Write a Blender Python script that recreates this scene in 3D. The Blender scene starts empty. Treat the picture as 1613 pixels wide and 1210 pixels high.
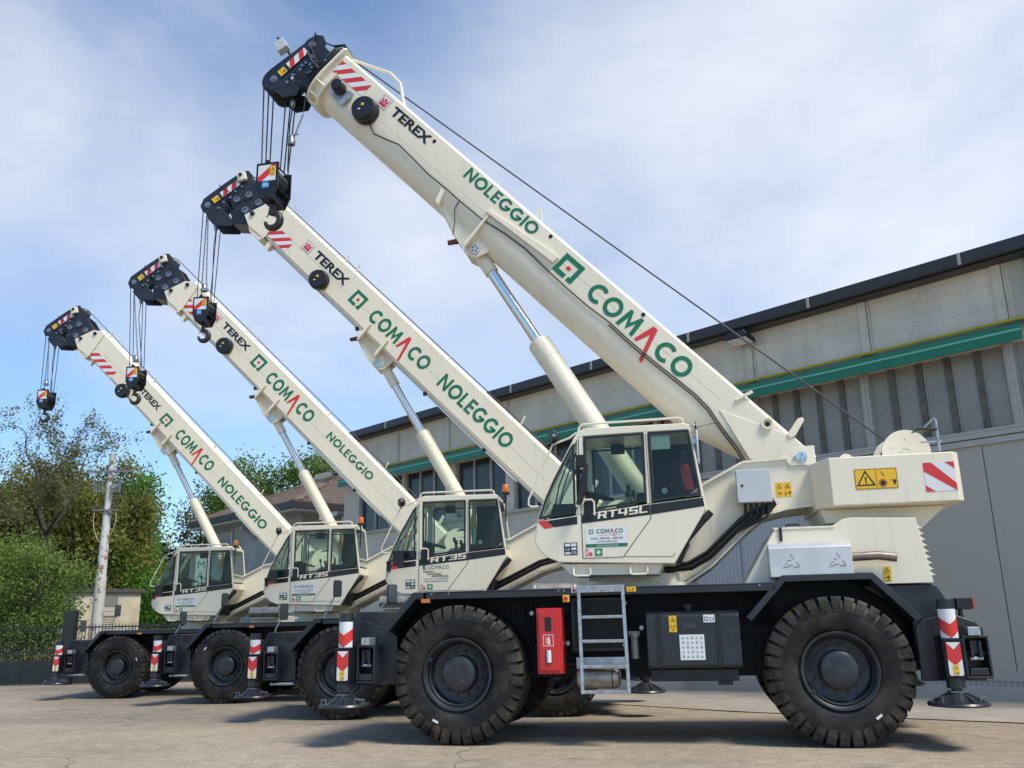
import bpy, bmesh, math, random
import numpy as np
from mathutils import Vector, Matrix

S = bpy.context.scene
COL = S.collection
R_ = math.radians

# ------------------------------------------------------------------ camera
CAM_H, PITCH, ROLL = 1.344, 0.25718, 0.02174
cam = bpy.data.cameras.new('camera')
cam.sensor_width = 36.0
cam.lens = 36.0 * 1394.95 / 1613.0
cam.clip_end = 3000
cam_o = bpy.data.objects.new('camera', cam)
COL.objects.link(cam_o)
_cp, _sp = math.cos(PITCH), math.sin(PITCH)
_r, _u, _f = Vector((1, 0, 0)), Vector((0, -_sp, _cp)), Vector((0, _cp, _sp))
_c, _s = math.cos(ROLL), math.sin(ROLL)
_r2, _u2 = _c * _r - _s * _u, _s * _r + _c * _u
cam_o.matrix_world = Matrix(((_r2.x, _u2.x, -_f.x, 0), (_r2.y, _u2.y, -_f.y, 0), (_r2.z, _u2.z, -_f.z, CAM_H), (0, 0, 0, 1)))
S.camera = cam_o

# ------------------------------------------------------------------ sky and sun
SUN_DIR = Vector((0.50, -0.44, 1.0)).normalized()       # towards the sun
SUN_EL = math.asin(SUN_DIR.z)
SUN_AZ = math.atan2(SUN_DIR.x, SUN_DIR.y)
sun = bpy.data.lights.new('sun', 'SUN')
sun.energy = 3.1
sun.angle = R_(18.0)
sun.color = (1.0, 0.93, 0.80)
sun_o = bpy.data.objects.new('sun', sun)
COL.objects.link(sun_o)
sun_o.location = (20, -20, 40)
sun_o.rotation_euler = SUN_DIR.to_track_quat('Z', 'Y').to_euler()

W = bpy.data.worlds.new('World')
S.world = W
W.use_nodes = True
wt = W.node_tree
wt.nodes.clear()


def wn(t, **kw):
    n = wt.nodes.new(t)
    for k, v in kw.items():
        setattr(n, k, v)
    return n


def wmath(op, a, b=None, clamp=False):
    n = wn('ShaderNodeMath', operation=op, use_clamp=clamp)
    for i, x in enumerate((a, b)):
        if x is None:
            continue
        if isinstance(x, (int, float)):
            n.inputs[i].default_value = x
        else:
            wt.links.new(x, n.inputs[i])
    return n.outputs[0]


sky = wn('ShaderNodeTexSky', sky_type='NISHITA', sun_disc=False, sun_elevation=SUN_EL, sun_rotation=SUN_AZ)
sky.air_density = 1.0
sky.dust_density = 0.6
sky.ozone_density = 1.6
tc = wn('ShaderNodeTexCoord')


def cloud_bank(d, lo, hi):
    """soft bank of cloud round one compass/height direction"""
    v = Vector(d).normalized()
    dp = wn('ShaderNodeVectorMath', operation='DOT_PRODUCT')
    wt.links.new(tc.outputs['Generated'], dp.inputs[0])
    dp.inputs[1].default_value = v
    mr = wn('ShaderNodeMapRange', interpolation_type='SMOOTHSTEP')
    wt.links.new(dp.outputs['Value'], mr.inputs[0])
    mr.inputs[1].default_value = lo
    mr.inputs[2].default_value = hi
    return mr.outputs[0]


def cloud_noise(scale, detail, rough, loc, sc, dist=0.0):
    mp = wn('ShaderNodeMapping')
    wt.links.new(tc.outputs['Generated'], mp.inputs[0])
    mp.inputs['Location'].default_value = loc
    mp.inputs['Rotation'].default_value = (0.0, 0.35, 0.5)
    mp.inputs['Scale'].default_value = sc
    nz = wn('ShaderNodeTexNoise')
    wt.links.new(mp.outputs[0], nz.inputs['Vector'])
    nz.inputs['Scale'].default_value = scale
    nz.inputs['Detail'].default_value = detail
    nz.inputs['Roughness'].default_value = rough
    nz.inputs['Distortion'].default_value = dist
    return nz.outputs[0]


n1 = cloud_noise(2.3, 7, 0.55, (3.1, 0.2, 1.7), (1, 1, 1.7), 0.5)
n2 = cloud_noise(6.0, 8, 0.6, (0.4, 5.2, 2.2), (1.0, 0.8, 2.2), 0.6)
bank1 = cloud_bank((0.44, 1.0, 0.56), 0.80, 1.0)
bank2 = cloud_bank((-0.50, 1.0, 0.48), 0.92, 1.0)
bank3 = cloud_bank((-0.22, 1.0, 0.33), 0.955, 1.0)
bank4 = cloud_bank((-0.70, 1.0, 0.80), 0.95, 1.0)
dens = wmath('MULTIPLY', n1, 0.95)
dens = wmath('ADD', dens, wmath('MULTIPLY', n2, 0.24))
dens = wmath('ADD', dens, wmath('MULTIPLY', bank1, 0.74))
dens = wmath('ADD', dens, wmath('MULTIPLY', bank2, 0.34))
dens = wmath('ADD', dens, wmath('MULTIPLY', bank3, 0.30))
dens = wmath('ADD', dens, wmath('MULTIPLY', bank4, 0.20))
cov = wn('ShaderNodeMapRange', interpolation_type='SMOOTHSTEP')
wt.links.new(dens, cov.inputs[0])
cov.inputs[1].default_value = 0.68
cov.inputs[2].default_value = 1.66
cov.inputs[3].default_value = 0.05
cov.inputs[4].default_value = 0.94
tint = wn('ShaderNodeMix', data_type='RGBA', blend_type='MULTIPLY')
tint.inputs[0].default_value = 1.0
wt.links.new(sky.outputs[0], tint.inputs[6])
tint.inputs[7].default_value = (0.95, 1.24, 1.46, 1)
mix = wn('ShaderNodeMix', data_type='RGBA')
wt.links.new(cov.outputs[0], mix.inputs[0])
wt.links.new(tint.outputs[2], mix.inputs[6])
mix.inputs[7].default_value = (6.9, 7.2, 7.7, 1)
bg = wn('ShaderNodeBackground')
wt.links.new(mix.outputs[2], bg.inputs[0])
bg.inputs[1].default_value = 0.10
wo = wn('ShaderNodeOutputWorld')
wt.links.new(bg.outputs[0], wo.inputs[0])

S.view_settings.view_transform = 'Standard'
S.view_settings.look = 'None'
S.view_settings.exposure = 0.45
S.view_settings.gamma = 1.0
S.render.engine = 'CYCLES'
S.cycles.max_bounces = 8
S.cycles.transparent_max_bounces = 24

rng = random.Random(7)


# ------------------------------------------------------------------ materials
def mat(name, col, rough=0.5, metal=0.0, var=0.0, scale=6.0, coat=0.0, bump=0.0, bscale=40.0, detail=5, spec=0.5, col2=None, lo=0.35, hi=0.65):
    m = bpy.data.materials.new(name)
    m.use_nodes = True
    t = m.node_tree
    p = t.nodes['Principled BSDF']
    p.inputs['Base Color'].default_value = (*col, 1)
    p.inputs['Roughness'].default_value = rough
    p.inputs['Metallic'].default_value = metal
    p.inputs['Coat Weight'].default_value = coat
    p.inputs['Coat Roughness'].default_value = 0.15
    p.inputs['Specular IOR Level'].default_value = spec
    if var or col2:
        c = t.nodes.new('ShaderNodeTexCoord')
        n = t.nodes.new('ShaderNodeTexNoise')
        n.inputs['Scale'].default_value = scale
        n.inputs['Detail'].default_value = detail
        n.inputs['Roughness'].default_value = 0.62
        t.links.new(c.outputs['Object'], n.inputs['Vector'])
        mr = t.nodes.new('ShaderNodeMapRange')
        mr.inputs[1].default_value = lo
        mr.inputs[2].default_value = hi
        t.links.new(n.outputs[0], mr.inputs[0])
        mx = t.nodes.new('ShaderNodeMix')
        mx.data_type = 'RGBA'
        t.links.new(mr.outputs[0], mx.inputs[0])
        a = col if col2 else tuple(x * (1 - var) for x in col)
        b = col2 if col2 else tuple(min(1, x * (1 + var)) for x in col)
        mx.inputs[6].default_value = (*a, 1)
        mx.inputs[7].default_value = (*b, 1)
        t.links.new(mx.outputs[2], p.inputs['Base Color'])
    if bump:
        c = t.nodes.new('ShaderNodeTexCoord')
        n = t.nodes.new('ShaderNodeTexNoise')
        n.inputs['Scale'].default_value = bscale
        n.inputs['Detail'].default_value = 6
        t.links.new(c.outputs['Object'], n.inputs['Vector'])
        b = t.nodes.new('ShaderNodeBump')
        b.inputs['Strength'].default_value = bump
        b.inputs['Distance'].default_value = 0.02
        t.links.new(n.outputs[0], b.inputs['Height'])
        t.links.new(b.outputs[0], p.inputs['Normal'])
    return m


def grimy(name, col, rough, coat):
    """cream paint with thin dust, rain streaks and a few scuffs"""
    m = bpy.data.materials.new(name)
    m.use_nodes = True
    t = m.node_tree
    p = t.nodes['Principled BSDF']
    p.inputs['Coat Weight'].default_value = coat
    p.inputs['Coat Roughness'].default_value = 0.15
    c = t.nodes.new('ShaderNodeTexCoord')

    def layer(sc, stretch, lo, hi, det=8):
        mp = t.nodes.new('ShaderNodeMapping')
        mp.inputs['Scale'].default_value = stretch
        t.links.new(c.outputs['Object'], mp.inputs[0])
        n = t.nodes.new('ShaderNodeTexNoise')
        n.inputs['Scale'].default_value = sc
        n.inputs['Detail'].default_value = det
        n.inputs['Roughness'].default_value = 0.65
        t.links.new(mp.outputs[0], n.inputs['Vector'])
        r = t.nodes.new('ShaderNodeMapRange')
        r.inputs[1].default_value = lo
        r.inputs[2].default_value = hi
        t.links.new(n.outputs[0], r.inputs[0])
        return r.outputs[0]

    def over(base, fac, amt, colr):
        ml = t.nodes.new('ShaderNodeMath')
        ml.operation = 'MULTIPLY'
        ml.inputs[1].default_value = amt
        t.links.new(fac, ml.inputs[0])
        x = t.nodes.new('ShaderNodeMix')
        x.data_type = 'RGBA'
        t.links.new(ml.outputs[0], x.inputs[0])
        if isinstance(base, tuple):
            x.inputs[6].default_value = (*base, 1)
        else:
            t.links.new(base, x.inputs[6])
        x.inputs[7].default_value = (*colr, 1)
        return x.outputs[2]
    k = over(col, layer(1.3, (1, 1, 1), .4, .75), .22, tuple(x * .80 for x in col))
    k = over(k, layer(7.0, (1.6, 1.6, .10), .55, .80), .34, (0.36, 0.31, 0.22))
    k = over(k, layer(26.0, (1, 1, 1), .66, .74, 4), .30, (0.30, 0.26, 0.19))
    t.links.new(k, p.inputs['Base Color'])
    rr = t.nodes.new('ShaderNodeMapRange')
    rr.inputs[3].default_value = rough - .08
    rr.inputs[4].default_value = rough + .18
    t.links.new(layer(2.2, (1, 1, 1), .3, .7), rr.inputs[0])
    t.links.new(rr.outputs[0], p.inputs['Roughness'])
    return m


CREAM = grimy('cream_paint', (0.81, 0.73, 0.565), 0.36, 0.22)
CREAM2 = grimy('cream_paint_trim', (0.81, 0.73, 0.57), 0.42, 0.0)
DARK = mat('anthracite_paint', (0.019, 0.022, 0.030), 0.40, var=0.25, scale=2.5, coat=0.15, spec=0.45)
DARK2 = mat('shaded_anthracite_steel', (0.0065, 0.0072, 0.009), 0.55, spec=0.3, var=0.2, scale=4)  # near-black: shade of chassis and arch recesses is put into this colour
BLACK = mat('black_rubber', (0.013, 0.013, 0.014), 0.55)
BLACKP = mat('black_plastic', (0.012, 0.012, 0.013), 0.38)
TYRE = mat('tyre_rubber', (0.0065, 0.0063, 0.006), 0.55, spec=0.35, col2=(0.058, 0.048, 0.038), scale=3.4, bump=0.16, bscale=45, lo=0.45, hi=0.74, detail=10)
TREAD = mat('tyre_lug_rubber', (0.009, 0.0086, 0.0078), 0.7, spec=0.3, col2=(0.085, 0.070, 0.053), scale=4.5, bump=0.3, bscale=30, detail=10, lo=.40, hi=.72)
RIM = mat('rim_paint', (0.022, 0.0255, 0.032), 0.4, var=0.4, scale=7, coat=0.2)
CHROME = mat('chrome_rod', (0.72, 0.73, 0.75), 0.16, 1.0)
GALV = mat('galvanised_steel', (0.44, 0.46, 0.48), 0.42, 0.75, var=0.25, scale=22, bump=0.05, bscale=90)
STAIN = mat('stainless_steel', (0.60, 0.585, 0.56), 0.38, 0.45, var=0.1, scale=3)
EXH = mat('exhaust_pipe', (0.30, 0.24, 0.20), 0.35, 0.9, var=0.2, scale=9)
AIRT = mat('bare_tank_metal', (0.36, 0.33, 0.29), 0.4, 0.7, var=0.25, scale=7)
GREYB = mat('grey_cabinet', (0.50, 0.53, 0.55), 0.45, var=0.04)
RED = mat('red_film', (0.62, 0.035, 0.03), 0.4)
REDP = mat('red_plastic', (0.55, 0.02, 0.022), 0.35, var=0.12, scale=5, coat=0.2)
WHITE = mat('white_film', (0.72, 0.73, 0.73), 0.4)
GREEN = mat('green_film', (0.006, 0.155, 0.072), 0.4)
SGREEN = mat('sign_green', (0.01, 0.25, 0.09), 0.4)
BLUEF = mat('blue_film', (0.02, 0.25, 0.62), 0.4)
YEL = mat('yellow_film', (0.80, 0.47, 0.02), 0.4)
BLKF = mat('black_film', (0.012, 0.013, 0.016), 0.35)
LBLUE = mat('pale_blue_plate', (0.42, 0.56, 0.64), 0.35, 0.3)
ROPE = mat('steel_rope', (0.05, 0.05, 0.058), 0.45, 0.6)
CHAINM = mat('chain_metal', (0.35, 0.35, 0.35), 0.35, 0.9)
HOOKM = mat('hook_iron', (0.045, 0.04, 0.036), 0.38, 0.3, var=0.3, scale=12)
SEAT = mat('seat_cloth', (0.014, 0.014, 0.016), 0.8)
INTER = mat('cab_trim', (0.012, 0.012, 0.013), 0.7)
AMBER = mat('amber_lens', (0.62, 0.16, 0.01), 0.25, coat=0.5)
REDLENS = mat('red_lens', (0.45, 0.012, 0.012), 0.25, coat=0.5)
DARKRED = mat('dark_red_lens', (0.12, 0.008, 0.012), 0.25, coat=0.5)
CONSOLE = mat('console_cream', (0.60, 0.56, 0.42), 0.5)


def glass(name, tint, refl=0.10, tr=0.85):
    m = bpy.data.materials.new(name)
    m.use_nodes = True
    t = m.node_tree
    t.nodes.clear()
    o = t.nodes.new('ShaderNodeOutputMaterial')
    tr_ = t.nodes.new('ShaderNodeBsdfTransparent')
    tr_.inputs[0].default_value = (*tint, 1)
    g = t.nodes.new('ShaderNodeBsdfGlossy')
    g.inputs['Roughness'].default_value = 0.02
    g.inputs['Color'].default_value = (0.95, 1, 0.98, 1)
    lw = t.nodes.new('ShaderNodeFresnel')
    lw.inputs['IOR'].default_value = 1.5
    mp = t.nodes.new('ShaderNodeMath')
    mp.operation = 'MULTIPLY_ADD'
    mp.inputs[1].default_value = 0.7
    mp.inputs[2].default_value = refl
    t.links.new(lw.outputs[0], mp.inputs[0])
    mx = t.nodes.new('ShaderNodeMixShader')
    t.links.new(mp.outputs[0], mx.inputs[0])
    t.links.new(tr_.outputs[0], mx.inputs[1])
    t.links.new(g.outputs[0], mx.inputs[2])
    t.links.new(mx.outputs[0], o.inputs[0])
    return m


GLASS = glass('tinted_cab_glass', (0.70, 0.81, 0.755), 0.0)
MIRROR = mat('mirror_glass', (0.10, 0.10, 0.10), 0.3, 0.6)


# ------------------------------------------------------------------ mesh helpers
class MB:
    def __init__(self):
        self.v, self.f = [], []

    def poly(self, pts):
        i = len(self.v)
        self.v += [tuple(p) for p in pts]
        self.f.append(list(range(i, i + len(pts))))
        return self

    def box(self, x0, x1, y0, y1, z0, z1):
        i = len(self.v)
        self.v += [(x0, y0, z0), (x1, y0, z0), (x1, y1, z0), (x0, y1, z0), (x0, y0, z1), (x1, y0, z1), (x1, y1, z1), (x0, y1, z1)]
        self.f += [[i + a for a in q] for q in ((0, 3, 2, 1), (4, 5, 6, 7), (0, 1, 5, 4), (1, 2, 6, 5), (2, 3, 7, 6), (3, 0, 4, 7))]
        return self

    def prism(self, pts, y0, y1, fn=None):
        """polygon in (a, b) pushed from y0 to y1; fn maps (a, y, b) to a point"""
        fn = fn or (lambda a, y, b: (a, y, b))
        n = len(pts)
        i = len(self.v)
        self.v += [fn(a, y0, b) for a, b in pts] + [fn(a, y1, b) for a, b in pts]
        self.f.append([i + k for k in range(n)])
        self.f.append([i + n + k for k in reversed(range(n))])
        for k in range(n):
            q = (k + 1) % n
            self.f.append([i + k, i + n + k, i + n + q, i + q])
        return self

    def ring(self, c, ax, r, n, ph=0.0):
        ax = Vector(ax).normalized()
        t = ax.orthogonal().normalized() if abs(ax.y) < 0.99 else Vector((1, 0, 0))
        b = ax.cross(t)
        return [tuple(Vector(c) + r * (math.cos(ph + 2 * math.pi * k / n) * t + math.sin(ph + 2 * math.pi * k / n) * b)) for k in range(n)]

    def cyl(self, p0, p1, r0, r1=None, n=16, caps=True):
        r1 = r0 if r1 is None else r1
        ax = Vector(p1) - Vector(p0)
        i = len(self.v)
        self.v += self.ring(p0, ax, r0, n) + self.ring(p1, ax, r1, n)
        for k in range(n):
            q = (k + 1) % n
            self.f.append([i + k, i + q, i + n + q, i + n + k])
        if caps:
            self.f.append([i + k for k in reversed(range(n))])
            self.f.append([i + n + k for k in range(n)])
        return self

    def tube(self, path, r, n=8, closed=False):
        path = [Vector(p) for p in path]
        m = len(path)
        i = len(self.v)
        prev = None
        for k, p in enumerate(path):
            if closed:
                d = path[(k + 1) % m] - path[k - 1]
            else:
                d = path[min(k + 1, m - 1)] - path[max(k - 1, 0)]
            d.normalize()
            t = d.orthogonal().normalized() if prev is None else (prev - d * prev.dot(d)).normalized()
            prev = t
            b = d.cross(t)
            rr = r[k] if isinstance(r, (list, tuple)) else r
            self.v += [tuple(p + rr * (math.cos(2 * math.pi * a / n) * t + math.sin(2 * math.pi * a / n) * b)) for a in range(n)]
        segs = m if closed else m - 1
        for k in range(segs):
            k2 = (k + 1) % m
            for a in range(n):
                a2 = (a + 1) % n
                self.f.append([i + k * n + a, i + k * n + a2, i + k2 * n + a2, i + k2 * n + a])
        if not closed:
            self.f.append([i + a for a in reversed(range(n))])
            self.f.append([i + (m - 1) * n + a for a in range(n)])
        return self

    def lathe(self, prof, c=(0, 0, 0), ax=(0, 1, 0), n=32):
        """prof = (radius, height along ax)"""
        c, ax = Vector(c), Vector(ax).normalized()
        i = len(self.v)
        m = len(prof)
        for r, h in prof:
            self.v += self.ring(c + ax * h, ax, max(r, 1e-4), n)
        for k in range(m - 1):
            for a in range(n):
                b = (a + 1) % n
                self.f.append([i + k * n + a, i + k * n + b, i + (k + 1) * n + b, i + (k + 1) * n + a])
        return self

    def build(self, name, m, parent=None, smooth=35, bevel=0.0, seg=2):
        me = bpy.data.meshes.new(name)
        me.from_pydata([tuple(v) for v in self.v], [], self.f)
        bm = bmesh.new()
        bm.from_mesh(me)
        bmesh.ops.recalc_face_normals(bm, faces=bm.faces)
        bm.to_mesh(me)
        bm.free()
        me.materials.append(m)
        if smooth:
            me.polygons.foreach_set('use_smooth', [True] * len(me.polygons))
            me.set_sharp_from_angle(angle=R_(smooth))
        o = bpy.data.objects.new(name, me)
        COL.objects.link(o)
        if parent:
            o.parent = parent
        if bevel:
            b = o.modifiers.new('bevel', 'BEVEL')
            b.width = bevel
            b.segments = seg
            b.limit_method = 'ANGLE'
            b.angle_limit = R_(40)
            b.harden_normals = True
        return o


def pieces(mb, name, m, parent, **kw):
    """every loose piece of the builder as an object of its own"""
    root = list(range(len(mb.v)))

    def find(a):
        while root[a] != a:
            root[a] = root[root[a]]
            a = root[a]
        return a
    for f in mb.f:
        for q in f[1:]:
            root[find(f[0])] = find(q)
    grp = {}
    for f in mb.f:
        grp.setdefault(find(f[0]), []).append(f)
    out = []
    for fs in grp.values():
        p = MB()
        idx = {}
        for f in fs:
            for q in f:
                if q not in idx:
                    idx[q] = len(p.v)
                    p.v.append(mb.v[q])
            p.f.append([idx[q] for q in f])
        out.append(p.build(name, m, parent, **kw))
    return out


def tag(o, label=None, cat=None, group=None, kind=None):
    for k, v in (('label', label), ('category', cat), ('group', group), ('kind', kind)):
        if v:
            o[k] = v
    return o


def empty(name, loc, rz=0.0, **kw):
    o = bpy.data.objects.new(name, None)
    COL.objects.link(o)
    o.location = loc
    o.rotation_euler = (0, 0, rz)
    o.empty_display_size = 0.2
    return tag(o, **kw)


def copy_tree(o, parent=None):
    c = o.copy()
    COL.objects.link(c)
    c.parent = parent
    for ch in o.children:
        copy_tree(ch, c)
    return c


# flat decals: fn maps (a, b) on the decal plane to a point
def flat(name, polys, m, fn, parent):
    b = MB()
    for p in polys:
        b.poly([fn(x, y) for x, y in p])
    return b.build(name, m, parent, smooth=0)


def rect(a0, a1, b0, b1):
    return [(a0, b0), (a1, b0), (a1, b1), (a0, b1)]


def side(y):
    return lambda a, b: (a, y, b)


def frame_polys(a0, a1, b0, b1, w):
    return [rect(a0, a1, b0, b0 + w), rect(a0, a1, b1 - w, b1), rect(a0, a0 + w, b0 + w, b1 - w), rect(a1 - w, a1, b0 + w, b1 - w)]


_text_cache = {}


def text_polys(s, size, bold=0.0, shear=0.0, stretch=1.0):
    """built-in lettering turned into flat polygons, origin at the lower left"""
    key = (s, bold, shear)
    if key not in _text_cache:
        cu = bpy.data.curves.new('lettering', 'FONT')
        cu.body = s
        cu.size = 1.0
        cu.offset = bold
        cu.shear = shear
        cu.resolution_u = 3
        o = bpy.data.objects.new('lettering', cu)
        COL.objects.link(o)
        dg = bpy.context.evaluated_depsgraph_get()
        me = bpy.data.meshes.new_from_object(o.evaluated_get(dg))
        _text_cache[key] = ([tuple(v.co[:2]) for v in me.vertices], [list(p.vertices) for p in me.polygons])
        bpy.data.objects.remove(o)
        bpy.data.curves.remove(cu)
        bpy.data.meshes.remove(me)
    vs, fs = _text_cache[key]
    xs = [v[0] for v in vs]
    x0 = min(xs)
    y0 = min(v[1] for v in vs)
    cap = 0.7
    k = size / cap
    return [[((vs[i][0] - x0) * k * stretch, vs[i][1] * k) for i in f] for f in fs], (max(xs) - x0) * k * stretch


def text(name, s, a, b, size, m, fn, parent, bold=0.0, shear=0.0, width=None, centre=False):
    ps, w = text_polys(s, size, bold, shear)
    k = width / w if width else 1.0
    w *= k
    off = a - (w / 2 if centre else 0)
    return flat(name, [[(off + x * k, b + y) for x, y in p] for p in ps], m, fn, parent)


# geometric capitals, unit height
BLK = {
    'R': ([rect(0, .28, 0, 1), rect(.28, 1.0, .80, 1), rect(.74, 1.0, .55, .80), rect(.28, 1.0, .37, .55), [(.55, .37), (.88, .37), (1.08, 0), (.72, 0)]], 1.05),
    'T': ([rect(0, 1.0, .80, 1), rect(.36, .64, 0, .80)], 1.0),
    '3': ([rect(0, 1.0, .82, 1), rect(.74, 1.0, .18, .82), rect(.22, .74, .42, .58), rect(0, 1.0, 0, .18)], 1.0),
    '4': ([rect(0, .27, .30, 1), rect(.27, .70, .30, .47), rect(.70, .97, 0, 1), rect(.97, 1.08, .30, .47)], 1.08),
    '5': ([rect(0, 1.0, .82, 1), rect(0, .27, .42, .82), rect(.27, 1.0, .42, .60), rect(.73, 1.0, .18, .42), rect(0, 1.0, 0, .18)], 1.0),
    'L': ([rect(0, .28, 0, 1), rect(.28, .95, 0, .18)], .95),
}


def block_word(s, width, h, gap=.14, shear=.14):
    tot = sum(BLK[c][1] for c in s) + gap * (len(s) - 1)
    k = width / tot
    x, out = 0.0, []
    for c in s:
        for p in BLK[c][0]:
            out.append([((x + u) * k + v * h * shear, v * h) for u, v in p])
        x += BLK[c][1] + gap
    return out


def arc(cx, cy, r, a0, a1, n):
    return [(cx + r * math.cos(R_(a0 + (a1 - a0) * k / n)), cy + r * math.sin(R_(a0 + (a1 - a0) * k / n))) for k in range(n + 1)]


def ringseg(cx, cy, ro, ri, a0, a1, n=28):
    o, i = arc(cx, cy, ro, a0, a1, n), arc(cx, cy, ri, a0, a1, n)
    return [[o[k], o[k + 1], i[k + 1], i[k]] for k in range(n)]


GL = {
    'C': (ringseg(.5, .5, .51, .30, 48, 312), .88), 'O': (ringseg(.5, .5, .51, .30, 0, 360, 36), 1.0),
    'G': (ringseg(.5, .5, .51, .30, 45, 360) + [rect(.52, 1.01, .33, .5)], 1.0),
    'N': ([[(0, 0), (0, 1), (.2, 1), (.2, .68), (.2, 0)], [(.2, 1), (.65, .32), (.65, 0), (.2, .68)], [(.65, 0), (.65, 1), (.85, 1), (.85, 0)]], .85),
    'M': ([[(0, 0), (.12, 1), (.30, 1), (.30, .62), (.21, 0)], [(.30, 1), (.55, .45), (.55, .06), (.30, .62)], [(.55, .45), (.80, 1), (.80, .62), (.55, .06)],
           [(.80, 1), (.98, 1), (1.10, 0), (.89, 0), (.80, .62)]], 1.10),
    'L': ([rect(0, .2, 0, 1), rect(.2, .55, 0, .18)], .55), 'I': ([rect(0, .2, 0, 1)], .2),
    'E': ([rect(0, .2, 0, 1), rect(.2, .58, .82, 1), rect(.2, .55, .42, .6), rect(.2, .58, 0, .18)], .58),
}


def word(s, a0, a1, b0, h, gap=0.13):
    """capitals spread from a0 to a1, as polygons (the pitched A comes apart, in red)"""
    ws = [1.0 if c == 'A' else GL[c][1] for c in s]
    tot = sum(ws) + gap * (len(s) - 1)
    k = (a1 - a0) / (tot * h)
    x = a0
    out, red = [], []
    for c, w in zip(s, ws):
        if c == 'A':
            red.append([(x + p * h * k, b0 + q * h) for p, q in ((0, 0), (.2, 0), (.46, .66), (.57, 1.08), (.30, 1.08))])
            red.append([(x + p * h * k, b0 + q * h) for p, q in ((.46, .66), (.93, -.63), (1.13, -.63), (.57, 1.08))])
        else:
            for p in GL[c][0]:
                out.append([(x + u * h * k, b0 + v * h) for u, v in p])
        x += (w + gap) * h * k
    return out, red


# ------------------------------------------------------------------ ground
KN = [(-80, 0.0), (10.8, 0.0), (14.2, -.115), (18, -.158), (21.25, -.269), (27, -.285), (40, -.35), (90, -.6), (900, -1.5)]


def gz(y):
    for (y0, a), (y1, b) in zip(KN, KN[1:]):
        if y <= y1:
            return a + (b - a) * (y - y0) / (y1 - y0)
    return KN[-1][1]


def sheet(name, x0, x1, ys, dz, m, kind='structure'):
    b = MB()
    ys = sorted(ys)
    for ya, yb in zip(ys, ys[1:]):
        b.poly([(x0, ya, gz(ya) + dz), (x1, ya, gz(ya) + dz), (x1, yb, gz(yb) + dz), (x0, yb, gz(yb) + dz)])
    o = b.build(name, m, None, smooth=0)
    tag(o, kind=kind)
    return o


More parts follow.
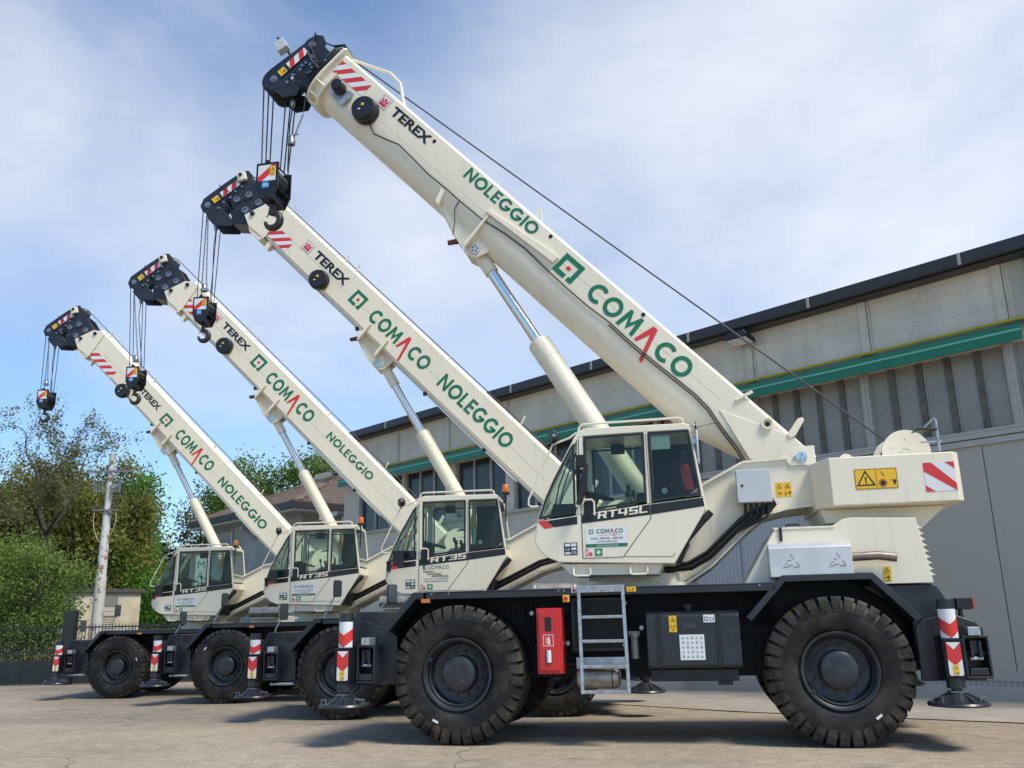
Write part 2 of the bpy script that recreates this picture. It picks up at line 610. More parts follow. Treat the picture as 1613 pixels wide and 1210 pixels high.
def ground_mat():
    m = bpy.data.materials.new('worn_asphalt')
    m.use_nodes = True
    t = m.node_tree
    p = t.nodes['Principled BSDF']
    p.inputs['Roughness'].default_value = 0.9
    p.inputs['Specular IOR Level'].default_value = 0.25
    c = t.nodes.new('ShaderNodeTexCoord')

    def noise(sc, det, ro, stretch=(1, 1, 1)):
        mp = t.nodes.new('ShaderNodeMapping')
        mp.inputs['Scale'].default_value = stretch
        t.links.new(c.outputs['Object'], mp.inputs[0])
        n = t.nodes.new('ShaderNodeTexNoise')
        n.inputs['Scale'].default_value = sc
        n.inputs['Detail'].default_value = det
        n.inputs['Roughness'].default_value = ro
        t.links.new(mp.outputs[0], n.inputs['Vector'])
        return n.outputs[0]

    def mr(x, a, b, lo=0.0, hi=1.0):
        r = t.nodes.new('ShaderNodeMapRange')
        t.links.new(x, r.inputs[0])
        for i, v in enumerate((a, b, lo, hi)):
            r.inputs[i + 1].default_value = v
        return r.outputs[0]

    def mixc(f, a, b, mode='MIX'):
        x = t.nodes.new('ShaderNodeMix')
        x.data_type = 'RGBA'
        x.blend_type = mode
        for v, i in ((f, 0), (a, 6), (b, 7)):
            if isinstance(v, tuple):
                x.inputs[i].default_value = (*v, 1)
            elif isinstance(v, float):
                x.inputs[i].default_value = v
            else:
                t.links.new(v, x.inputs[i])
        return x.outputs[2]
    base = mixc(mr(noise(0.45, 6, .6, (1, .6, 1)), .35, .68), (0.325, 0.268, 0.205), (0.41, 0.342, 0.264))
    sand = mixc(mr(noise(0.9, 7, .65, (.55, 1, 1)), .58, .74), base, (0.42, 0.35, 0.255))
    stain = mixc(mr(noise(1.3, 8, .7, (.6, 1.3, 1)), .60, .70, 0, .62), sand, (0.10, 0.09, 0.078))
    grit = mixc(mr(noise(42, 4, .75), .36, .64), (0.56, 0.55, 0.54), (1.34, 1.34, 1.32))
    col = mixc(1.0, stain, grit, 'MULTIPLY')
    fine = mixc(mr(noise(240, 2, .6), .3, .7), (0.72, 0.71, 0.70), (1.27, 1.27, 1.27))
    col = mixc(1.0, col, fine, 'MULTIPLY')
    blot = mixc(mr(noise(5.5, 9, .78, (.85, 1.1, 1)), .36, .66), (0.74, 0.73, 0.715), (1.16, 1.16, 1.15))
    col = mixc(1.0, col, blot, 'MULTIPLY')
    dark = mr(noise(2.6, 10, .82, (.7, 1.3, 1)), .63, .69, 0, .5)
    col = mixc(dark, col, (0.085, 0.075, 0.062))
    track = mr(noise(1.1, 3, .5, (.25, 1.6, 1)), .60, .72, 0, .22)
    col = mixc(track, col, (0.12, 0.108, 0.092))
    v = t.nodes.new('ShaderNodeTexVoronoi')
    v.inputs['Scale'].default_value = 55
    t.links.new(c.outputs['Object'], v.inputs['Vector'])
    col = mixc(mr(v.outputs['Distance'], .10, .16, .55, 0.0), col, (0.42, 0.40, 0.36))
    # long cracks between patches
    v2 = t.nodes.new('ShaderNodeTexVoronoi')
    v2.feature = 'DISTANCE_TO_EDGE'
    v2.inputs['Scale'].default_value = 0.16
    mp = t.nodes.new('ShaderNodeMapping')
    mp.inputs['Scale'].default_value = (1, 1.5, 1)
    t.links.new(c.outputs['Object'], mp.inputs[0])
    nz = t.nodes.new('ShaderNodeTexNoise')
    nz.inputs['Scale'].default_value = 2.5
    t.links.new(c.outputs['Object'], nz.inputs['Vector'])
    ad = t.nodes.new('ShaderNodeVectorMath')
    ad.operation = 'MULTIPLY_ADD'
    t.links.new(nz.outputs['Color'], ad.inputs[0])
    ad.inputs[1].default_value = (.5, .5, 0)
    t.links.new(mp.outputs[0], ad.inputs[2])
    t.links.new(ad.outputs[0], v2.inputs['Vector'])
    col = mixc(mr(v2.outputs['Distance'], .0, .0035, .6, 0.0), col, (0.07, 0.062, 0.055))
    t.links.new(col, p.inputs['Base Color'])
    bp = t.nodes.new('ShaderNodeBump')
    bp.inputs['Strength'].default_value = 0.35
    bp.inputs['Distance'].default_value = 0.006
    t.links.new(noise(110, 5, .7), bp.inputs['Height'])
    t.links.new(bp.outputs[0], p.inputs['Normal'])
    return m


GROUND = ground_mat()
sheet('ground', -700, 700, [k[0] for k in KN], 0.0, GROUND)
GRASSM = mat('rough_grass', (0.055, 0.07, 0.022), 0.9, col2=(0.15, 0.13, 0.06), scale=0.8, bump=0.6, bscale=12, detail=9)
sheet('grass_verge', -160, -6, [27.6, 34, 40, 90, 300], 0.03, GRASSM)

# ------------------------------------------------------------------ the workshop building
BA = R_(43.17)
BX, BY = 7.6058, 15.0601                  # point of the wall line at s = 0
BD = Vector((-math.sin(BA), math.cos(BA), 0))
BN = Vector((math.cos(BA), math.sin(BA), 0))


def block_mat(name, c1, c2, mortar, bw=0.47, bh=0.21):
    m = bpy.data.materials.new(name)
    m.use_nodes = True
    t = m.node_tree
    p = t.nodes['Principled BSDF']
    p.inputs['Roughness'].default_value = 0.85
    c = t.nodes.new('ShaderNodeTexCoord')
    sx = t.nodes.new('ShaderNodeSeparateXYZ')
    t.links.new(c.outputs['Object'], sx.inputs[0])
    cb = t.nodes.new('ShaderNodeCombineXYZ')
    t.links.new(sx.outputs[0], cb.inputs[0])
    t.links.new(sx.outputs[2], cb.inputs[1])
    b = t.nodes.new('ShaderNodeTexBrick')
    b.offset = 0.5
    b.inputs['Scale'].default_value = 1.0
    b.inputs['Mortar Size'].default_value = 0.004
    b.inputs['Mortar Smooth'].default_value = 0.25
    b.inputs['Brick Width'].default_value = bw
    b.inputs['Row Height'].default_value = bh
    b.inputs['Color1'].default_value = (*c1, 1)
    b.inputs['Color2'].default_value = (*c2, 1)
    b.inputs['Mortar'].default_value = (*mortar, 1)
    t.links.new(cb.outputs[0], b.inputs['Vector'])
    n = t.nodes.new('ShaderNodeTexNoise')
    n.inputs['Scale'].default_value = 1.1
    n.inputs['Detail'].default_value = 8
    t.links.new(c.outputs['Object'], n.inputs['Vector'])
    mr = t.nodes.new('ShaderNodeMapRange')
    mr.inputs[1].default_value = .3
    mr.inputs[2].default_value = .7
    mr.inputs[3].default_value = .86
    mr.inputs[4].default_value = 1.1
    t.links.new(n.outputs[0], mr.inputs[0])
    mx = t.nodes.new('ShaderNodeMix')
    mx.data_type = 'RGBA'
    mx.blend_type = 'MULTIPLY'
    mx.inputs[0].default_value = 1
    t.links.new(b.outputs[0], mx.inputs[6])
    t.links.new(mr.outputs[0], mx.inputs[7])
    mp2 = t.nodes.new('ShaderNodeMapping')
    mp2.inputs['Scale'].default_value = (3.5, 3.5, .22)
    t.links.new(c.outputs['Object'], mp2.inputs[0])
    n2 = t.nodes.new('ShaderNodeTexNoise')
    n2.inputs['Scale'].default_value = 1.6
    n2.inputs['Detail'].default_value = 8
    t.links.new(mp2.outputs[0], n2.inputs['Vector'])
    r2 = t.nodes.new('ShaderNodeMapRange')
    r2.inputs[1].default_value = .52
    r2.inputs[2].default_value = .78
    r2.inputs[4].default_value = .24
    t.links.new(n2.outputs[0], r2.inputs[0])
    mx2 = t.nodes.new('ShaderNodeMix')
    mx2.data_type = 'RGBA'
    t.links.new(r2.outputs[0], mx2.inputs[0])
    t.links.new(mx.outputs[2], mx2.inputs[6])
    mx2.inputs[7].default_value = (.25, .235, .20, 1)
    t.links.new(mx2.outputs[2], p.inputs['Base Color'])
    bp = t.nodes.new('ShaderNodeBump')
    bp.inputs['Strength'].default_value = 0.4
    bp.inputs['Distance'].default_value = 0.01
    bp.invert = True
    t.links.new(b.outputs['Fac'], bp.inputs['Height'])
    t.links.new(bp.outputs[0], p.inputs['Normal'])
    return m


def ribbed_mat(name, col, pitch, depth, rough=0.5, dark=0.8, metal=0.0):
    m = bpy.data.materials.new(name)
    m.use_nodes = True
    t = m.node_tree
    p = t.nodes['Principled BSDF']
    p.inputs['Roughness'].default_value = rough
    p.inputs['Metallic'].default_value = metal
    c = t.nodes.new('ShaderNodeTexCoord')
    w = t.nodes.new('ShaderNodeTexWave')
    w.bands_direction = 'X'
    w.inputs['Scale'].default_value = 0.314 / pitch
    w.inputs['Distortion'].default_value = 0.0
    t.links.new(c.outputs['Object'], w.inputs['Vector'])
    n = t.nodes.new('ShaderNodeTexNoise')
    n.inputs['Scale'].default_value = 1.5
    n.inputs['Detail'].default_value = 7
    t.links.new(c.outputs['Object'], n.inputs['Vector'])
    mr = t.nodes.new('ShaderNodeMapRange')
    mr.inputs[1].default_value = .3
    mr.inputs[2].default_value = .7
    t.links.new(n.outputs[0], mr.inputs[0])
    mx = t.nodes.new('ShaderNodeMix')
    mx.data_type = 'RGBA'
    mx.inputs[6].default_value = (*[x * dark for x in col], 1)
    mx.inputs[7].default_value = (*col, 1)
    t.links.new(mr.outputs[0], mx.inputs[0])
    t.links.new(mx.outputs[2], p.inputs['Base Color'])
    bp = t.nodes.new('ShaderNodeBump')
    bp.inputs['Strength'].default_value = 0.8
    bp.inputs['Distance'].default_value = depth
    t.links.new(w.outputs[0], bp.inputs['Height'])
    t.links.new(bp.outputs[0], p.inputs['Normal'])
    return m


BLOCK = block_mat('painted_block', (0.68, 0.605, 0.49), (0.70, 0.625, 0.51), (0.50, 0.44, 0.36))
PILAS = mat('pilaster_concrete', (0.62, 0.555, 0.455), 0.8, var=0.1, scale=3, bump=0.1)
GUTTER = mat('dark_gutter_sheet', (0.036, 0.034, 0.034), 0.45, var=0.15)
AWN = mat('green_awning_sheet', (0.004, 0.175, 0.098), 0.4, var=0.08, scale=2)
AWNL = mat('pale_green_highlight', (0.16, 0.46, 0.35), 0.4)  # lighter green standing in for light caught on the fold
GASY = mat('yellow_gas_pipe', (0.52, 0.43, 0.06), 0.5, var=0.1)
CORR = ribbed_mat('corrugated_glazing', (0.35, 0.325, 0.28), 0.045, 0.012, 0.35, 0.82)
STRIP = mat('dirty_glazing_joint', (0.125, 0.115, 0.092), 0.7, var=0.2)
DOORM = grimy('grey_door_panel', (0.47, 0.425, 0.35), 0.45, 0.0)
SEAM = mat('dark_seam', (0.05, 0.05, 0.048), 0.8)
FRAMEG = mat('grey_window_frame', (0.45, 0.42, 0.38), 0.55, var=0.06)
RIBW = ribbed_mat('pale_ribbed_sheet', (0.52, 0.53, 0.52), 0.09, 0.02, 0.5, 0.92)
GBAR = mat('dull_glazing_bar', (0.22, 0.215, 0.20), 0.6)
WGLASS = mat('dusty_dark_window', (0.035, 0.042, 0.045), 0.22, var=0.25, scale=2.0)

bld = empty('workshop_building', (BX, BY, 0), math.atan2(BD.y, BD.x), label='long grey block workshop with green awning and dark roof edge', cat='building')
S0, S1 = -22.0, 19.3
DEP = 16.0
# main wall: upper block band, sides, back and roof
b = MB()
b.box(S0, S1, -0.25, 0.0, 5.62, 7.06)
b.box(6.0, S1, -0.25, 0.0, -1.2, 3.96)
pieces(b, 'wall', BLOCK, bld, smooth=0)
b = MB()
b.box(S1 - 0.25, S1, -DEP, -0.25, -1.2, 7.06)
b.box(S0, S0 + 0.25, -DEP, -0.25, -1.2, 7.06)
b.box(S0, S1, -DEP - 0.25, -DEP, -1.2, 7.06)
pieces(b, 'end_wall', PILAS, bld, smooth=0)
b = MB()
b.box(S0 - 0.1, S1 + 0.25, -DEP - 0.3, 0.30, 7.065, 7.13)
b.box(S0 - 0.1, S1 + 0.25, 0.30, 0.42, 7.05, 7.275)
b.box(S0 - 0.1, S1 + 0.25, 0.0, 0.29, 7.01, 7.055)
g = b.build('roof', GUTTER, bld, smooth=0, bevel=0.02)
b = MB()
for k in range(15):
    s = S0 + 1.35 + k * 2.85
    b.box(s, s + 0.05, 0.42, 0.435, 7.05, 7.265)
pieces(b, 'gutter_bracket', FRAMEG, g, smooth=0)
# pilasters
b = MB()
for s in (-13.7, -11.2, -8.7, -6.2, -3.7, -1.15, 1.25, 3.75, 6.25, 8.75, 11.3, 13.8, 16.3):
    b.box(s - 0.02, s + 0.14, 0.0, 0.05, 5.97, 7.01)
    b.box(s - 0.07, s - 0.035, 0.0, 0.03, 5.97, 7.01)
pieces(b, 'pilaster', PILAS, bld, smooth=0, bevel=0.008)
b = MB()
b.box(-1.75, -1.28, 0.0, 0.02, 5.95, 7.01)
b.build('recess_panel', DOORM, bld, smooth=0)
b = MB()
b.tube([(-1.62, 0.10, 7.0), (-1.62, 0.10, 6.2)], 0.055, 12)
b.build('downpipe', mat('brown_downpipe', (0.10, 0.075, 0.07), 0.5), bld)
# awning and gas pipe
b = MB()
b.prism([(0.0, 5.93), (0.06, 5.93), (0.36, 5.80), (0.36, 5.545), (0.34, 5.545), (0.34, 5.78), (0.0, 5.90)], -1.42, 19.15, lambda a, y, z: (y, a, z))
aw = b.build('awning', AWN, bld, smooth=0)
b = MB()
b.box(-1.42, 19.15, 0.3615, 0.370, 5.70, 5.735)
b.build('awning_fold_highlight', AWNL, aw, smooth=0)  # painted highlight strip along the awning fold
b = MB()
b.tube([(S0, 0.09, 5.975), (S1, 0.09, 5.975)], 0.032, 10)
for k in range(13):
    b.box(-2 + k * 1.7, -1.96 + k * 1.7, 0.0, 0.09, 5.93, 5.96)
b.build('gas_pipe', GASY, bld)
# glazing bays
mulls = [-13.75, -11.25, -8.75, -6.25, -3.75, -1.05, 1.47, 3.85, 6.3]
for a, c in zip(mulls, mulls[1:]):
    b = MB()
    b.box(a - 0.09, a + 0.06, -0.12, 0.02, 4.19, 5.62)
    b.box(a - 0.03, a + 0.01, 0.02, 0.04, 4.19, 5.62)
    b.build('mullion', FRAMEG, bld, smooth=0, bevel=0.006)
    w = MB()
    w.box(a + 0.06, c - 0.09, -0.11, -0.08, 4.24, 5.62)
    wo_ = w.build('window', CORR, bld, smooth=0)
    j = MB()
    for k in range(1, 5):
        x = a + (c - a) * k / 5.0
        j.box(x - 0.06, x + 0.05, -0.085, -0.05, 4.245, 5.615)
    pieces(j, 'glazing_joint', STRIP, wo_, smooth=0)
    j = MB()
    for k in range(1, 5):
        x = a + (c - a) * k / 5.0
        j.box(x + 0.05, x + 0.07, -0.085, -0.06, 4.245, 5.615)
    pieces(j, 'glazing_bar', GBAR, wo_, smooth=0)
b = MB()
b.box(S0, 6.2, -0.12, 0.05, 4.10, 4.19)
b.box(S0, 6.2, -0.12, 0.03, 3.98, 4.085)
b.box(S0, 6.2, -0.12, 0.06, 4.19, 4.235)
b.box(6.2, S1, -0.1, 0.09, 3.96, 4.04)
pieces(b, 'sill', FRAMEG, bld, smooth=0, bevel=0.006)
# far bays: dark windows between block piers
edges = [(6.45, 8.6), (8.95, 11.15), (11.45, 13.55), (14.0, 16.0), (16.1, 18.45)]
b = MB()
piers = [6.35] + [x for e in edges for x in e] + [S1]
for a, c in zip(piers[0::2], piers[1::2]):
    b.box(a, c, -0.2, 0.0, 4.04, 5.62)
pieces(b, 'pier', BLOCK, bld, smooth=0)
for a, c in edges:
    w = MB()
    w.box(a, c, -0.20, -0.15, 4.04, 5.62)
    wo_ = w.build('window', WGLASS, bld, smooth=0)
    j = MB()
    n = 3
    for k in range(n + 1):
        x = a + (c - a) * k / n
        j.box(x - 0.03, x + 0.03, -0.15, -0.06 if k in (0, n) else -0.10, 4.04, 5.62)
    j.build('window_frame', FRAMEG, wo_, smooth=0)
# big sheet doors, then ribbed pale sheeting
b = MB()
b.box(S0, 2.95, -0.16, -0.03, 0.33, 3.98)
dr = b.build('door', DOORM, bld, smooth=0)
b = MB()
for k in range(14):
    x = -0.42 + (k - 10) * 1.62
    b.box(x, x + 0.012, -0.03, -0.027, 0.34, 3.97)
b.build('door_seam', SEAM, dr, smooth=0)
b = MB()
b.box(S0, 3.0, -0.16, 0.0, 0.19, 0.33)
b.box(S0, 6.0, -0.16, 0.05, -1.2, 0.10)
b.box(2.95, 3.08, -0.16, 0.0, 0.33, 3.98)
pieces(b, 'plinth', FRAMEG, bld, smooth=0, bevel=0.005)
b = MB()
b.box(3.08, 6.0, -0.16, -0.04, 0.10, 3.98)
b.box(S0, 3.08, -0.14, -0.05, 0.10, 0.19)
pieces(b, 'ribbed_sheet', RIBW, bld, smooth=0)
# floodlights on the wall
def flood(s, z, label):
    f = empty('floodlight', Vector((BX, BY, 0)) + s * BD + Vector((0, 0, z)), math.atan2(BD.y, BD.x), label=label, cat='lamp', group='floodlights on the workshop wall')
    b = MB()
    b.prism([(-0.26, 0.03), (-0.20, 0.13), (0.20, 0.13), (0.26, 0.03), (0.26, -0.02), (-0.26, -0.02)], 0.16, 0.52, lambda a, y, z: (a, y, z + (y - .34) * 0.22))
    b.build('housing', BLACKP, f, bevel=0.012)
    b = MB()
    b.prism([(-0.23, -0.022), (0.23, -0.022), (0.23, -0.03), (-0.23, -0.03)], 0.20, 0.49, lambda a, y, z: (a, y, z + (y - .34) * 0.22 - .004))
    b.build('lens', mat('floodlight_glass', (0.75, 0.76, 0.72), 0.2, var=0.15), f, smooth=0)
    b = MB()
    b.cyl((0, 0.0, 0.03), (0, 0.17, 0.06), 0.05, n=14)
    b.build('bracket', GALV, f)
flood(3.80, 6.80, 'black floodlight under the dark roof edge of the workshop')

# concrete apron along the wall
b = MB()
def wp(s, off, dz):
    q = Vector((BX, BY, 0)) + s * BD - off * BN
    return (q.x, q.y, gz(q.y) + dz)
for k in range(40):
    sa, sb = -14 + k, -13 + k
    b.poly([wp(sa, 0.0, .012), wp(sb, 0.0, .012), wp(sb, 3.75, .012), wp(sa, 3.75, .012)])
ap = b.build('pavement', mat('pale_concrete', (0.36, 0.325, 0.265), 0.9, col2=(0.27, 0.24, 0.20), scale=1.4, bump=0.15, bscale=60, detail=9), None, smooth=0)
tag(ap, kind='structure')

# ------------------------------------------------------------------ cranes
# crane space: x towards the counterweight, y away from the near side, z up


def chevrons(fn, parent, w, z0, z1, name='warning_decal', first=0.0, n=1):
    """white film with a red V; fn maps (a in -w..w, b) to a point"""
    K = 8
    xs = [-w + 2 * w * k / K for k in range(K + 1)]
    wh = [[(xs[k], z0), (xs[k + 1], z0), (xs[k + 1], z1), (xs[k], z1)] for k in range(K)]
    o = flat(name, wh, WHITE, lambda a, b: fn(a, b, 0.0), parent)
    H = z1 - z0
    s0, c0, s1, c1 = (.26, .52, .70, 1.0) if first else (.0, .22, .50, .70)
    rd = []
    for k in range(K):
        e = lambda x, s_, c_: z1 - H * (c_ + (s_ - c_) * abs(x) / w)
        rd.append([(xs[k], e(xs[k], s1, c1)), (xs[k + 1], e(xs[k + 1], s1, c1)), (xs[k + 1], e(xs[k + 1], s0, c0)), (xs[k], e(xs[k], s0, c0))])
    if not first:
        rd += [[(-w, z0), (-w + .25 * w, z0), (-w, z0 + .12 * w * 2)], [(w, z0), (w, z0 + .24 * w), (w - .25 * w, z0)]]
    flat('red_chevron', rd, RED, lambda a, b: fn(a, b, 0.002), o)
    return o


def wheel(parent, R, rr, x, near, aggressive):
    """wheel centred on its own origin, outer face towards -y; far ones are turned round"""
    sgn = -1 if near else 1
    cyc = sgn * 0.975
    key = ('wheel', R)
    if key in CACHE:
        w = copy_tree(CACHE[key], parent)
    else:
        k = rr / 0.386
        P = lambda prof: [(a * k, h) for a, h in prof]
        b = MB()
        b.lathe(P([(0.0, -.252), (.10, -.252), (.165, -.248), (.185, -.235), (.195, -.21), (.20, -.10), (.26, -.095), (.31, -.115), (.325, -.16), (.325, .20)]), n=40)
        for q in range(12):
            a = 2 * math.pi * (q + .5) / 12
            c = (.238 * k * math.cos(a), -.10, .238 * k * math.sin(a))
            b.cyl(c, (c[0], -.135, c[2]), .016 * k, n=6)
        for q in range(3):
            a = 2 * math.pi * q / 3 + .9
            c = (.105 * k * math.cos(a), -.25, .105 * k * math.sin(a))
            b.cyl(c, (c[0], -.2555, c[2]), .026 * k, .022 * k, n=12)
        w = b.build('wheel', RIM, parent, smooth=30)
        b = MB()
        b.lathe(P([(.325, -.16), (.322, -.225), (.335, -.245), (.350, -.235), (.356, -.262), (.366, -.268), (.372, -.292), (.388, -.294), (.390, -.25), (.37, -.20), (.37, .26)]), n=48)
        b.box(-.02 * k, .02 * k, -.285, -.24, -.365 * k, -.33 * k)
        b.build('rim', RIM, w, smooth=30)
        b = MB()
        t = R / 0.745
        b.lathe([(.378 * k, -.24), (.40 * k, -.272), (.45 * t, -.292), (.55 * t, -.300), (.60 * t, -.296), (.625 * t, -.291), (.67 * t, -.268), ((.700 if aggressive else .722) * t, -.235), ((.703 if aggressive else .725) * t, 0), ((.700 if aggressive else .722) * t, .235), (.67 * t, .268), (.55 * t, .30), (.45 * t, .292), (.40 * k, .27), (.37 * k, .24)], n=72)
        if not aggressive:
            b.lathe([(.52 * t, -.304), (.53 * t, -.307), (.54 * t, -.304)], n=72)
        ty = b.build('tyre', TYRE, w, smooth=40)
        b = MB()
        N = 34 if aggressive else 38
        for sd in (-1, 1):
            for q in range(N):
                a0 = 2 * math.pi * (q + (0.5 if sd > 0 else 0)) / N
                pitch = 2 * math.pi / N
                # (depth from the outer shoulder, outer radius)
                if aggressive:
                    lv = [(-.302, .585, .06), (-.302, .65, .03), (-.286, .715, .0), (-.262, .740, .0), (-.20, .745, .02), (-.10, .745, .35), (-.015, .745, .75)]
                    wd = .74
                else:
                    lv = [(-.286, .668, .0), (-.272, .712, .0), (-.25, .736, .0), (-.18, .745, .1), (-.09, .745, .55), (-.015, .745, 1.0)]
                    wd = .70
                i = len(b.v)
                for y, r, sk in lv:
                    r *= t
                    ri = min(.685 * t, r - .012)
                    for aa in (a0 + sd * sk * pitch * -1, a0 + wd * pitch + sd * sk * pitch * -1):
                        b.v.append((r * math.cos(aa), sd * -y, r * math.sin(aa)))
                        yy = -y if abs(y) < .26 else .25
                        b.v.append((ri * math.cos(aa), sd * yy, ri * math.sin(aa)))
                m = len(lv)
                for k2 in range(m - 1):
                    A, B = i + 4 * k2, i + 4 * k2 + 4
                    b.f += [[A, A + 2, B + 2, B], [A, B, B + 1, A + 1], [A + 2, A + 3, B + 3, B + 2]]
                b.f += [[i, i + 1, i + 3, i + 2], [i + 4 * m - 4, i + 4 * m - 2, i + 4 * m - 1, i + 4 * m - 3]]
        b.build('tread', TREAD, ty, smooth=0)
        flat('tyre_label', [rect(.535 * t, .56 * t, -.035, .035)], WHITE, side(-.3045), ty)
        CACHE[key] = w
    w.location = (x, cyc, R)
    w.rotation_euler = (0, rng.uniform(0, 6.28), 0) if near else (0, rng.uniform(0, 6.28), math.pi)
    return w


CACHE = {}


def outrigger(root, P, front, near):
    """beam end, jack, sign box and float at one corner"""
    sx = -1 if front else 1
    sy = -1 if near else 1
    X = lambda a: sx * a
    Y = lambda a: sy * a
    jx = P['jx'] if front else P['jxr']
    bx0, bx1 = (P['bx'] if front else P['bxr'])
    z0 = P['oz']
    b = MB()
    # box of the beam end with a hollow face
    t = .022
    za, zb = .655 + z0, 1.065 + z0
    def bxy(x0, x1, y0, y1, z0_, z1_, bb=None):
        (bb or b).box(min(X(x0), X(x1)), max(X(x0), X(x1)), min(Y(y0), Y(y1)), max(Y(y0), Y(y1)), z0_, z1_)
    bxy(bx0, bx1, 0.3, 1.27, za, za + t)
    bxy(bx0, bx1, 0.3, 1.27, zb - t, zb)
    bxy(bx0, bx0 + t, 0.3, 1.27, za + t, zb - t)
    bxy(bx1 - t, bx1, 0.3, 1.27, za + t, zb - t)
    bxy(bx0 + t, bx1 - t, 1.02, 1.04, za + t, zb - t)
    m = (bx0 + bx1) / 2
    hw = (bx1 - bx0) / 2
    bxy(m - hw * .45, m + hw * .45, 1.04, 1.22, zb - .18, zb - .045)
    bxy(m - hw * .45, m - hw * .2, 1.22, 1.255, zb - .21, zb - .05)
    bxy(m + hw * .2, m + hw * .45, 1.22, 1.255, zb - .21, zb - .05)
    b.cyl((X(bx0 + .02), Y(1.17), zb - .17), (X(bx1 - .02), Y(1.17), zb - .17), .025, n=10)
    # lower catch box
    q = [(m - hw * .75, za + .03), (m + hw * .75, za + .03), (m + hw * .62, za + .17), (m - hw * .62, za + .17)]
    for (a0, a1) in ((0, 1),):
        b.prism([(X(x), z) for x, z in q[:2]] + [(X(q[1][0] - .01), za + .10), (X(q[0][0] + .01), za + .10)], Y(1.04), Y(1.265))
    beam = b.build('outrigger_beam', DARK, root, smooth=0, bevel=0.006)
    b = MB()
    b.cyl((X(m - hw * .5), Y(1.225), za + .19), (X(m + hw * .5), Y(1.225), za + .19), .018, n=10)
    bxy(m - hw * .5, m + hw * .45, 1.10, 1.285, zb + .003, zb + .085, b)
    pieces(b, 'beam_latch', GALV, beam, bevel=0.004)
    # end plate on the chassis
    b = MB()
    ep = P['ep'] if front else P['epr']
    b.prism([(X(x), z + z0) for x, z in ep], Y(1.0), Y(1.03))
    b.build('end_plate', DARK, root, smooth=0, bevel=0.012)
    # jack
    b = MB()
    top = P['jtop']
    b.cyl((X(jx), Y(1.31), .60 + z0), (X(jx), Y(1.31), top), .083, n=28)
    b.cyl((X(jx), Y(1.31), top - .085), (X(jx), Y(1.31), top - .075), .0855, n=28)
    jk = b.build('jack_cylinder', DARK, root, smooth=40)
    dx = jx + .005 * 0
    cz0, cz1 = .665 + z0, 1.04 + z0
    w2 = .098
    b = MB()
    for xx in (-w2, w2 - .018):
        b.box(X(dx) + xx, X(dx) + xx + .018, min(Y(1.40), Y(1.235)), max(Y(1.40), Y(1.235)), cz0, cz1)
    b.box(X(dx) - w2 + .018, X(dx) + w2 - .018, min(Y(1.40), Y(1.235)), max(Y(1.40), Y(1.235)), cz0, cz0 + .02)
    b.box(X(dx) - w2 + .018, X(dx) + w2 - .018, min(Y(1.40), Y(1.235)), max(Y(1.40), Y(1.235)), cz1 - .022, cz1)
    b.box(X(dx) - w2 + .018, X(dx) + w2 - .018, min(Y(1.385), Y(1.40)), max(Y(1.385), Y(1.40)), cz0 + .02, cz1 - .022)
    b.box(X(dx) - w2 - .02, X(dx) + w2 + .02, min(Y(1.18), Y(1.24)), max(Y(1.18), Y(1.24)), cz0 - .01, cz1 + .03)
    cs = b.build('jack_housing', DARK2, root, smooth=0, bevel=0.004)
    if near:
        chevrons(lambda a, z, o: (X(jx) + (.0845 + o) * math.sin(a / .0845), Y(1.31) + sy * (.0845 + o) * math.cos(a / .0845), z), jk, .115, cz1 + .01, top - .095, first=1)
        ch = chevrons(lambda a, z, o: (X(dx) + a, Y(1.402 + o), z), cs, .066, cz0 + .028, cz1 - .03)
        flat('warning_sticker', [rect(X(dx) - .026, X(dx) + .026, cz0 + .035, cz0 + .135)], YEL, side(Y(1.4065)), ch)
        flat('pictogram', tri_sign(X(dx), cz0 + .102, .017) + [rect(X(dx) - .018, X(dx) - .004, cz0 + .05, cz0 + .056), rect(X(dx) + .008, X(dx) + .016, cz0 + .045, cz0 + .065)], BLKF, side(Y(1.4085)), ch)
    b = MB()
    b.cyl((X(jx), Y(1.31), .575 + z0), (X(jx), Y(1.31), .668 + z0), .088, n=20)
    b.cyl((X(jx), Y(1.31), .53 + z0), (X(jx), Y(1.31), .58 + z0), .05, n=16)
    b.lathe([(.001, .40 + z0 - .0), (.28, .41 + z0), (.288, .425 + z0), (.275, .445 + z0), (.20, .452 + z0), (.075, .535 + z0), (.001, .537 + z0)], c=(X(jx), Y(1.31), 0), ax=(0, 0, 1), n=36)
    for q in range(8):
        a = 2 * math.pi * (q + .5) / 8
        c, s = math.cos(a), math.sin(a)
        pt = lambda r, h, o: (X(jx) + r * c - o * s, Y(1.31) + r * s + o * c, h)
        b.prism([(.06, .45 + z0), (.25, .45 + z0), (.07, .545 + z0)], -.007, .007, lambda r, o, h: pt(r, h, o))
    fp = b.build('float_pad', DARK, root, smooth=30)
    b = MB()
    b.box(X(jx) - .075, X(jx) + .075, Y(1.31) - .075, Y(1.31) + .075, .538 + z0, .546 + z0)
    for s in (-1, 1):
        b.tube([(X(jx) + s * .17, Y(1.31) - .13, .45 + z0), (X(jx) + s * .17, Y(1.31) - .13, .50 + z0), (X(jx) + s * .25, Y(1.31) - .06, .49 + z0), (X(jx) + s * .25, Y(1.31) - .06, .44 + z0)], .006, 6)
    if near:
        for k in range(7):
            z = .54 + z0 - k * .018
            b.tube([(X(jx) + .01 + (.006 if k % 2 else 0), Y(1.31) - .08 - k * .022, z), (X(jx) + .018, Y(1.31) - .085 - k * .022, z - .014)], .005, 5)
    b.build('pad_handle', CHAINM, fp)


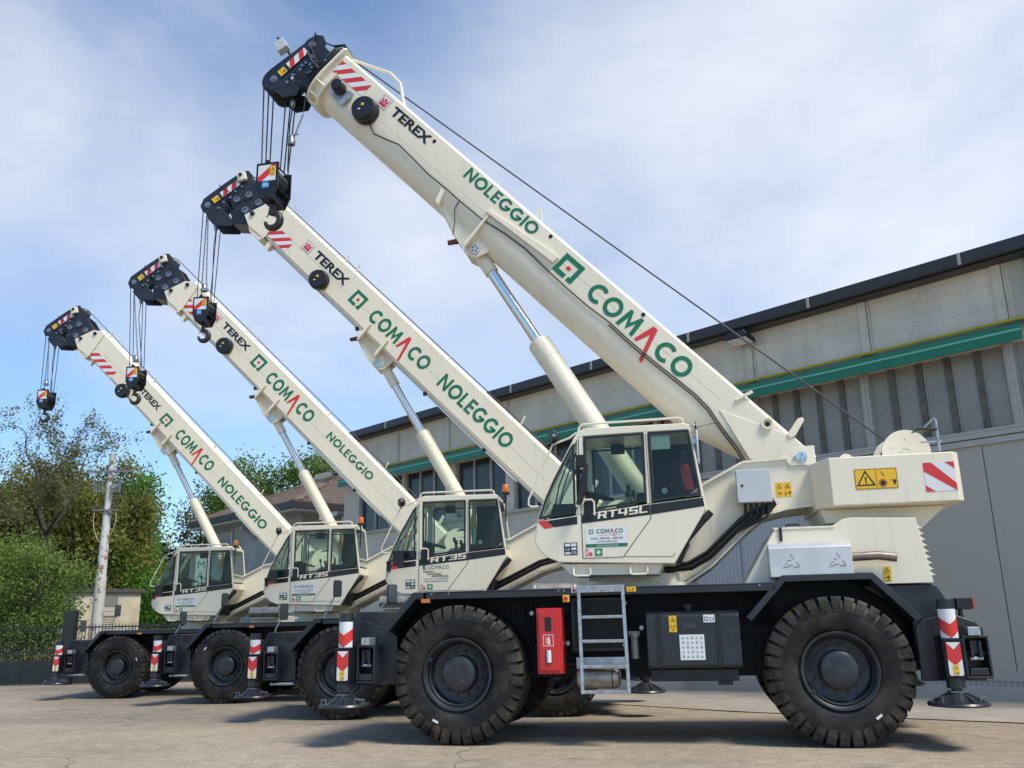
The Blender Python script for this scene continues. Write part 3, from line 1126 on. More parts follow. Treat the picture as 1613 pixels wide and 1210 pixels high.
def tri_sign(cx, cz, r):
    """outline triangle with an exclamation mark"""
    o = [(cx + r * math.cos(R_(90 + 120 * k)), cz + r * math.sin(R_(90 + 120 * k))) for k in range(3)]
    i = [(cx + r * .74 * math.cos(R_(90 + 120 * k)), cz + r * .74 * math.sin(R_(90 + 120 * k))) for k in range(3)]
    out = [[o[k], o[(k + 1) % 3], i[(k + 1) % 3], i[k]] for k in range(3)]
    out += [rect(cx - r * .07, cx + r * .07, cz - r * .06, cz + r * .36), rect(cx - r * .07, cx + r * .07, cz - r * .27, cz - r * .13)]
    return out


def crane_base(root, P, big):
    R, wb, dz = P['R'], P['wb'], P['deck']
    hx = wb / 2
    # ---- chassis
    b = MB()
    b.prism(P['chassis'], -.60, .60)
    b.box(-hx - .25, -hx + .25, -.7, .7, R - .16, R + .16)
    b.box(hx - .25, hx + .25, -.7, .7, R - .16, R + .16)
    b.cyl((-hx, -.8, R), (-hx, .8, R), .13, n=16)
    b.cyl((hx, -.8, R), (hx, .8, R), .13, n=16)
    b.cyl((-hx, -.22, R), (-hx, .22, R), .27, n=20)
    b.cyl((hx, -.22, R), (hx, .22, R), .27, n=20)
    b.build('chassis', DARK2, root, smooth=30)
    # ---- deck and mudguards, both sides
    for sy in (-1, 1):
        y0, y1 = (-1.25, -.58) if sy < 0 else (.58, 1.25)
        b = MB()
        b.prism(P['ff'], y0, y1)
        b.prism(P['rf'], y0, y1)
        b.box(P['deck0'], P['deck1'], y0, y1, dz - .018, dz)
        ye = y0 if sy < 0 else y1 - .03
        b.box(P['deck0'] + .03, P['deck1'] - .005, ye, ye + .03, dz - .085, dz - .018)
        b.build('mudguard', DARK, root, smooth=0, bevel=0.008)
        w = MB()
        yi = (-.66, -.61) if sy < 0 else (.61, .66)
        q = P['rf']
        w.prism([(q[0][0] + .06, q[0][1] - .1), (q[1][0], q[1][1] - .03), (q[2][0], q[2][1] - .03), (q[3][0] - .06, q[3][1] - .1)], *yi)
        w.prism([(P['ff'][0][0] + .1, P['ff'][0][1]), (P['ff'][1][0], dz - .03), (P['deck1'], dz - .03), (P['deck1'], dz - .55), (P['ff'][0][0] + .1, dz - .55)], *yi)
        pieces(w, 'arch_shade_plate', DARK2, root, smooth=0)  # dark plates added so the wheel arches read as black shade
    b = MB()
    b.box(P['deck0'] + .2, P['deck1'] + .3, -.58, .58, dz - .05, dz - .004)
    b.prism(P['nose'], -.98, .98)
    b.prism(P['tail'], -.93, .93)
    b.build('deck', DARK, root, smooth=0, bevel=0.015)
    for near in (True, False):
        wheel(root, R, P['rr'], -hx, near, big)
        wheel(root, R, P['rr'], hx, near, big)
        outrigger(root, P, True, near)
        outrigger(root, P, False, near)
    # ---- small things along the deck edge
    b = MB()
    ax_, az = P['amber']
    b.box(ax_ - .05, ax_ + .05, -1.262, -1.19, az - .022, az + .022)
    b.build('marker_lamp', AMBER, root, smooth=0, bevel=0.006)
    # tail lamp
    tx, tz = P['taillamp']
    b = MB()
    b.box(tx, tx + .15, -1.0, -.88, tz - .06, tz + .06)
    b.box(tx - .12, tx, -.97, -.91, tz - .03, tz + .03)
    b.box(tx + .02, tx + .06, -.97, -.91, tz - .16, tz - .06)
    tl = b.build('tail_lamp', BLACKP, root, smooth=0, bevel=0.008)
    b = MB()
    b.box(tx + .152, tx + .172, -1.0, -.88, tz - .055, tz + .055)
    b.build('lens', REDLENS, tl, smooth=0, bevel=0.004)


def mirror_stalk(root, bx, by, bz, tx, tz, h=.20, w=.10):
    b = MB()
    b.tube([(bx, by, bz), (bx, by, bz + .05), (tx, by, tz - .04)], .011, 8)
    st = b.build('mirror_arm', GALV, root)
    b = MB()
    pts = [(-w * .42, -h * .5), (w * .42, -h * .5), (w * .5, -h * .38), (w * .5, h * .4), (w * .38, h * .5), (-w * .38, h * .5), (-w * .5, h * .4), (-w * .5, -h * .38)]
    ca, sa = math.cos(R_(35)), math.sin(R_(35))
    fn = lambda a, y, z: (tx + a * ca - y * sa, by + a * sa + y * ca, tz + z)
    b.prism(pts, -.03, .025, fn)
    m = b.build('mirror', BLACKP, root, bevel=0.012)
    b = MB()
    b.prism([(x * .84, z * .9) for x, z in pts], -.031, -.034, fn)
    b.build('mirror_glass', MIRROR, m, smooth=0)


def superstructure(root, P):
    """turntable, side plates, hoses, counterweight and winch"""
    b = MB()
    b.cyl((0, 0, P['deck']), (0, 0, P['deck'] + .06), .66, n=48)
    b.cyl((0, 0, P['deck'] + .06), (0, 0, P['deck'] + .16), .60, n=48)
    b.build('turntable', CREAM2, root, smooth=30)
    b = MB()
    b.prism(P['sup'], -.36, -.315)
    b.prism(P['sup'], .565, .61)
    b.prism(P['supin'], -.315, .565)
    u = b.build('turret', CREAM, root, smooth=0, bevel=0.006)
    b = MB()
    for y0, y1 in ((-.40, -.362), (.612, .65)):
        for pth in (P['flange_lo'], P['flange_hi']):
            for (x0, z0), (x1, z1) in zip(pth, pth[1:]):
                d = Vector((x1 - x0, 0, z1 - z0)).normalized()
                nx, nz = -d.z * .028, d.x * .028
                b.prism([(x0, z0), (x1, z1), (x1 + nx, z1 + nz), (x0 + nx, z0 + nz)], y0, y1)
    pieces(b, 'turret_flange', CREAM2, u, smooth=0)
    # pivot cheeks with pale keeper plate
    px_, pz_ = P['pivot']
    b = MB()
    for y0, y1 in ((-.385, -.362), (.612, .635)):
        b.prism([(px_ - .22, pz_ + .02), (px_ - .12, pz_ - .10), (px_ + .17, pz_ - .10), (px_ + .17, pz_ + .13), (px_ - .08, pz_ + .12)], y0, y1)
    ck = pieces(b, 'pivot_plate', CREAM2, u, smooth=0, bevel=0.005)[0]
    b = MB()
    o = [(px_ + .02 + .062 * math.cos(R_(a)), pz_ + .062 * math.sin(R_(a))) for a in range(-120, 121, 20)] + [(px_ - .085, pz_ - .0)]
    b.prism(o, -.40, -.3855)
    b.build('keeper_plate', LBLUE, ck, smooth=30)
    b = MB()
    for x, z in ((-.06, 0), (.02, .03), (.05, -.02), (.0, -.03)):
        b.cyl((px_ + x, -.41, pz_ + z), (px_ + x, -.40, pz_ + z), .011, n=6)
    b.build('bolt', CHAINM, ck, smooth=0)
    # hoses along the lower flange
    b = MB()
    for k in range(4):
        pth = [(x - .012 * k, -.44 - .028 * (k % 2), z + .045 + .022 * k) for x, z in P['hose']]
        b.tube(pth, .019, 7)
    pieces(b, 'hose', BLACK, root, smooth=60)
    # counterweight
    cx0, cx1, cz0, cz1 = P['cw']
    b = MB()
    y = .95
    prof = [(cx0, -y), (cx1, -y), (cx1 + .06, -y + .08), (cx1 + .06, y - .08), (cx1, y), (cx0, y), (cx0 - .14, .6), (cx0 - .14, -.6)]
    b.prism(prof, cz0, cz1, lambda a, h, c: (a, c, h))
    b.prism([(cx0 - .1, cz0 - .001), (cx1 - .05, cz0 - .001), (cx1 - .38, cz0 - .28), (cx0 + .9, cz0 - .28), (cx0 + .7, cz0 - .16), (cx0 - .05, cz0 - .16)], -.62, .62)
    cw = b.build('counterweight', CREAM, root, smooth=0, bevel=0.014)
    flat('warning_sign', [rect(cx0 + .255, cx0 + .70, cz0 + .165, cz0 + .392)], YEL, side(-y - .003), cw)
    bl = tri_sign(cx0 + .37, cz0 + .262, .115)
    # three corners far apart: sign's own outline and small figures
    bl += frame_polys(cx0 + .26, cx0 + .695, cz0 + .17, cz0 + .387, .004)
    bl += [rect(cx0 + .479, cx0 + .483, cz0 + .175, cz0 + .383), [(cx0 + .53, cz0 + .36), (cx0 + .536, cz0 + .362), (cx0 + .565, cz0 + .305), (cx0 + .558, cz0 + .303)],
           rect(cx0 + .655, cx0 + .675, cz0 + .21, cz0 + .265), rect(cx0 + .645, cx0 + .685, cz0 + .235, cz0 + .25), rect(cx0 + .62, cx0 + .64, cz0 + .255, cz0 + .262)]
    bl += [[(cx0 + .545 + .03 * math.cos(R_(30 * k)), cz0 + .228 + .03 * math.sin(R_(30 * k))), (cx0 + .545 + .03 * math.cos(R_(30 * k + 30)), cz0 + .228 + .03 * math.sin(R_(30 * k + 30))), (cx0 + .545, cz0 + .228)] for k in range(12)]
    flat('pictogram', bl, BLKF, side(-y - .005), cw)
    flat('red_ring', ringseg(cx0 + .545, cz0 + .228, .044, .036, 0, 360, 20), RED, side(-y - .006), cw)
    a0, a1, b0, b1 = cx1 - .325, cx1 - .01, cz0 + .11, cz0 + .425
    ww = flat('reflective_panel', [rect(a0, a1, b0, b1)], WHITE, side(-y - .003), cw)
    L = a1 - a0
    flat('red_stripe', [[(a0, b1 - .02 * L), (a0, b1 - .30 * L), (a1 - .0 * L, b0), (a1, b0 + .26 * L), (a0 + .26 * L, b1), (a0, b1)],
                        [(a0, b0), (a0 + .3 * L, b0), (a0, b0 + .22 * L)], [(a1 - .3 * L, b1), (a1, b1 - .24 * L), (a1, b1)]], RED, side(-y - .005), ww)
    b = MB()
    ex = cx0 + .22
    for k in range(10):
        p, q = R_(180 * k / 10), R_(180 * (k + 1) / 10)
        b.prism([(ex + .075 * math.cos(p), cz1 - .01 + .075 * math.sin(p)), (ex + .075 * math.cos(q), cz1 - .01 + .075 * math.sin(q)),
                 (ex + .037 * math.cos(q), cz1 - .01 + .037 * math.sin(q)), (ex + .037 * math.cos(p), cz1 - .01 + .037 * math.sin(p))], -.78, -.75)
    b.build('lifting_eye', CREAM2, cw, smooth=40)
    # winch
    wx, wz = P['winch']
    b = MB()
    for y0, y1 in ((-.02, .0), (.55, .57)):
        b.cyl((wx, y0, wz), (wx, y1, wz), .275, n=48)
    for k in range(14):
        a = rng.uniform(0, 6.28)
        r = rng.choice((.06, .12, .17))
        b.cyl((wx + r * math.cos(a), -.026, wz + r * math.sin(a)), (wx + r * math.cos(a), -.018, wz + r * math.sin(a)), .013, n=8)
    b.box(wx - .3, wx + .3, -.05, .6, wz - .42, wz - .2)
    wi = b.build('winch', CREAM, root, smooth=35)
    b = MB()
    for k in range(22):
        y = .012 + k * .0245
        b.lathe([(.19, y - .012), (.205, y), (.19, y + .012)], c=(wx, 0, wz), n=32)
    b.build('rope_drum', ROPE, wi, smooth=60)
    b = MB()
    b.tube([(wx + .30, -.3, wz - .05), (wx + .30, -.3, wz + .32), (wx + .29, -.3, wz + .345), (wx + .17, -.28, wz + .24)], .014, 8)
    b.box(wx + .1, wx + .34, -.30, -.26, wz + .06, wz + .075)
    b.build('mirror_arm', GALV, wi)
    b = MB()
    b.prism([(wx + .02, wz + .19), (wx + .10, wz + .235), (wx + .30, wz + .22), (wx + .30, wz + .20), (wx + .1, wz + .20)], -.34, -.2)
    b.build('winch_mirror', BLACKP, wi, smooth=0, bevel=0.01)
    return u


def cab(root, dx, dz, P):
    """driver's cab; drawn at the size of the nearest crane, then moved by dx, dz"""
    Y0, Y1 = -1.10, -.22
    T = lambda pts: [(x + dx, z + dz) for x, z in pts]
    pr = lambda b, pts, y0, y1: b.prism(T(pts), y0, y1)
    b = MB()
    # lower shell below the glass line
    low = [(-1.135, 2.17), (-1.11, 2.405), (-.637, 2.455), (.16, 2.545), (.80, 2.60), (.812, 2.47), (.425, 1.875), (-.86, 1.93), (-1.0, 1.99), (-1.085, 2.07)]
    pr(b, low, Y0, Y1)
    # pillars, both sides, and roof
    for y0, y1 in ((Y0, Y0 + .06), (Y1 - .06, Y1)):
        pr(b, [(-1.11, 2.405), (-1.055, 2.41), (-.92, 2.76), (-.60, 3.345), (-.58, 3.44), (-.64, 3.36), (-.985, 2.74)], y0, y1)
        pr(b, [(-.637, 2.455), (-.535, 2.468), (-.535, 3.365), (-.61, 3.345)], y0, y1)
        pr(b, [(.158, 2.545), (.215, 2.55), (.212, 3.38), (.165, 3.375)], y0, y1)
        pr(b, [(.765, 2.597), (.80, 2.60), (.70, 3.40), (.672, 3.385)], y0, y1)
    pr(b, [(-.61, 3.345), (-.53, 3.365), (.165, 3.372), (.69, 3.372), (.695, 3.43), (.64, 3.452), (-.50, 3.462), (-.575, 3.44)], Y0, Y1)
    c = b.build('cab', CREAM, root, smooth=0, bevel=0.012)
    # black rubber round the panes
    def ringp(pts, w):
        cx, cz = sum(p[0] for p in pts) / len(pts), sum(p[1] for p in pts) / len(pts)
        inn = []
        n = len(pts)
        for k in range(n):
            p, q, r = Vector(pts[k - 1]), Vector(pts[k]), Vector(pts[(k + 1) % n])
            e1, e2 = (q - p).normalized(), (r - q).normalized()
            n1, n2 = Vector((-e1.y, e1.x)), Vector((-e2.y, e2.x))
            if n1.dot(Vector((cx, cz)) - q) < 0:
                n1, n2 = -n1, -n2
            m = (n1 + n2).normalized()
            inn.append(tuple(q + m * (w / max(.3, m.dot(n1)))))
        return [[pts[k], pts[(k + 1) % n], inn[(k + 1) % n], inn[k]] for k in range(n)], inn
    panes = [[(-1.09, 2.425), (-.650, 2.475), (-.640, 3.30), (-.69, 3.24), (-.90, 2.87), (-1.0, 2.66)],
             [(-.530, 2.492), (.158, 2.572), (.165, 3.365), (-.530, 3.360)],
             [(.216, 2.565), (.766, 2.628), (.676, 3.368), (.214, 3.368)]]
    for yy, out in ((Y0 - .002, -1), (Y1 + .002, 1)):
        for p in panes:
            fr, inn = ringp(T(p), .026)
            b = MB()
            for q in fr:
                b.prism(q, yy, yy + out * .004)
            w = b.build('window', BLKF, c, smooth=0)
            b = MB()
            b.poly([(p_, yy, q_) for p_, q_ in inn])
            b.build('pane', GLASS, w, smooth=0)
    # windscreen and rear screen
    b = MB()
    arcp = T([(-1.095, 2.43), (-.985, 2.70), (-.87, 2.94), (-.70, 3.25), (-.62, 3.36)])
    for (x0, z0), (x1, z1) in zip(arcp, arcp[1:]):
        b.poly([(x0, Y0 + .06, z0), (x1, Y0 + .06, z1), (x1, Y1 - .06, z1), (x0, Y1 - .06, z0)])
    b.build('windscreen', GLASS, c, smooth=50)
    b = MB()
    b.poly([(.79 + dx, Y0 + .06, 2.63 + dz), (.79 + dx, Y1 - .06, 2.63 + dz), (.70 + dx, Y1 - .06, 3.36 + dz), (.70 + dx, Y0 + .06, 3.36 + dz)])
    b.build('rear_screen', GLASS, c, smooth=0)
    # seat, console, steering wheel, dark trim behind the seat
    b = MB()
    pr(b, [(.02, 2.60), (.42, 2.56), (.46, 2.66), (.04, 2.72)], -.86, -.40)
    pr(b, [(.36, 2.62), (.50, 2.60), (.60, 3.02), (.55, 3.06), (.47, 3.02)], -.84, -.42)
    pr(b, [(.52, 3.03), (.60, 3.03), (.62, 3.2), (.55, 3.2)], -.74, -.52)
    b.build('seat', SEAT, c, bevel=0.03)
    b = MB()
    pr(b, [(.20, 2.56), (.76, 2.60), (.68, 3.36), (.40, 3.36), (.24, 3.36)], Y1 - .066, Y1 - .061)
    pr(b, [(-.5, 2.50), (.76, 2.63), (.76, 2.60), (-.5, 2.47)], Y0 + .07, Y1 - .07)
    pr(b, [(-1.0, 2.43), (-.75, 2.5), (-.72, 2.62), (-.95, 2.62)], Y0 + .25, Y1 - .2)
    b.build('trim', INTER, c, smooth=0)
    b = MB()
    pr(b, [(-.30, 2.52), (.12, 2.55), (.12, 2.70), (-.2, 2.66)], Y1 - .27, Y1 - .1)
    b.build('console', CONSOLE, c, bevel=0.02)
    b = MB()
    cx, cz = -.44 + dx, 2.72 + dz
    b.tube([(cx + .19 * math.cos(a) * .98, -.63 + .19 * math.sin(a), cz - .05 * math.cos(a)) for a in [2 * math.pi * k / 20 for k in range(20)]], .015, 8, closed=True)
    b.tube([(cx - .16, -.63, cz + .04), (cx, -.63, cz), (cx + .16, -.63, cz - .04)], .012, 6)
    b.tube([(cx, -.63, cz), (cx - .12, -.63, cz - .28)], .03, 8)
    b.build('steering_wheel', BLACKP, c)
    b = MB()
    b.box(-.27 + dx, -.10 + dx, -.55, -.45, 3.24 + dz, 3.36 + dz)
    b.build('roof_console', INTER, c, smooth=0, bevel=0.02)
    b = MB()
    pr(b, [(-.66, 2.50), (-.50, 2.52), (-.50, 2.72), (-.60, 2.80), (-.68, 2.78)], -.60, -.36)
    b.build('dashboard', INTER, c, smooth=0, bevel=0.02)
    b = MB()
    for jx, jy in ((-.02, -.90), (.0, -.38), (-.08, -.36)):
        b.tube([(jx + dx, jy, 2.58 + dz), (jx - .03 + dx, jy, 2.74 + dz)], .012, 6)
        b.cyl((jx - .03 + dx, jy, 2.73 + dz), (jx - .035 + dx, jy, 2.80 + dz), .024, n=8)
    pieces(b, 'lever', BLACKP, c)
    b = MB()
    b.cyl((.36 + dx, -.845, 2.72 + dz), (.36 + dx, -.855, 2.72 + dz), .035, n=14)
    b.build('seat_knob', GREYB, c)
    flat('yellow_notice', [rect(.13, .20, 3.0, 3.2)], YEL, lambda a, z: (a + dx, Y1 - .075, z + dz), c)
    b = MB()
    b.tube([(-.72 + dx, Y0 + .2, 3.18 + dz), (-.90 + dx, -.66, 2.86 + dz), (-.98 + dx, -.62, 2.55 + dz)], .009, 6)
    b.tube([(-.66 + dx, Y0 + .28, 3.22 + dz), (-.86 + dx, -.55, 2.86 + dz), (-.95 + dx, -.52, 2.5 + dz)], .009, 6)
    pieces(b, 'wiper', BLACKP, c)
    # black band with red start, door lines
    band = [[(-.915, 2.327), (-.637, 2.352), (-.637, 2.440), (-.99, 2.404)], [(-.585, 2.357), (.19, 2.425), (.19, 2.540), (-.585, 2.452)], [(.202, 2.426), (.795, 2.495), (.782, 2.592), (.202, 2.540)]]
    D = lambda y: (lambda a, z: (a + dx, y, z + dz))
    st = flat('black_band', band, BLKF, D(Y0 - .0025), c)
    flat('red_flash', [[(-1.098, 2.400), (-1.02, 2.316), (-.922, 2.326), (-.998, 2.410)]], RED, D(Y0 - .0035), st)
    ln = []
    def line(p, w=.008):
        for a, q in zip(p, p[1:]):
            d = (Vector(q) - Vector(a)).normalized()
            n = Vector((-d.y, d.x)) * w / 2
            ln.append([tuple(Vector(a) - n), tuple(Vector(q) - n), tuple(Vector(q) + n), tuple(Vector(a) + n)])
    line([(-.588, 3.34), (-.588, 1.965)])
    line([(-.588, 1.965), (-.135, 1.968)])
    line([(-.135, 1.968), (.197, 2.385), (.197, 2.54)])
    line([(-.135, 1.973), (.41, 1.955), (.44, 1.99)], .006)
    line([(.197, 2.55), (.190, 3.36)], .006)
    flat('door', ln, SEAM, D(Y0 - .0042), c)
    b = MB()
    b.tube([(-.57 + dx, Y0 - .03, 2.62 + dz), (-.46 + dx, Y0 - .03, 2.62 + dz), (-.435 + dx, Y0 - .03, 2.595 + dz), (-.435 + dx, Y0 - .03, 2.44 + dz)], .011, 6)
    b.build('grab_handle', CREAM2, c)
    b = MB()
    b.box(-.555 + dx, -.462 + dx, Y0 - .014, Y0 - .004, 2.42 + dz, 2.60 + dz)
    b.box(-.535 + dx, -.485 + dx, Y0 - .022, Y0 - .014, 2.46 + dz, 2.54 + dz)
    b.build('door_handle', BLACKP, c, smooth=0, bevel=0.006)
    # underframe with two steps
    b = MB()
    pr(b, [(-.865, 1.916), (.30, 1.888), (.24, 1.768), (-.74, 1.785)], Y0 + .06, Y1 - .02)
    uf = b.build('cab_underframe', CREAM2, c, smooth=0, bevel=0.008)
    b = MB()
    for xa in (-.705, -.068):
        b.tube([(xa + dx, Y0 + .03, 1.875 + dz), (xa + dx, Y0 + .02, 1.79 + dz), (xa + .02 + dx, Y0 + .02, 1.775 + dz), (xa + .17 + dx, Y0 + .02, 1.775 + dz), (xa + .19 + dx, Y0 + .02, 1.79 + dz), (xa + .19 + dx, Y0 + .03, 1.87 + dz)], .012, 8)
    pieces(b, 'step', CREAM2, uf)
    # roof rail and front guard tube
    b = MB()
    for y in (Y0 + .03, Y1 - .03):
        b.tube([(-.60 + dx, y, 3.40 + dz), (-.57 + dx, y, 3.49 + dz), (-.53 + dx, y, 3.515 + dz), (.58 + dx, y, 3.522 + dz), (.62 + dx, y, 3.50 + dz), (.625 + dx, y, 3.43 + dz)], .013, 8)
    pieces(b, 'roof_rail', CREAM2, c)
    b = MB()
    for y in (Y0 + .03,):
        b.tube([(-.61 + dx, y, 3.42 + dz), (-.70 + dx, y, 3.36 + dz), (-.895 + dx, y, 3.295 + dz), (-.91 + dx, y, 3.27 + dz), (-1.20 + dx, y, 2.67 + dz), (-1.205 + dx, y, 2.60 + dz), (-1.17 + dx, y, 2.575 + dz), (-1.09 + dx, y, 2.58 + dz)], .012, 8)
    b.build('guard_tube', CREAM2, c)
    # work lamp
    b = MB()
    lx, lz = -.885 + dx, 3.37 + dz
    b.lathe([(.0, -.055), (.045, -.05), (.062, -.02), (.066, .03), (.06, .045), (.0, .046)], c=(lx, Y0 + .03, lz), ax=(-.8, -.5, -.15), n=20)
    b.tube([(lx, Y0 + .03, lz - .05), (lx, Y0 + .03, lz - .10)], .01, 6)
    b.tube([(lx - .01, Y0 + .0, lz + .05), (lx - .005, Y0 + .0, lz + .085), (lx + .03, Y0 + .02, lz + .08), (lx + .03, Y0 + .03, lz + .045)], .007, 6)
    b.build('work_lamp', BLACKP, c)
    # cylinder that tips the cab
    b = MB()
    b.cyl((.83 + dx, Y0 + .05, 2.40 + dz), (.46 + dx, Y0 + .05, 2.01 + dz), .033, n=14)
    b.cyl((.86 + dx, Y0 + .05, 2.432 + dz), (.78 + dx, Y0 + .05, 2.35 + dz), .040, n=14)
    b.cyl((.55 + dx, Y0 + .05, 2.105 + dz), (.44 + dx, Y0 + .05, 1.99 + dz), .04, n=14)
    pr(b, [(.40, 1.90), (.47, 1.88), (.60, 2.12), (.55, 2.14)], Y0 + .10, Y1 - .1)
    b.build('tilt_cylinder', BLACK, c)
    # stickers every cab has
    ce = flat('type_plate', [rect(-.80, -.648, 2.008, 2.147)], BLKF, D(Y0 - .003), c)
    flat('plate_field', [rect(-.788, -.727, 2.105, 2.137), rect(-.717, -.66, 2.105, 2.137), rect(-.717, -.66, 2.065, 2.09), rect(-.79, -.73, 2.018, 2.04)], WHITE, D(Y0 - .0045), ce)
    text('lettering', 'CE', -.785, 2.055, .03, WHITE, D(Y0 - .0045), ce)
    text('lettering', '105', -.718, 2.02, .032, WHITE, D(Y0 - .0045), ce)
    fx = flat('fire_sign', [rect(-.562, -.477, 1.988, 2.07)], WHITE, D(Y0 - .003), c)
    flat('red_field', [rect(-.557, -.523, 1.993, 2.065), rect(-.517, -.482, 1.993, 2.03)], RED, D(Y0 - .0045), fx)
    flat('pictogram', [rect(-.549, -.535, 2.0, 2.045), rect(-.541, -.532, 2.045, 2.056)], WHITE, D(Y0 - .0055), fx)
    fa = flat('first_aid_sign', [rect(-.452, -.366, 1.988, 2.07)], SGREEN, D(Y0 - .003), c)
    flat('white_cross', [rect(-.417, -.401, 2.004, 2.054), rect(-.434, -.417, 2.021, 2.037), rect(-.401, -.384, 2.021, 2.037)], WHITE, D(Y0 - .0045), fa)
    flat('lettering', block_word(P['model'], .565, .082), CREAM2, lambda a, z: (a - .405 + dx, Y0 - .0045, z + 2.402 + dz + a * .088), c)
    # owner's sticker
    if P['sticker'] == 'panel':
        s = flat('owner_sign', [rect(-.551, -.080, 2.088, 2.31)], WHITE, D(Y0 - .003), c)
        flat('green_strip', [rect(-.551, -.080, 2.088, 2.122)], GREEN, D(Y0 - .0045), s)
        k = [(-.512, 2.235), .048]
        x, z, e = -.512, 2.235, .05
        flat('emblem', frame_polys(x, x + e, z, z + e, .009), GREEN, D(Y0 - .0045), s)
        flat('emblem_dot', [rect(x + .02, x + .03, z + .02, z + .03)], RED, D(Y0 - .0045), s)
        g, r = word('COMACO', -.425, -.125, 2.237, .05)
        flat('lettering', g, GREEN, D(Y0 - .0045), s)
        flat('red_letter', r, RED, D(Y0 - .0048), s)
        text('lettering', 'Construction  &  Lifting  Equipment', -.275, 2.213, .0125, RED, D(Y0 - .0045), s, width=.24, centre=True)
        text('lettering', 'SALES - RENTAL - SERVICE', -.31, 2.172, .021, BLKF, D(Y0 - .0045), s, bold=.01, width=.36, centre=True)
        text('lettering', '(+39 02 99062169)', -.31, 2.135, .022, BLKF, D(Y0 - .0045), s, width=.23, centre=True)
        text('lettering', 'www.comacomc.com', -.31, 2.097, .016, WHITE, D(Y0 - .0055), s, bold=.01, width=.24, centre=True)
    else:
        flat('emblem', [rect(-.525, -.465, 2.298, 2.362)], GREEN, D(Y0 - .003), c)
        flat('emblem_bar', [rect(-.495, -.465, 2.311, 2.327), rect(-.495, -.465, 2.335, 2.349)], CREAM2, D(Y0 - .0045), c)
        text('lettering', 'CO.MA.CO.', -.44, 2.303, .058, BLKF, D(Y0 - .003), c, width=.345)
        text('lettering', 'VENDITA', -.522, 2.248, .03, BLKF, D(Y0 - .003), c, bold=.015, width=.18)
        text('lettering', 'NOLEGGIO', -.45, 2.212, .03, BLKF, D(Y0 - .003), c, bold=.015, width=.22)
        text('lettering', 'ASSISTENZA', -.39, 2.176, .03, BLKF, D(Y0 - .003), c, bold=.015, width=.28)
        text('lettering', 'Cesate (MI)  tel. 02 99062169', -.512, 2.140, .022, BLKF, D(Y0 - .003), c, width=.39)
        text('lettering', 'www.comacopro.com', -.512, 2.102, .03, BLKF, D(Y0 - .003), c, width=.39)
    return c


def door_mirror_arm(root, dx, dz, style):
    Y0 = -1.10
    b = MB()
    if style == 'tall':
        b.tube([(-.60 + dx, Y0 - .10, 3.06 + dz), (-.60 + dx, Y0 - .10, 2.62 + dz)], .022, 8)
        b.box(-.61 + dx, -.50 + dx, Y0 - .13, Y0 - .04, 2.99 + dz, 3.13 + dz)
        b.box(-.645 + dx, -.55 + dx, Y0 - .08, Y0 - .0, 2.93 + dz, 2.97 + dz)
        b.prism([(-.625 + dx, 2.56 + dz), (-.575 + dx, 2.555 + dz), (-.50 + dx, 2.72 + dz), (-.475 + dx, 3.02 + dz), (-.50 + dx, 3.05 + dz), (-.56 + dx, 2.86 + dz)], Y0 - .17, Y0 - .08)
        b.build('cab_mirror', BLACKP, root, bevel=0.014)
    else:
        b.tube([(-1.06 + dx, Y0 - .03, 2.33 + dz), (-1.09 + dx, Y0 - .08, 2.42 + dz), (-.80 + dx, Y0 - .18, 2.47 + dz)], .015, 8)
        b.box(-.955 + dx, -.79 + dx, Y0 - .24, Y0 - .17, 2.35 + dz, 2.585 + dz)
        b.box(-1.10 + dx, -1.04 + dx, Y0 - .05, Y0 + .03, 2.28 + dz, 2.44 + dz)
        b.build('cab_mirror', BLACKP, root, bevel=0.012)


def boom_frame(piv, al):
    a = R_(al)
    U = Vector((-math.cos(a), 0, math.sin(a)))
    V = Vector((math.sin(a), 0, math.cos(a)))
    O = Vector((piv[0], 0, piv[1]))
    return lambda u, y, v: tuple(O + u * U + v * V + Vector((0, y, 0)))


def reel(parent, B, u, v, y, r, depth):
    b = MB()
    c = Vector(B(u, y, v))
    b.lathe([(r * .8, 0), (r, -.012), (r, -depth * .35), (r * .9, -depth * .38), (r * .9, -depth * .46), (r * .98, -depth * .5), (r * .98, -depth * .66), (r * .90, -depth * .70), (r * .90, -depth * .92), (r * .84, -depth), (.0, -depth)], c=c, ax=(0, 1, 0), n=40)
    for k in range(12):
        a = 2 * math.pi * k / 12
        q = Vector((math.cos(a), 0, math.sin(a))) * r * .93
        b.cyl(c + q + Vector((0, -depth * .33, 0)), c + q + Vector((0, -depth * .55, 0)), .012, n=6)
    o = b.build('cable_reel', BLACKP, parent, smooth=30)
    f = lambda a, z: tuple(c + Vector((a, -depth - .002, z)))
    flat('reel_label', [rect(-.02, .025, .02, .06)], YEL, f, o)
    flat('reel_label', [rect(-.07, -.035, -.04, -.02)], WHITE, f, o)
    return o


def beacon_red(parent, B, u, v, y):
    b = MB()
    p = Vector(B(u, y, v))
    b.cyl(p, p + Vector((-.11, -.0, -.01)), .04, .036, n=14)
    b.cyl(p + Vector((.05, 0, .005)), p, .042, n=14)
    b.build('boom_lamp', DARKRED, parent)


def swage_socket(parent, p, h=.16):
    b = MB()
    p = Vector(p)
    b.cyl(p, p + Vector((0, 0, -h * .35)), .022, n=10)
    b.cyl(p + Vector((0, 0, -h * .35)), p + Vector((0, 0, -h * .8)), .045, .035, n=12)
    b.cyl(p + Vector((0, 0, -h * .8)), p + Vector((0, 0, -h)), .02, n=10)
    return b.build('rope_socket', CHAINM, parent)


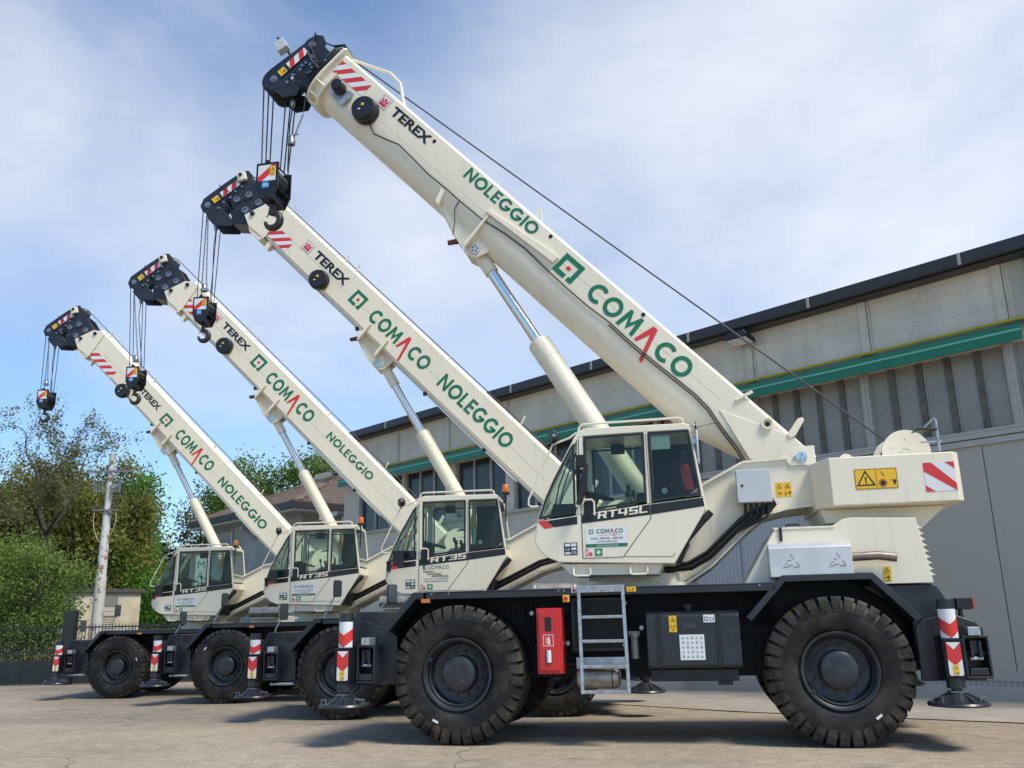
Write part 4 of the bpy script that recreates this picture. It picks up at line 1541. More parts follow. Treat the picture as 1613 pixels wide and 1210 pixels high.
def chain_path(b, p, q, r=.006, link=.035):
    p, q = Vector(p), Vector(q)
    n = max(2, int((q - p).length / link))
    d = (q - p) / n
    for k in range(n):
        m = p + d * (k + .5)
        a = Vector((1, 0, 0)) if k % 2 else Vector((0, 1, 0))
        a = (a - d.normalized() * a.dot(d.normalized())).normalized()
        h, w = d * .62, a * .011
        b.tube([m - h + w * .3, m - h * .5 + w, m + h * .5 + w, m + h + w * .3, m + h - w * .3, m + h * .5 - w, m - h * .5 - w, m - h - w * .3], r, 5, closed=True)


def hook_block(name_label, loc, rz, k, tons):
    """two cheek plates, sheaves, swivel and hook; origin at the top of the block"""
    h = empty('hook_block', loc, rz, label=name_label, cat='hook block', group='hook blocks hanging from the crane booms')
    w, d = .19 * k, .24 * k
    out = [(-w, 0), (-w * .55, .0), (-w * .4, .0), (w, .0), (w, -.42 * k), (w * .55, -.62 * k), (-w * .55, -.62 * k), (-w, -.42 * k)]
    b = MB()
    for y in (-d, d - .03):
        b.prism(out, y, y + .03)
    b.prism([(-.05 * k, 0), (.05 * k, 0), (.03 * k, .05 * k), (-.03 * k, .05 * k)], -d, -d + .03)
    fr = pieces(b, 'cheek_plate', BLACKP, h, smooth=0, bevel=0.006)[0]
    b = MB()
    for z in (-.08, -.22, -.42, -.60):
        for x in (-w * .85, w * .85) if z > -.5 else (0,):
            b.cyl((x, -d, z * k), (x, d, z * k), .014 * k, n=8)
    b.box(-w * .5, w * .5, -d + .03, d - .03, -.62 * k, -.5 * k)
    pieces(b, 'tie_bar', DARK2, fr, smooth=30)
    b = MB()
    for y in (-.12, -.04, .04, .12):
        y *= k
        b.lathe([(.03, y - .03 * k), (.165 * k, y - .03 * k), (.175 * k, y - .024 * k), (.15 * k, y), (.175 * k, y + .024 * k), (.165 * k, y + .03 * k), (.03, y + .03 * k)], c=(0, 0, -.22 * k), n=28)
    pieces(b, 'sheave', BLACK, h, smooth=40)
    f = lambda a, z: (a, -d - .003, z)
    a0, a1, b0, b1 = -w * .8, w * .78, -.32 * k, -.045 * k
    s = flat('warning_panel', [rect(a0, a1, b0, b1)], WHITE, f, fr)
    f2 = lambda a, z: (a, -d - .005, z)
    Lx, Lz = a1 - a0, b1 - b0
    flat('red_stripe', [[(a0, b0), (a0 + .22 * Lx, b0), (a1, b0 + .72 * Lz), (a1, b1), (a0 + .78 * Lx, b1), (a0, b0 + .26 * Lz)]], RED, f2, s)
    f3 = lambda a, z: (a, -d - .007, z)
    ys = flat('warning_sticker', [rect(a1 - .33 * Lx, a1 - .02 * Lx, b0 + .3 * Lz, b1 - .12 * Lz)], YEL, f3, s)
    flat('pictogram', tri_sign(a1 - .175 * Lx, b0 + .66 * Lz, .04 * k) + [rect(a1 - .28 * Lx, a1 - .1 * Lx, b0 + .40 * Lz, b0 + .44 * Lz)], BLKF, lambda a, z: (a, -d - .009, z), ys)
    bs = flat('load_sticker', [rect(-w * .42, w * .18, -.44 * k, -.335 * k)], BLUEF, f, fr)
    text('lettering', tons, -w * .34, -.415 * k, .055 * k, WHITE, f2, bs, bold=.01)
    # hook
    b = MB()
    b.cyl((0, 0, -.60 * k), (0, 0, -.70 * k), .055 * k, .05 * k, n=16)
    pth, rad = [], []
    pth.append((0, 0, -.68 * k)); rad.append(.042 * k)
    c = (.015 * k, -.90 * k)
    for a in range(110, -190, -15):
        pth.append((c[0] + .125 * k * math.cos(R_(a)), 0, c[1] + .125 * k * math.sin(R_(a))))
        t = (110 - a) / 300
        rad.append((.045 + .016 * math.sin(math.pi * min(1, t * 1.15)) - .02 * max(0, t - .7) / .3) * k)
    b.tube(pth, rad, 12)
    hk = b.build('hook', HOOKM, h, smooth=50)
    b = MB()
    b.tube([(-.10 * k, 0, -.83 * k), (-.03 * k, 0, -.76 * k)], .012 * k, 6)
    b.build('safety_catch', CHAINM, hk)
    return h


def loft(b, B, sec, us):
    """sec(u) -> [(y, v), ...]"""
    i = len(b.v)
    n = len(sec(us[0]))
    for u in us:
        b.v += [B(u, y, v) for y, v in sec(u)]
    for k in range(len(us) - 1):
        for a in range(n):
            q = (a + 1) % n
            b.f.append([i + k * n + a, i + k * n + q, i + (k + 1) * n + q, i + (k + 1) * n + a])
    b.f.append([i + a for a in reversed(range(n))])
    b.f.append([i + (len(us) - 1) * n + a for a in range(n)])


def maker_mark(B, u0, v0, e, y, parent):
    f = lambda a, z: B(u0 - a, y, v0 + z)
    o = flat('maker_mark', frame_polys(0, e, 0, e, .006) , BLKF, f, parent)
    flat('mark_field', [rect(.006, e - .006, .006, e - .006)], WHITE, f, o)
    g = e
    f2 = lambda a, z: B(u0 - a, y - .0015, v0 + z)
    flat('mark_shape', [rect(.14 * g, .86 * g, .14 * g, .40 * g), [(.14 * g, .44 * g), (.5 * g, .44 * g), (.32 * g, .66 * g)], [(.5 * g, .44 * g), (.86 * g, .44 * g), (.68 * g, .66 * g)],
                        [(.14 * g, .47 * g), (.29 * g, .69 * g), (.14 * g, .86 * g)], [(.86 * g, .47 * g), (.86 * g, .86 * g), (.71 * g, .69 * g)], [(.5 * g, .50 * g), (.66 * g, .70 * g), (.5 * g, .86 * g), (.34 * g, .70 * g)]], RED, f2, o)


def boom_letters(boom, B, y, marks):
    for kind, *a in marks:
        if kind == 'square':
            u0, u1, v0, v1 = a
            f = lambda p, q: B(u0 - p, y, v0 + q)
            e, h = u0 - u1, v1 - v0
            w = e * .19
            pol = frame_polys(0, e, 0, h, w)
            # small notch at the foot of the frame
            pol[0] = rect(0, e * .60, 0, w)
            pol.append(rect(e * .72, e, 0, w))
            o = flat('emblem', pol, GREEN, f, boom)
            flat('emblem_dot', [rect(e * .41, e * .59, h * .41, h * .59)], RED, f, o)
        elif kind == 'maker':
            u0, u1, v0, v1 = a
            text('lettering', 'TEREX', 0, 0, v1 - v0, BLKF, lambda p, q: B(u0 - p, y, v0 + q), boom, bold=.035, shear=.0, width=u0 - u1)
        else:
            s, u0, u1, v0, v1 = a
            g, r = word(s, 0, u0 - u1, 0, v1 - v0)
            f = lambda p, q: B(u0 - p, y, v0 + q)
            o = flat('lettering', g, GREEN, f, boom)
            if r:
                flat('red_letter', r, RED, lambda p, q: B(u0 - p, y - (0 if q > -.02 else .0), v0 + q), boom)


def nose_stripes(boom, B, y, u0, u1, v0, v1, n):
    """slanting red and white bands near the boom tip"""
    f = lambda a, z: B(u0 - a, y, v0 + z)
    L, h = u0 - u1, v1 - v0
    st = L / (n + .0)
    sk = h * .95
    wp_, rp = [], []
    def clip(poly):
        out = []
        for (p, q), lim, sgn in (((0, 0), 0.0, 1), ((0, 0), L, -1)):
            src = out if out else poly
            res = []
            for k in range(len(src)):
                a, b = src[k - 1], src[k]
                ia, ib = sgn * (a[0] - lim) >= 0, sgn * (b[0] - lim) >= 0
                if ia != ib:
                    t = (lim - a[0]) / (b[0] - a[0])
                    res.append((lim, a[1] + t * (b[1] - a[1])))
                if ib:
                    res.append(b)
            out = res
            if not out:
                return []
        return out
    k0 = -int(h / st) - 1
    for k in range(k0, n + 1):
        a = k * st
        for pol, (p, q) in ((rp, (0, .5)), (wp_, (.5, 1.0))):
            c = clip([(a + p * st, 0), (a + q * st, 0), (a + q * st + h, h), (a + p * st + h, h)])
            if len(c) > 2:
                pol.append(c)
    o = flat('reflective_band', wp_, WHITE, f, boom)
    flat('red_band', rp, RED, f, o)


def head_parts(root, B, y0, y1, prof, pin_lo, pin_hi, r_lo, r_hi, deco):
    b = MB()
    for k, pf in enumerate(prof):
        for y in (y0 + .004 * k, y1 - .03 - .004 * k):
            b.prism(pf, y, y + .03, lambda u, yy, v: B(u, yy, v))
    b.prism([(pin_lo[0] - .06, pin_lo[1] + .3), (pin_lo[0] - .02, pin_lo[1] + .3), (pin_hi[0] - .02, pin_hi[1] - .25), (pin_hi[0] - .06, pin_hi[1] - .25)], y0 + .03, y1 - .03, lambda u, yy, v: B(u, yy, v))
    hd = b.build('boom_head', DARK, root, smooth=0, bevel=0.008)
    b = MB()
    n = 4
    for (u, v), r in ((pin_lo, r_lo), (pin_hi, r_hi)):
        for k in range(n):
            y = y0 + .055 + (y1 - y0 - .11) * k / (n - 1)
            c = B(u, y, v)
            b.lathe([(.03, -.03), (r * .95, -.03), (r, -.024), (r * .86, 0), (r, .024), (r * .95, .03), (.03, .03)], c=c, n=28)
    pieces(b, 'sheave', BLACK, hd, smooth=40)
    b = MB()
    for u, v in (pin_lo, pin_hi):
        b.cyl(B(u, y0 - .035, v), B(u, y1 + .035, v), .032, n=12)
        b.cyl(B(u, y0 - .012, v), B(u, y0, v), .06, n=16)
    for k in range(5):
        u, v = pin_lo[0] + .12 + rng.uniform(-.02, .02), pin_lo[1] + .1 + k * (pin_hi[1] - pin_lo[1] - .1) / 5
        b.cyl(B(u - .35, y0 - .03, v), B(u - .35, y0, v), .025, n=8)
    pieces(b, 'sheave_pin', CHAINM, hd, smooth=35)
    # panel between the pins
    (ul, vl), (uh, vh) = pin_lo, pin_hi
    d = Vector((uh - ul, vh - vl))
    L = d.length
    d.normalize()
    nn = Vector((d.y, -d.x))
    y = y0 - .004
    b = MB()
    f = lambda a, w, o=0.0: B(*(lambda q: (q.x, y - o, q.y))(Vector((ul, vl)) + d * a + nn * w))
    b = MB()
    w0, w1 = -.085, .06
    b.prism([(.10, w0), (L - .08, w0), (L - .08, w1), (.10, w1)], 0, -.012, lambda a, o, w: f(a, w, -o - 0.0 if False else .0) if False else tuple(Vector(f(a, w)) + Vector((0, o, 0))))
    gp = b.build('head_cover', DARK, hd, smooth=0)
    f2 = lambda a, w: tuple(Vector(f(a, w)) + Vector((0, -.0145, 0)))
    f3 = lambda a, w: tuple(Vector(f(a, w)) + Vector((0, -.0165, 0)))
    a0, a1 = L * .37, L * .84
    wpn = flat('reflective_panel', [rect(a0, a1, w0 + .01, w1 - .01)], WHITE, f2, gp)
    st = (a1 - a0) / 2.0
    flat('red_stripe', [[(a0 + k * st, w0 + .01), (a0 + (k + .5) * st, w0 + .01), (min(a1, a0 + (k + .9) * st), w1 - .01), (a0 + (k + .4) * st, w1 - .01)] for k in range(2)], RED, f3, wpn)
    yw = flat('warning_sticker', [rect(L * .14, L * .30, w0 + .015, w1 - .015)], YEL, f2, gp)
    flat('pictogram', [rect(L * .2, L * .205, w0 + .03, w1 - .03), rect(L * .24, L * .27, -.05, -.01)], BLKF, f3, yw)
    return hd


def rope(root, pts, r=.011, name='hoist_rope'):
    b = MB()
    b.tube(pts, r, 7)
    return b.build(name, ROPE, root, smooth=60)


def sagged(p, q, sag, n=10):
    p, q = Vector(p), Vector(q)
    return [tuple(p + (q - p) * k / n - Vector((0, 0, sag * 4 * (k / n) * (1 - k / n)))) for k in range(n + 1)]


def lift_cylinder(root, base, collar, pin, rb, rr_):
    base, collar, pin = Vector(base), Vector(collar), Vector(pin)
    d = (pin - base).normalized()
    b = MB()
    b.cyl(base, collar, rb, n=36)
    b.cyl(collar - d * .28, collar + d * .0, rb * 1.03, n=36)
    b.cyl(collar, collar + d * .03, rb * .88, n=36)
    cy = b.build('lift_cylinder', CREAM, root, smooth=35, bevel=0.006)
    b = MB()
    b.cyl(collar + d * .03, pin - d * .42, rr_, n=28, caps=False)
    b.build('piston_rod', CHROME, cy, smooth=60)
    b = MB()
    b.cyl(pin - d * .50, pin - d * .08, rr_ * 1.28, n=28)
    b.cyl(pin + Vector((0, -.16, 0)), pin + Vector((0, .16, 0)), .10, n=24)
    b.build('rod_eye', CREAM2, cy, smooth=35)
    return cy


# ================= the nearest crane
YAW = {1: .19688, 2: .10, 3: .07, 4: .05}
WHEEL = {1: (-.67546, 10.30913, 0.0, 4.045), 2: (-2.735, 14.241, -.115, 3.3), 3: (-5.698, 17.981, -.157, 3.3), 4: (-9.235, 21.251, -.269, 3.3)}


def crane_root(i, label):
    X, Y, zg, wb = WHEEL[i]
    a = Vector((math.cos(YAW[i]), -math.sin(YAW[i]), 0))
    n = Vector((math.sin(YAW[i]), math.cos(YAW[i]), 0))
    o = Vector((X, Y, zg)) + a * wb / 2 + n * 1.25
    return empty('mobile_crane', o, -YAW[i], label=label, cat='crane', group='cream mobile cranes parked side by side')


P1 = dict(R=.745, rr=.386, wb=4.045, deck=1.64, deck0=-2.42, deck1=1.47,
          ff=[(-2.9, 1.245), (-2.545, 1.639), (-2.42, 1.639), (-2.42, 1.56), (-2.51, 1.56), (-2.84, 1.205)],
          rf=[(1.131, 1.288), (1.536, 1.712), (2.454, 1.714), (2.881, 1.252), (2.815, 1.215), (2.42, 1.645), (1.565, 1.643), (1.19, 1.25)],
          chassis=[(-2.95, .72), (-2.95, 1.2), (-2.6, 1.5), (1.2, 1.55), (1.4, 1.58), (2.5, 1.58), (3.0, 1.45), (3.15, 1.2), (3.15, .72), (2.4, .66), (-2.4, .66)],
          nose=[(-3.36, .95), (-3.36, 1.40), (-3.30, 1.44), (-3.02, 1.44), (-2.98, 1.24), (-2.84, 1.26), (-2.84, .95)],
          tail=[(2.40, 1.56), (2.40, 1.592), (3.09, 1.592), (3.13, 1.57), (3.30, 1.26), (3.30, .8), (2.84, .8), (2.84, 1.3), (2.5, 1.5)],
          ep=[(2.78, .62), (2.80, 1.15), (2.90, 1.24), (3.2, 1.34), (3.42, 1.30), (3.47, 1.1), (3.45, .62)],
          epr=[(2.84, .62), (2.84, 1.15), (2.92, 1.23), (3.2, 1.29), (3.42, 1.20), (3.49, 1.13), (3.49, 1.0), (3.46, .62)],
          jx=3.315, bx=(2.985, 3.205), jxr=3.09, bxr=(3.215, 3.46), oz=0.0, jtop=1.425, amber=(-2.394, 1.54), taillamp=(3.28, 1.38),
          sup=[(-.62, 1.74), (.50, 1.70), (.827, 1.887), (1.25, 2.27), (1.5, 2.46), (1.75, 2.52), (2.085, 2.55), (2.115, 3.184), (1.888, 3.175), (1.806, 3.085), (1.29, 3.065), (.824, 2.83), (.45, 2.55), (-.3, 2.35), (-.62, 2.1)],
          supin=[(-.60, 1.76), (.48, 1.72), (.81, 1.907), (1.24, 2.29), (1.5, 2.48), (2.07, 2.57), (2.09, 2.95), (1.7, 2.75), (.8, 2.3), (-.3, 2.2), (-.60, 2.0)],
          flange_lo=[(2.085, 2.55), (1.75, 2.52), (1.5, 2.46), (1.25, 2.27), (.827, 1.887), (.52, 1.70)], flange_hi=[(.45, 2.55), (.824, 2.83), (1.29, 3.065), (1.806, 3.085)],
          hose=[(1.62, 2.52), (1.55, 2.44), (1.42, 2.39), (1.25, 2.30), (.827, 1.92), (.6, 1.80), (.3, 1.78)], pivot=(1.955, 3.105), cw=(2.18, 3.48, 2.45, 2.985), winch=(3.22, 3.15),
          model='RT45L', sticker='panel')
c1 = crane_root(1, 'largest and nearest cream crane with rounded boom and silver access ladder')
crane_base(c1, P1, True)
superstructure(c1, P1)
cb1 = cab(c1, 0, 0, P1)
door_mirror_arm(c1, 0, 0, 'tall')
flat('paper_notice', [rect(.245, .46, 3.17, 3.33)], mat('pale_notice', (.50, .60, .56), .6), side(-1.06), cb1)
b = MB()
b.tube([(.745, -1.12, 3.42), (.765, -1.15, 3.33), (.765, -1.15, 2.97)], .016, 8)
b.box(.70, .77, -1.15, -1.08, 3.20, 3.26)
an = b.build('aerial', GALV, c1)
b = MB()
b.cyl((.762, -1.15, 3.36), (.760, -1.15, 3.45), .012, .004, n=8)
b.tube([(.762, -1.15, 3.38), (.95, -1.13, 3.42), (1.04, -1.12, 3.42)], .004, 5)
b.build('aerial_tip', BLACKP, an)
# cabinet with conduits on the turret
b = MB()
b.box(1.185, 1.577, -.585, -.40, 2.572, 2.955)
eb = b.build('switch_cabinet', GREYB, c1, smooth=0, bevel=0.008)
b = MB()
b.box(1.235, 1.26, -.5885, -.585, 2.755, 2.785)
b.build('cabinet_lock', BLKF, eb, smooth=0)
b = MB()
for k in range(5):
    x = 1.27 + k * .065
    b.tube([(x, -.49, 2.575), (x, -.49, 2.50), (x - .01, -.49, 2.46)], .021, 10)
    b.tube([(x, -.49, 2.46), (x - .04, -.48, 2.40), (x - .18, -.46, 2.30 + .01 * k), (1.02, -.45, 2.15 + .012 * k)], .015, 8)
b.build('conduit', BLACK, eb)
f = lambda a, z: (a, -.3625, z)
for k, x in enumerate((1.64, 1.733)):
    s = flat('warning_sticker', [rect(x, x + .085, 2.645, 2.815)], YEL, f, c1)
    pg = tri_sign(x + .0425, 2.765, .036)
    pg += frame_polys(x + .02, x + .065, 2.675, 2.70, .005) if k == 0 else [rect(x + .06, x + .068, 2.665, 2.705), rect(x + .052, x + .076, 2.69, 2.705), rect(x + .012, x + .02, 2.66, 2.70), rect(x + .028, x + .048, 2.685, 2.69)]
    flat('pictogram', pg, BLKF, lambda a, z: (a, -.3645, z), s)
# engine hood, louvres, stainless silencer box and tail pipe
b = MB()
b.prism([(1.175, 1.646), (1.175, 1.655), (1.529, 2.216), (2.131, 2.226), (2.25, 2.30), (2.339, 2.314), (3.0, 2.285), (3.095, 1.60), (2.56, 1.60), (2.46, 1.722), (1.55, 1.722), (1.48, 1.646)], -.98, .95)
hd = b.build('engine_hood', CREAM, c1, smooth=0, bevel=0.012)
b = MB()
for k in range(9):
    z = 1.68 + k * .062
    x = 3.09 - (z - 1.6) * .14
    b.prism([(x - .02, z), (x + .055, z), (x - .02, z + .05)], -.95, .92)
pieces(b, 'louvre', CREAM2, hd, smooth=0)
b = MB()
b.box(1.515, 2.16, -.99, -.55, 2.212, 2.234)
b.build('hood_lid', CREAM2, hd, smooth=0, bevel=.005)
b = MB()
b.box(1.575, 1.605, -1.0, -.981, 2.085, 2.235)
b.tube([(1.655, -.97, 2.234), (1.66, -.97, 2.262), (1.79, -.97, 2.262), (1.795, -.97, 2.234)], .010, 6)
b.build('hood_catch', BLACKP, hd)
b = MB()
b.prism([(-1.22, 1.69), (-.985, 1.69), (-.985, 2.045), (-1.14, 2.05), (-1.205, 2.0)], 1.425, 2.275, lambda a, x, z: (x, a, z))
mf = b.build('silencer_box', STAIN, c1, smooth=0, bevel=0.012)
flat('pressed_mark', [[(x + p, z0), (x + p + q, z0 + .0), (x + p + q, z0 + .007), (x + p, z0 + .007)] for x in (1.56, 2.03) for (p, q, z0) in ((0, .06, 1.79), (.11, .06, 1.79), (.05, .04, 1.86), (.055, .05, 1.805))]
     + [[(x + .02, 1.81), (x + .027, 1.81), (x + .045, 1.84), (x + .038, 1.84)] for x in (1.56, 2.03)] + [[(x + .085, 1.93), (x + .092, 1.93), (x + .125, 1.87), (x + .118, 1.87)] for x in (1.56, 2.03)]
     + [[(x + .14, 1.85), (x + .147, 1.85), (x + .175, 1.80), (x + .168, 1.80)] for x in (1.56, 2.03)], SEAM, side(-1.2215), mf)
b = MB()
b.tube([(2.24, -1.08, 1.885), (2.55, -1.08, 1.895), (2.66, -1.08, 1.88), (2.74, -1.09, 1.865)], .047, 14)
b.build('tail_pipe', EXH, c1)
s = flat('warning_sticker', [rect(2.604, 2.685, 1.627, 1.783)], YEL, side(-.983), hd)
flat('pictogram', tri_sign(2.645, 1.738, .034) + [rect(2.625, 2.665, 1.665, 1.675), rect(2.65, 2.66, 1.645, 1.69), rect(2.625, 2.665, 1.634, 1.638)], BLKF, side(-.985), s)
# ladder
b = MB()
yt, yb = -1.285, -1.335
for xt, xb in ((-.630, -.622), (-.148, -.130)):
    b.prism([(yt - .02, 1.60), (yt + .02, 1.60), (yb + .02, .535), (yb - .02, .535)], xt - .018, xt + .018, lambda a, x, z, xt=xt, xb=xb: (x + (xb - xt) * (1.6 - z) / 1.065, a, z))
for z in (1.325, 1.072, .812, .553):
    y = yt + (yb - yt) * (1.6 - z) / 1.065
    b.box(-.606, -.15, y - .02, y + .10, z - .016, z + .016)
b.box(-.655, -.13, -1.30, -1.252, 1.585, 1.66)
lad = b.build('ladder', GALV, c1, smooth=0, bevel=0.005)
b = MB()
for z in (1.325, 1.072, .812, .553, 1.622):
    y = yt + (yb - yt) * (1.6 - z) / 1.065 - .0215 if z < 1.6 else -1.3015
    rows = 1 if z < 1.6 else 2
    for k in range(26):
        for q in range(rows):
            x = -.60 + k * .0175
            s = .006 if (k + q) % 2 else -.006
            zz = z + (q - .5) * .03 * (rows - 1)
            b.poly([(x, y, zz - s - .002), (x + .012, y, zz + s - .002), (x + .012, y, zz + s + .003), (x, y, zz - s + .003)])
b.build('tread_pattern', CHAINM, lad, smooth=0)
b = MB()
b.box(-.70, -.14, -1.16, -1.14, .78, .90)
b.build('ladder_bracket', GALV, lad, smooth=0)
# extinguisher locker
b = MB()
b.box(-1.115, -.832, -1.27, -1.05, .735, 1.43)
b.box(-1.09, -.857, -1.295, -1.27, .765, 1.40)
ex = b.build('extinguisher_locker', REDP, c1, smooth=0, bevel=0.022, seg=3)
b = MB()
b.box(-1.018, -.945, -1.2985, -1.294, 1.185, 1.335)
b.box(-1.018, -.945, -1.2985, -1.294, .85, .99)
pieces(b, 'locker_window', BLACKP, ex, smooth=0, bevel=.004)
b = MB()
b.cyl((-.98, -1.2955, .858), (-.98, -1.2955, .985), .0265, n=12)
b.build('bottle_label', WHITE, ex)
fx = flat('fire_sign', frame_polys(-1.04, -.925, 1.028, 1.148, .006), WHITE, side(-1.297), ex)
flat('pictogram', [rect(-.992, -.962, 1.045, 1.105), rect(-.984, -.970, 1.105, 1.118), rect(-.99, -.965, 1.118, 1.124), rect(-1.012, -1.006, 1.055, 1.115), rect(-1.006, -.99, 1.109, 1.115)], WHITE, side(-1.297), fx)
b = MB()
for z in (.85, 1.29):
    b.box(-.832, -.822, -1.2, -1.16, z, z + .04)
    b.box(-1.125, -1.115, -1.2, -1.16, z, z + .04)
pieces(b, 'locker_hinge', BLACKP, ex, smooth=0)
# oil cooler grille behind the ladder
b = MB()
b.box(-.76, -.18, -1.0, -.62, .96, 1.53)
gr = b.build('oil_cooler', BLKF, c1, smooth=0)
b = MB()
for k in range(26):
    x = -.72 + k * .0215
    b.box(x, x + .006, -1.012, -1.006, .99, 1.50)
for k in range(24):
    z = 1.0 + k * .0215
    b.box(-.73, -.18, -1.0055, -1.0015, z, z + .006)
b.build('grille', DARK2, gr, smooth=0)
# air tank, filter, stop button
b = MB()
b.lathe([(.0, 0), (.06, .005), (.10, .03), (.115, .08), (.115, .42), (.10, .47), (.06, .495), (.0, .50)], c=(-.73, -1.03, .68), ax=(1, 0, 0), n=28)
at = b.build('air_tank', AIRT, c1, smooth=40)
b = MB()
b.cyl((-.78, -1.03, .68), (-.73, -1.03, .68), .02, n=10)
b.cyl((-.23, -1.03, .68), (-.18, -1.03, .68), .02, n=10)
for x in (-.32,):
    b.lathe([(.1165, -.006), (.118, 0), (.1165, .006)], c=(x, -1.03, .68), ax=(1, 0, 0), n=28)
b.build('tank_fitting', DARK2, at)
b = MB()
b.cyl((-.062, -1.1, .88), (-.062, -1.1, 1.10), .04, n=18)
b.cyl((-.062, -1.1, 1.10), (-.062, -1.1, 1.15), .05, n=14)
b.box(-.12, .0, -1.12, -1.06, 1.12, 1.165)
b.build('fuel_filter', mat('filter_grey', (.13, .13, .13), .5), c1)
b = MB()
b.box(-.815, -.742, -1.262, -1.20, 1.49, 1.566)
sb = b.build('stop_box', YEL, c1, smooth=0, bevel=.005)
b = MB()
b.cyl((-.779, -1.262, 1.528), (-.779, -1.285, 1.528), .022, .024, n=16)
b.build('stop_button', REDP, sb)
s = flat('warning_sticker', [rect(-.108, -.005, 1.585, 1.636)], YEL, side(-1.2535), c1)
flat('pictogram', tri_sign(-.075, 1.606, .02) + [rect(-.04, -.034, 1.595, 1.625), rect(-.048, -.026, 1.608, 1.614)], BLKF, side(-1.2555), s)
s = flat('hand_sticker', [rect(-.715, -.665, 1.59, 1.638)], WHITE, side(-1.2535), c1)
flat('pictogram', [rect(-.70, -.68, 1.60, 1.63)], BLKF, side(-1.2555), s)
flat('red_ring', ringseg(-.69, 1.614, .02, .016, 0, 360, 16), RED, side(-1.2565), s)
b = MB()
for x in (-.86, -.80, -2.32, -2.12, 1.30):
    b.cyl((x, -1.256, 1.615), (x, -1.249, 1.615), .011, n=8)
pieces(b, 'edge_bolt', CHAINM, c1, smooth=0)
b = MB()
for k in range(4):
    x = -1.22 - .05 * k
    b.tube([(x, -.70, 1.5), (x + .03, -.72, 1.2), (x + .10, -.72, .95), (x + .32, -.70, .82), (x + .7, -.69, .80)], .016, 7)
pieces(b, 'frame_hose', BLACK, c1)
b = MB()
for x, z in ((-.15, 1.47), (-.80, 1.05), (.02, 1.2), (-.17, 1.02), (-1.2, 1.38)):
    b.cyl((x, -1.06, z), (x, -.66, z), .018, n=8)
    b.cyl((x, -1.08, z), (x, -1.06, z), .026, n=6)
pieces(b, 'hose_fitting', CHAINM, c1, smooth=0)
# fuel tank
b = MB()
b.prism([(-1.21, .80), (-1.18, .772), (-.72, .772), (-.69, .80), (-.69, 1.345), (-.72, 1.372), (-1.15, 1.372), (-1.21, 1.32)], .075, 1.065, lambda a, x, z: (x, a, z))
ft = b.build('fuel_tank', DARK, c1, smooth=0, bevel=0.035, seg=4)
b = MB()
for x in (.215, .84):
    b.prism([(-1.217, .795), (-1.185, .765), (-.8, .765), (-.8, .772), (-1.18, .773), (-1.2105, .80), (-1.2105, 1.32), (-1.15, 1.3725), (-.8, 1.3725), (-.8, 1.379), (-1.155, 1.379), (-1.217, 1.325)], x - .028, x + .028, lambda a, q, z: (q, a, z))
    b.tube([(x - .025, -1.19, .77), (x - .025, -1.19, .70), (x + .025, -1.19, .70), (x + .025, -1.19, .77)], .006, 6)
pieces(b, 'tank_strap', BLACKP, ft, smooth=0)
b = MB()
b.cyl((.535, -1.02, 1.37), (.535, -1.02, 1.40), .045, n=18)
b.cyl((.535, -1.02, 1.40), (.535, -1.02, 1.435), .058, n=18)
b.build('tank_cap', BLACKP, ft)
fs = side(-1.2135)
ys = flat('warning_sticker', [rect(.325, .405, 1.15, 1.32)], YEL, fs, ft)
flat('pictogram', tri_sign(.365, 1.275, .034) + ringseg(.345, 1.21, .014, .010, 0, 360, 12) + ringseg(.385, 1.21, .014, .010, 0, 360, 12) + ringseg(.365, 1.175, .014, .010, 0, 360, 12), BLKF, side(-1.2155), ys)
ws = flat('chart_sticker', [rect(.425, .685, .862, 1.122)], WHITE, fs, ft)
flat('pictogram', [rect(.45 + .048 * i + (j % 2) * .003, .472 + .048 * i, .885 + .048 * j, .885 + .048 * j + (.018 if (i + j) % 3 else .026)) for i in range(5) for j in range(5)], mat('chart_grey', (.32, .33, .35), .6), side(-1.2155), ws)
ws = flat('manual_sticker', [rect(.69, .815, 1.245, 1.325)], WHITE, fs, ft)
flat('pictogram', frame_polys(.70, .735, 1.26, 1.305, .006) + frame_polys(.75, .80, 1.262, 1.295, .005), BLKF, side(-1.2155), ws)
text('lettering', 'SVS', .478, 1.19, .048, mat('worn_grey', (.10, .10, .105), .5), fs, ft, width=.125)
b = MB()
b.box(.10, 1.02, -1.1, -.62, .64, .762)
for k in range(3):
    b.cyl((.40 + k * .12, -1.105, .70), (.40 + k * .12, -1.09, .70), .032, n=14)
b.box(.80, .95, -1.1, -.9, .60, .64)
b.build('valve_box', BLKF, c1, smooth=0, bevel=.006)
mirror_stalk(c1, -3.30, -.2, 1.44, -3.16, 1.66, .24, .13)

# boom
B1 = boom_frame((1.968, 3.119), 46.6)
YN = -.15


def sec1(u):
    k = .42 if u < 0 else min(1.0, .42 + .58 * u / 1.3)
    pts = [(.36, .17), (-.11, .17), (-.15, .13), (-.15, -.28 * min(1, .6 + .4 * k))]
    vf = pts[-1][1]
    for a in range(15, 180, 15):
        c, s = math.cos(R_(a)), math.sin(R_(a))
        pts.append((.125 - .272 * math.copysign(abs(c) ** .8, c), vf - (.66 * k + vf) * abs(s) ** .9 if .66 * k + vf > 0 else vf - .02 * s))
    pts += [(.40, vf), (.40, .13)]
    return pts


b = MB()
loft(b, B1, sec1, [-.12, 0.25, .6, 1.0, 1.3, 3, 5, 7, 8.72])
bo = b.build('boom', CREAM, c1, smooth=32)
YF = YN - .004
b = MB()
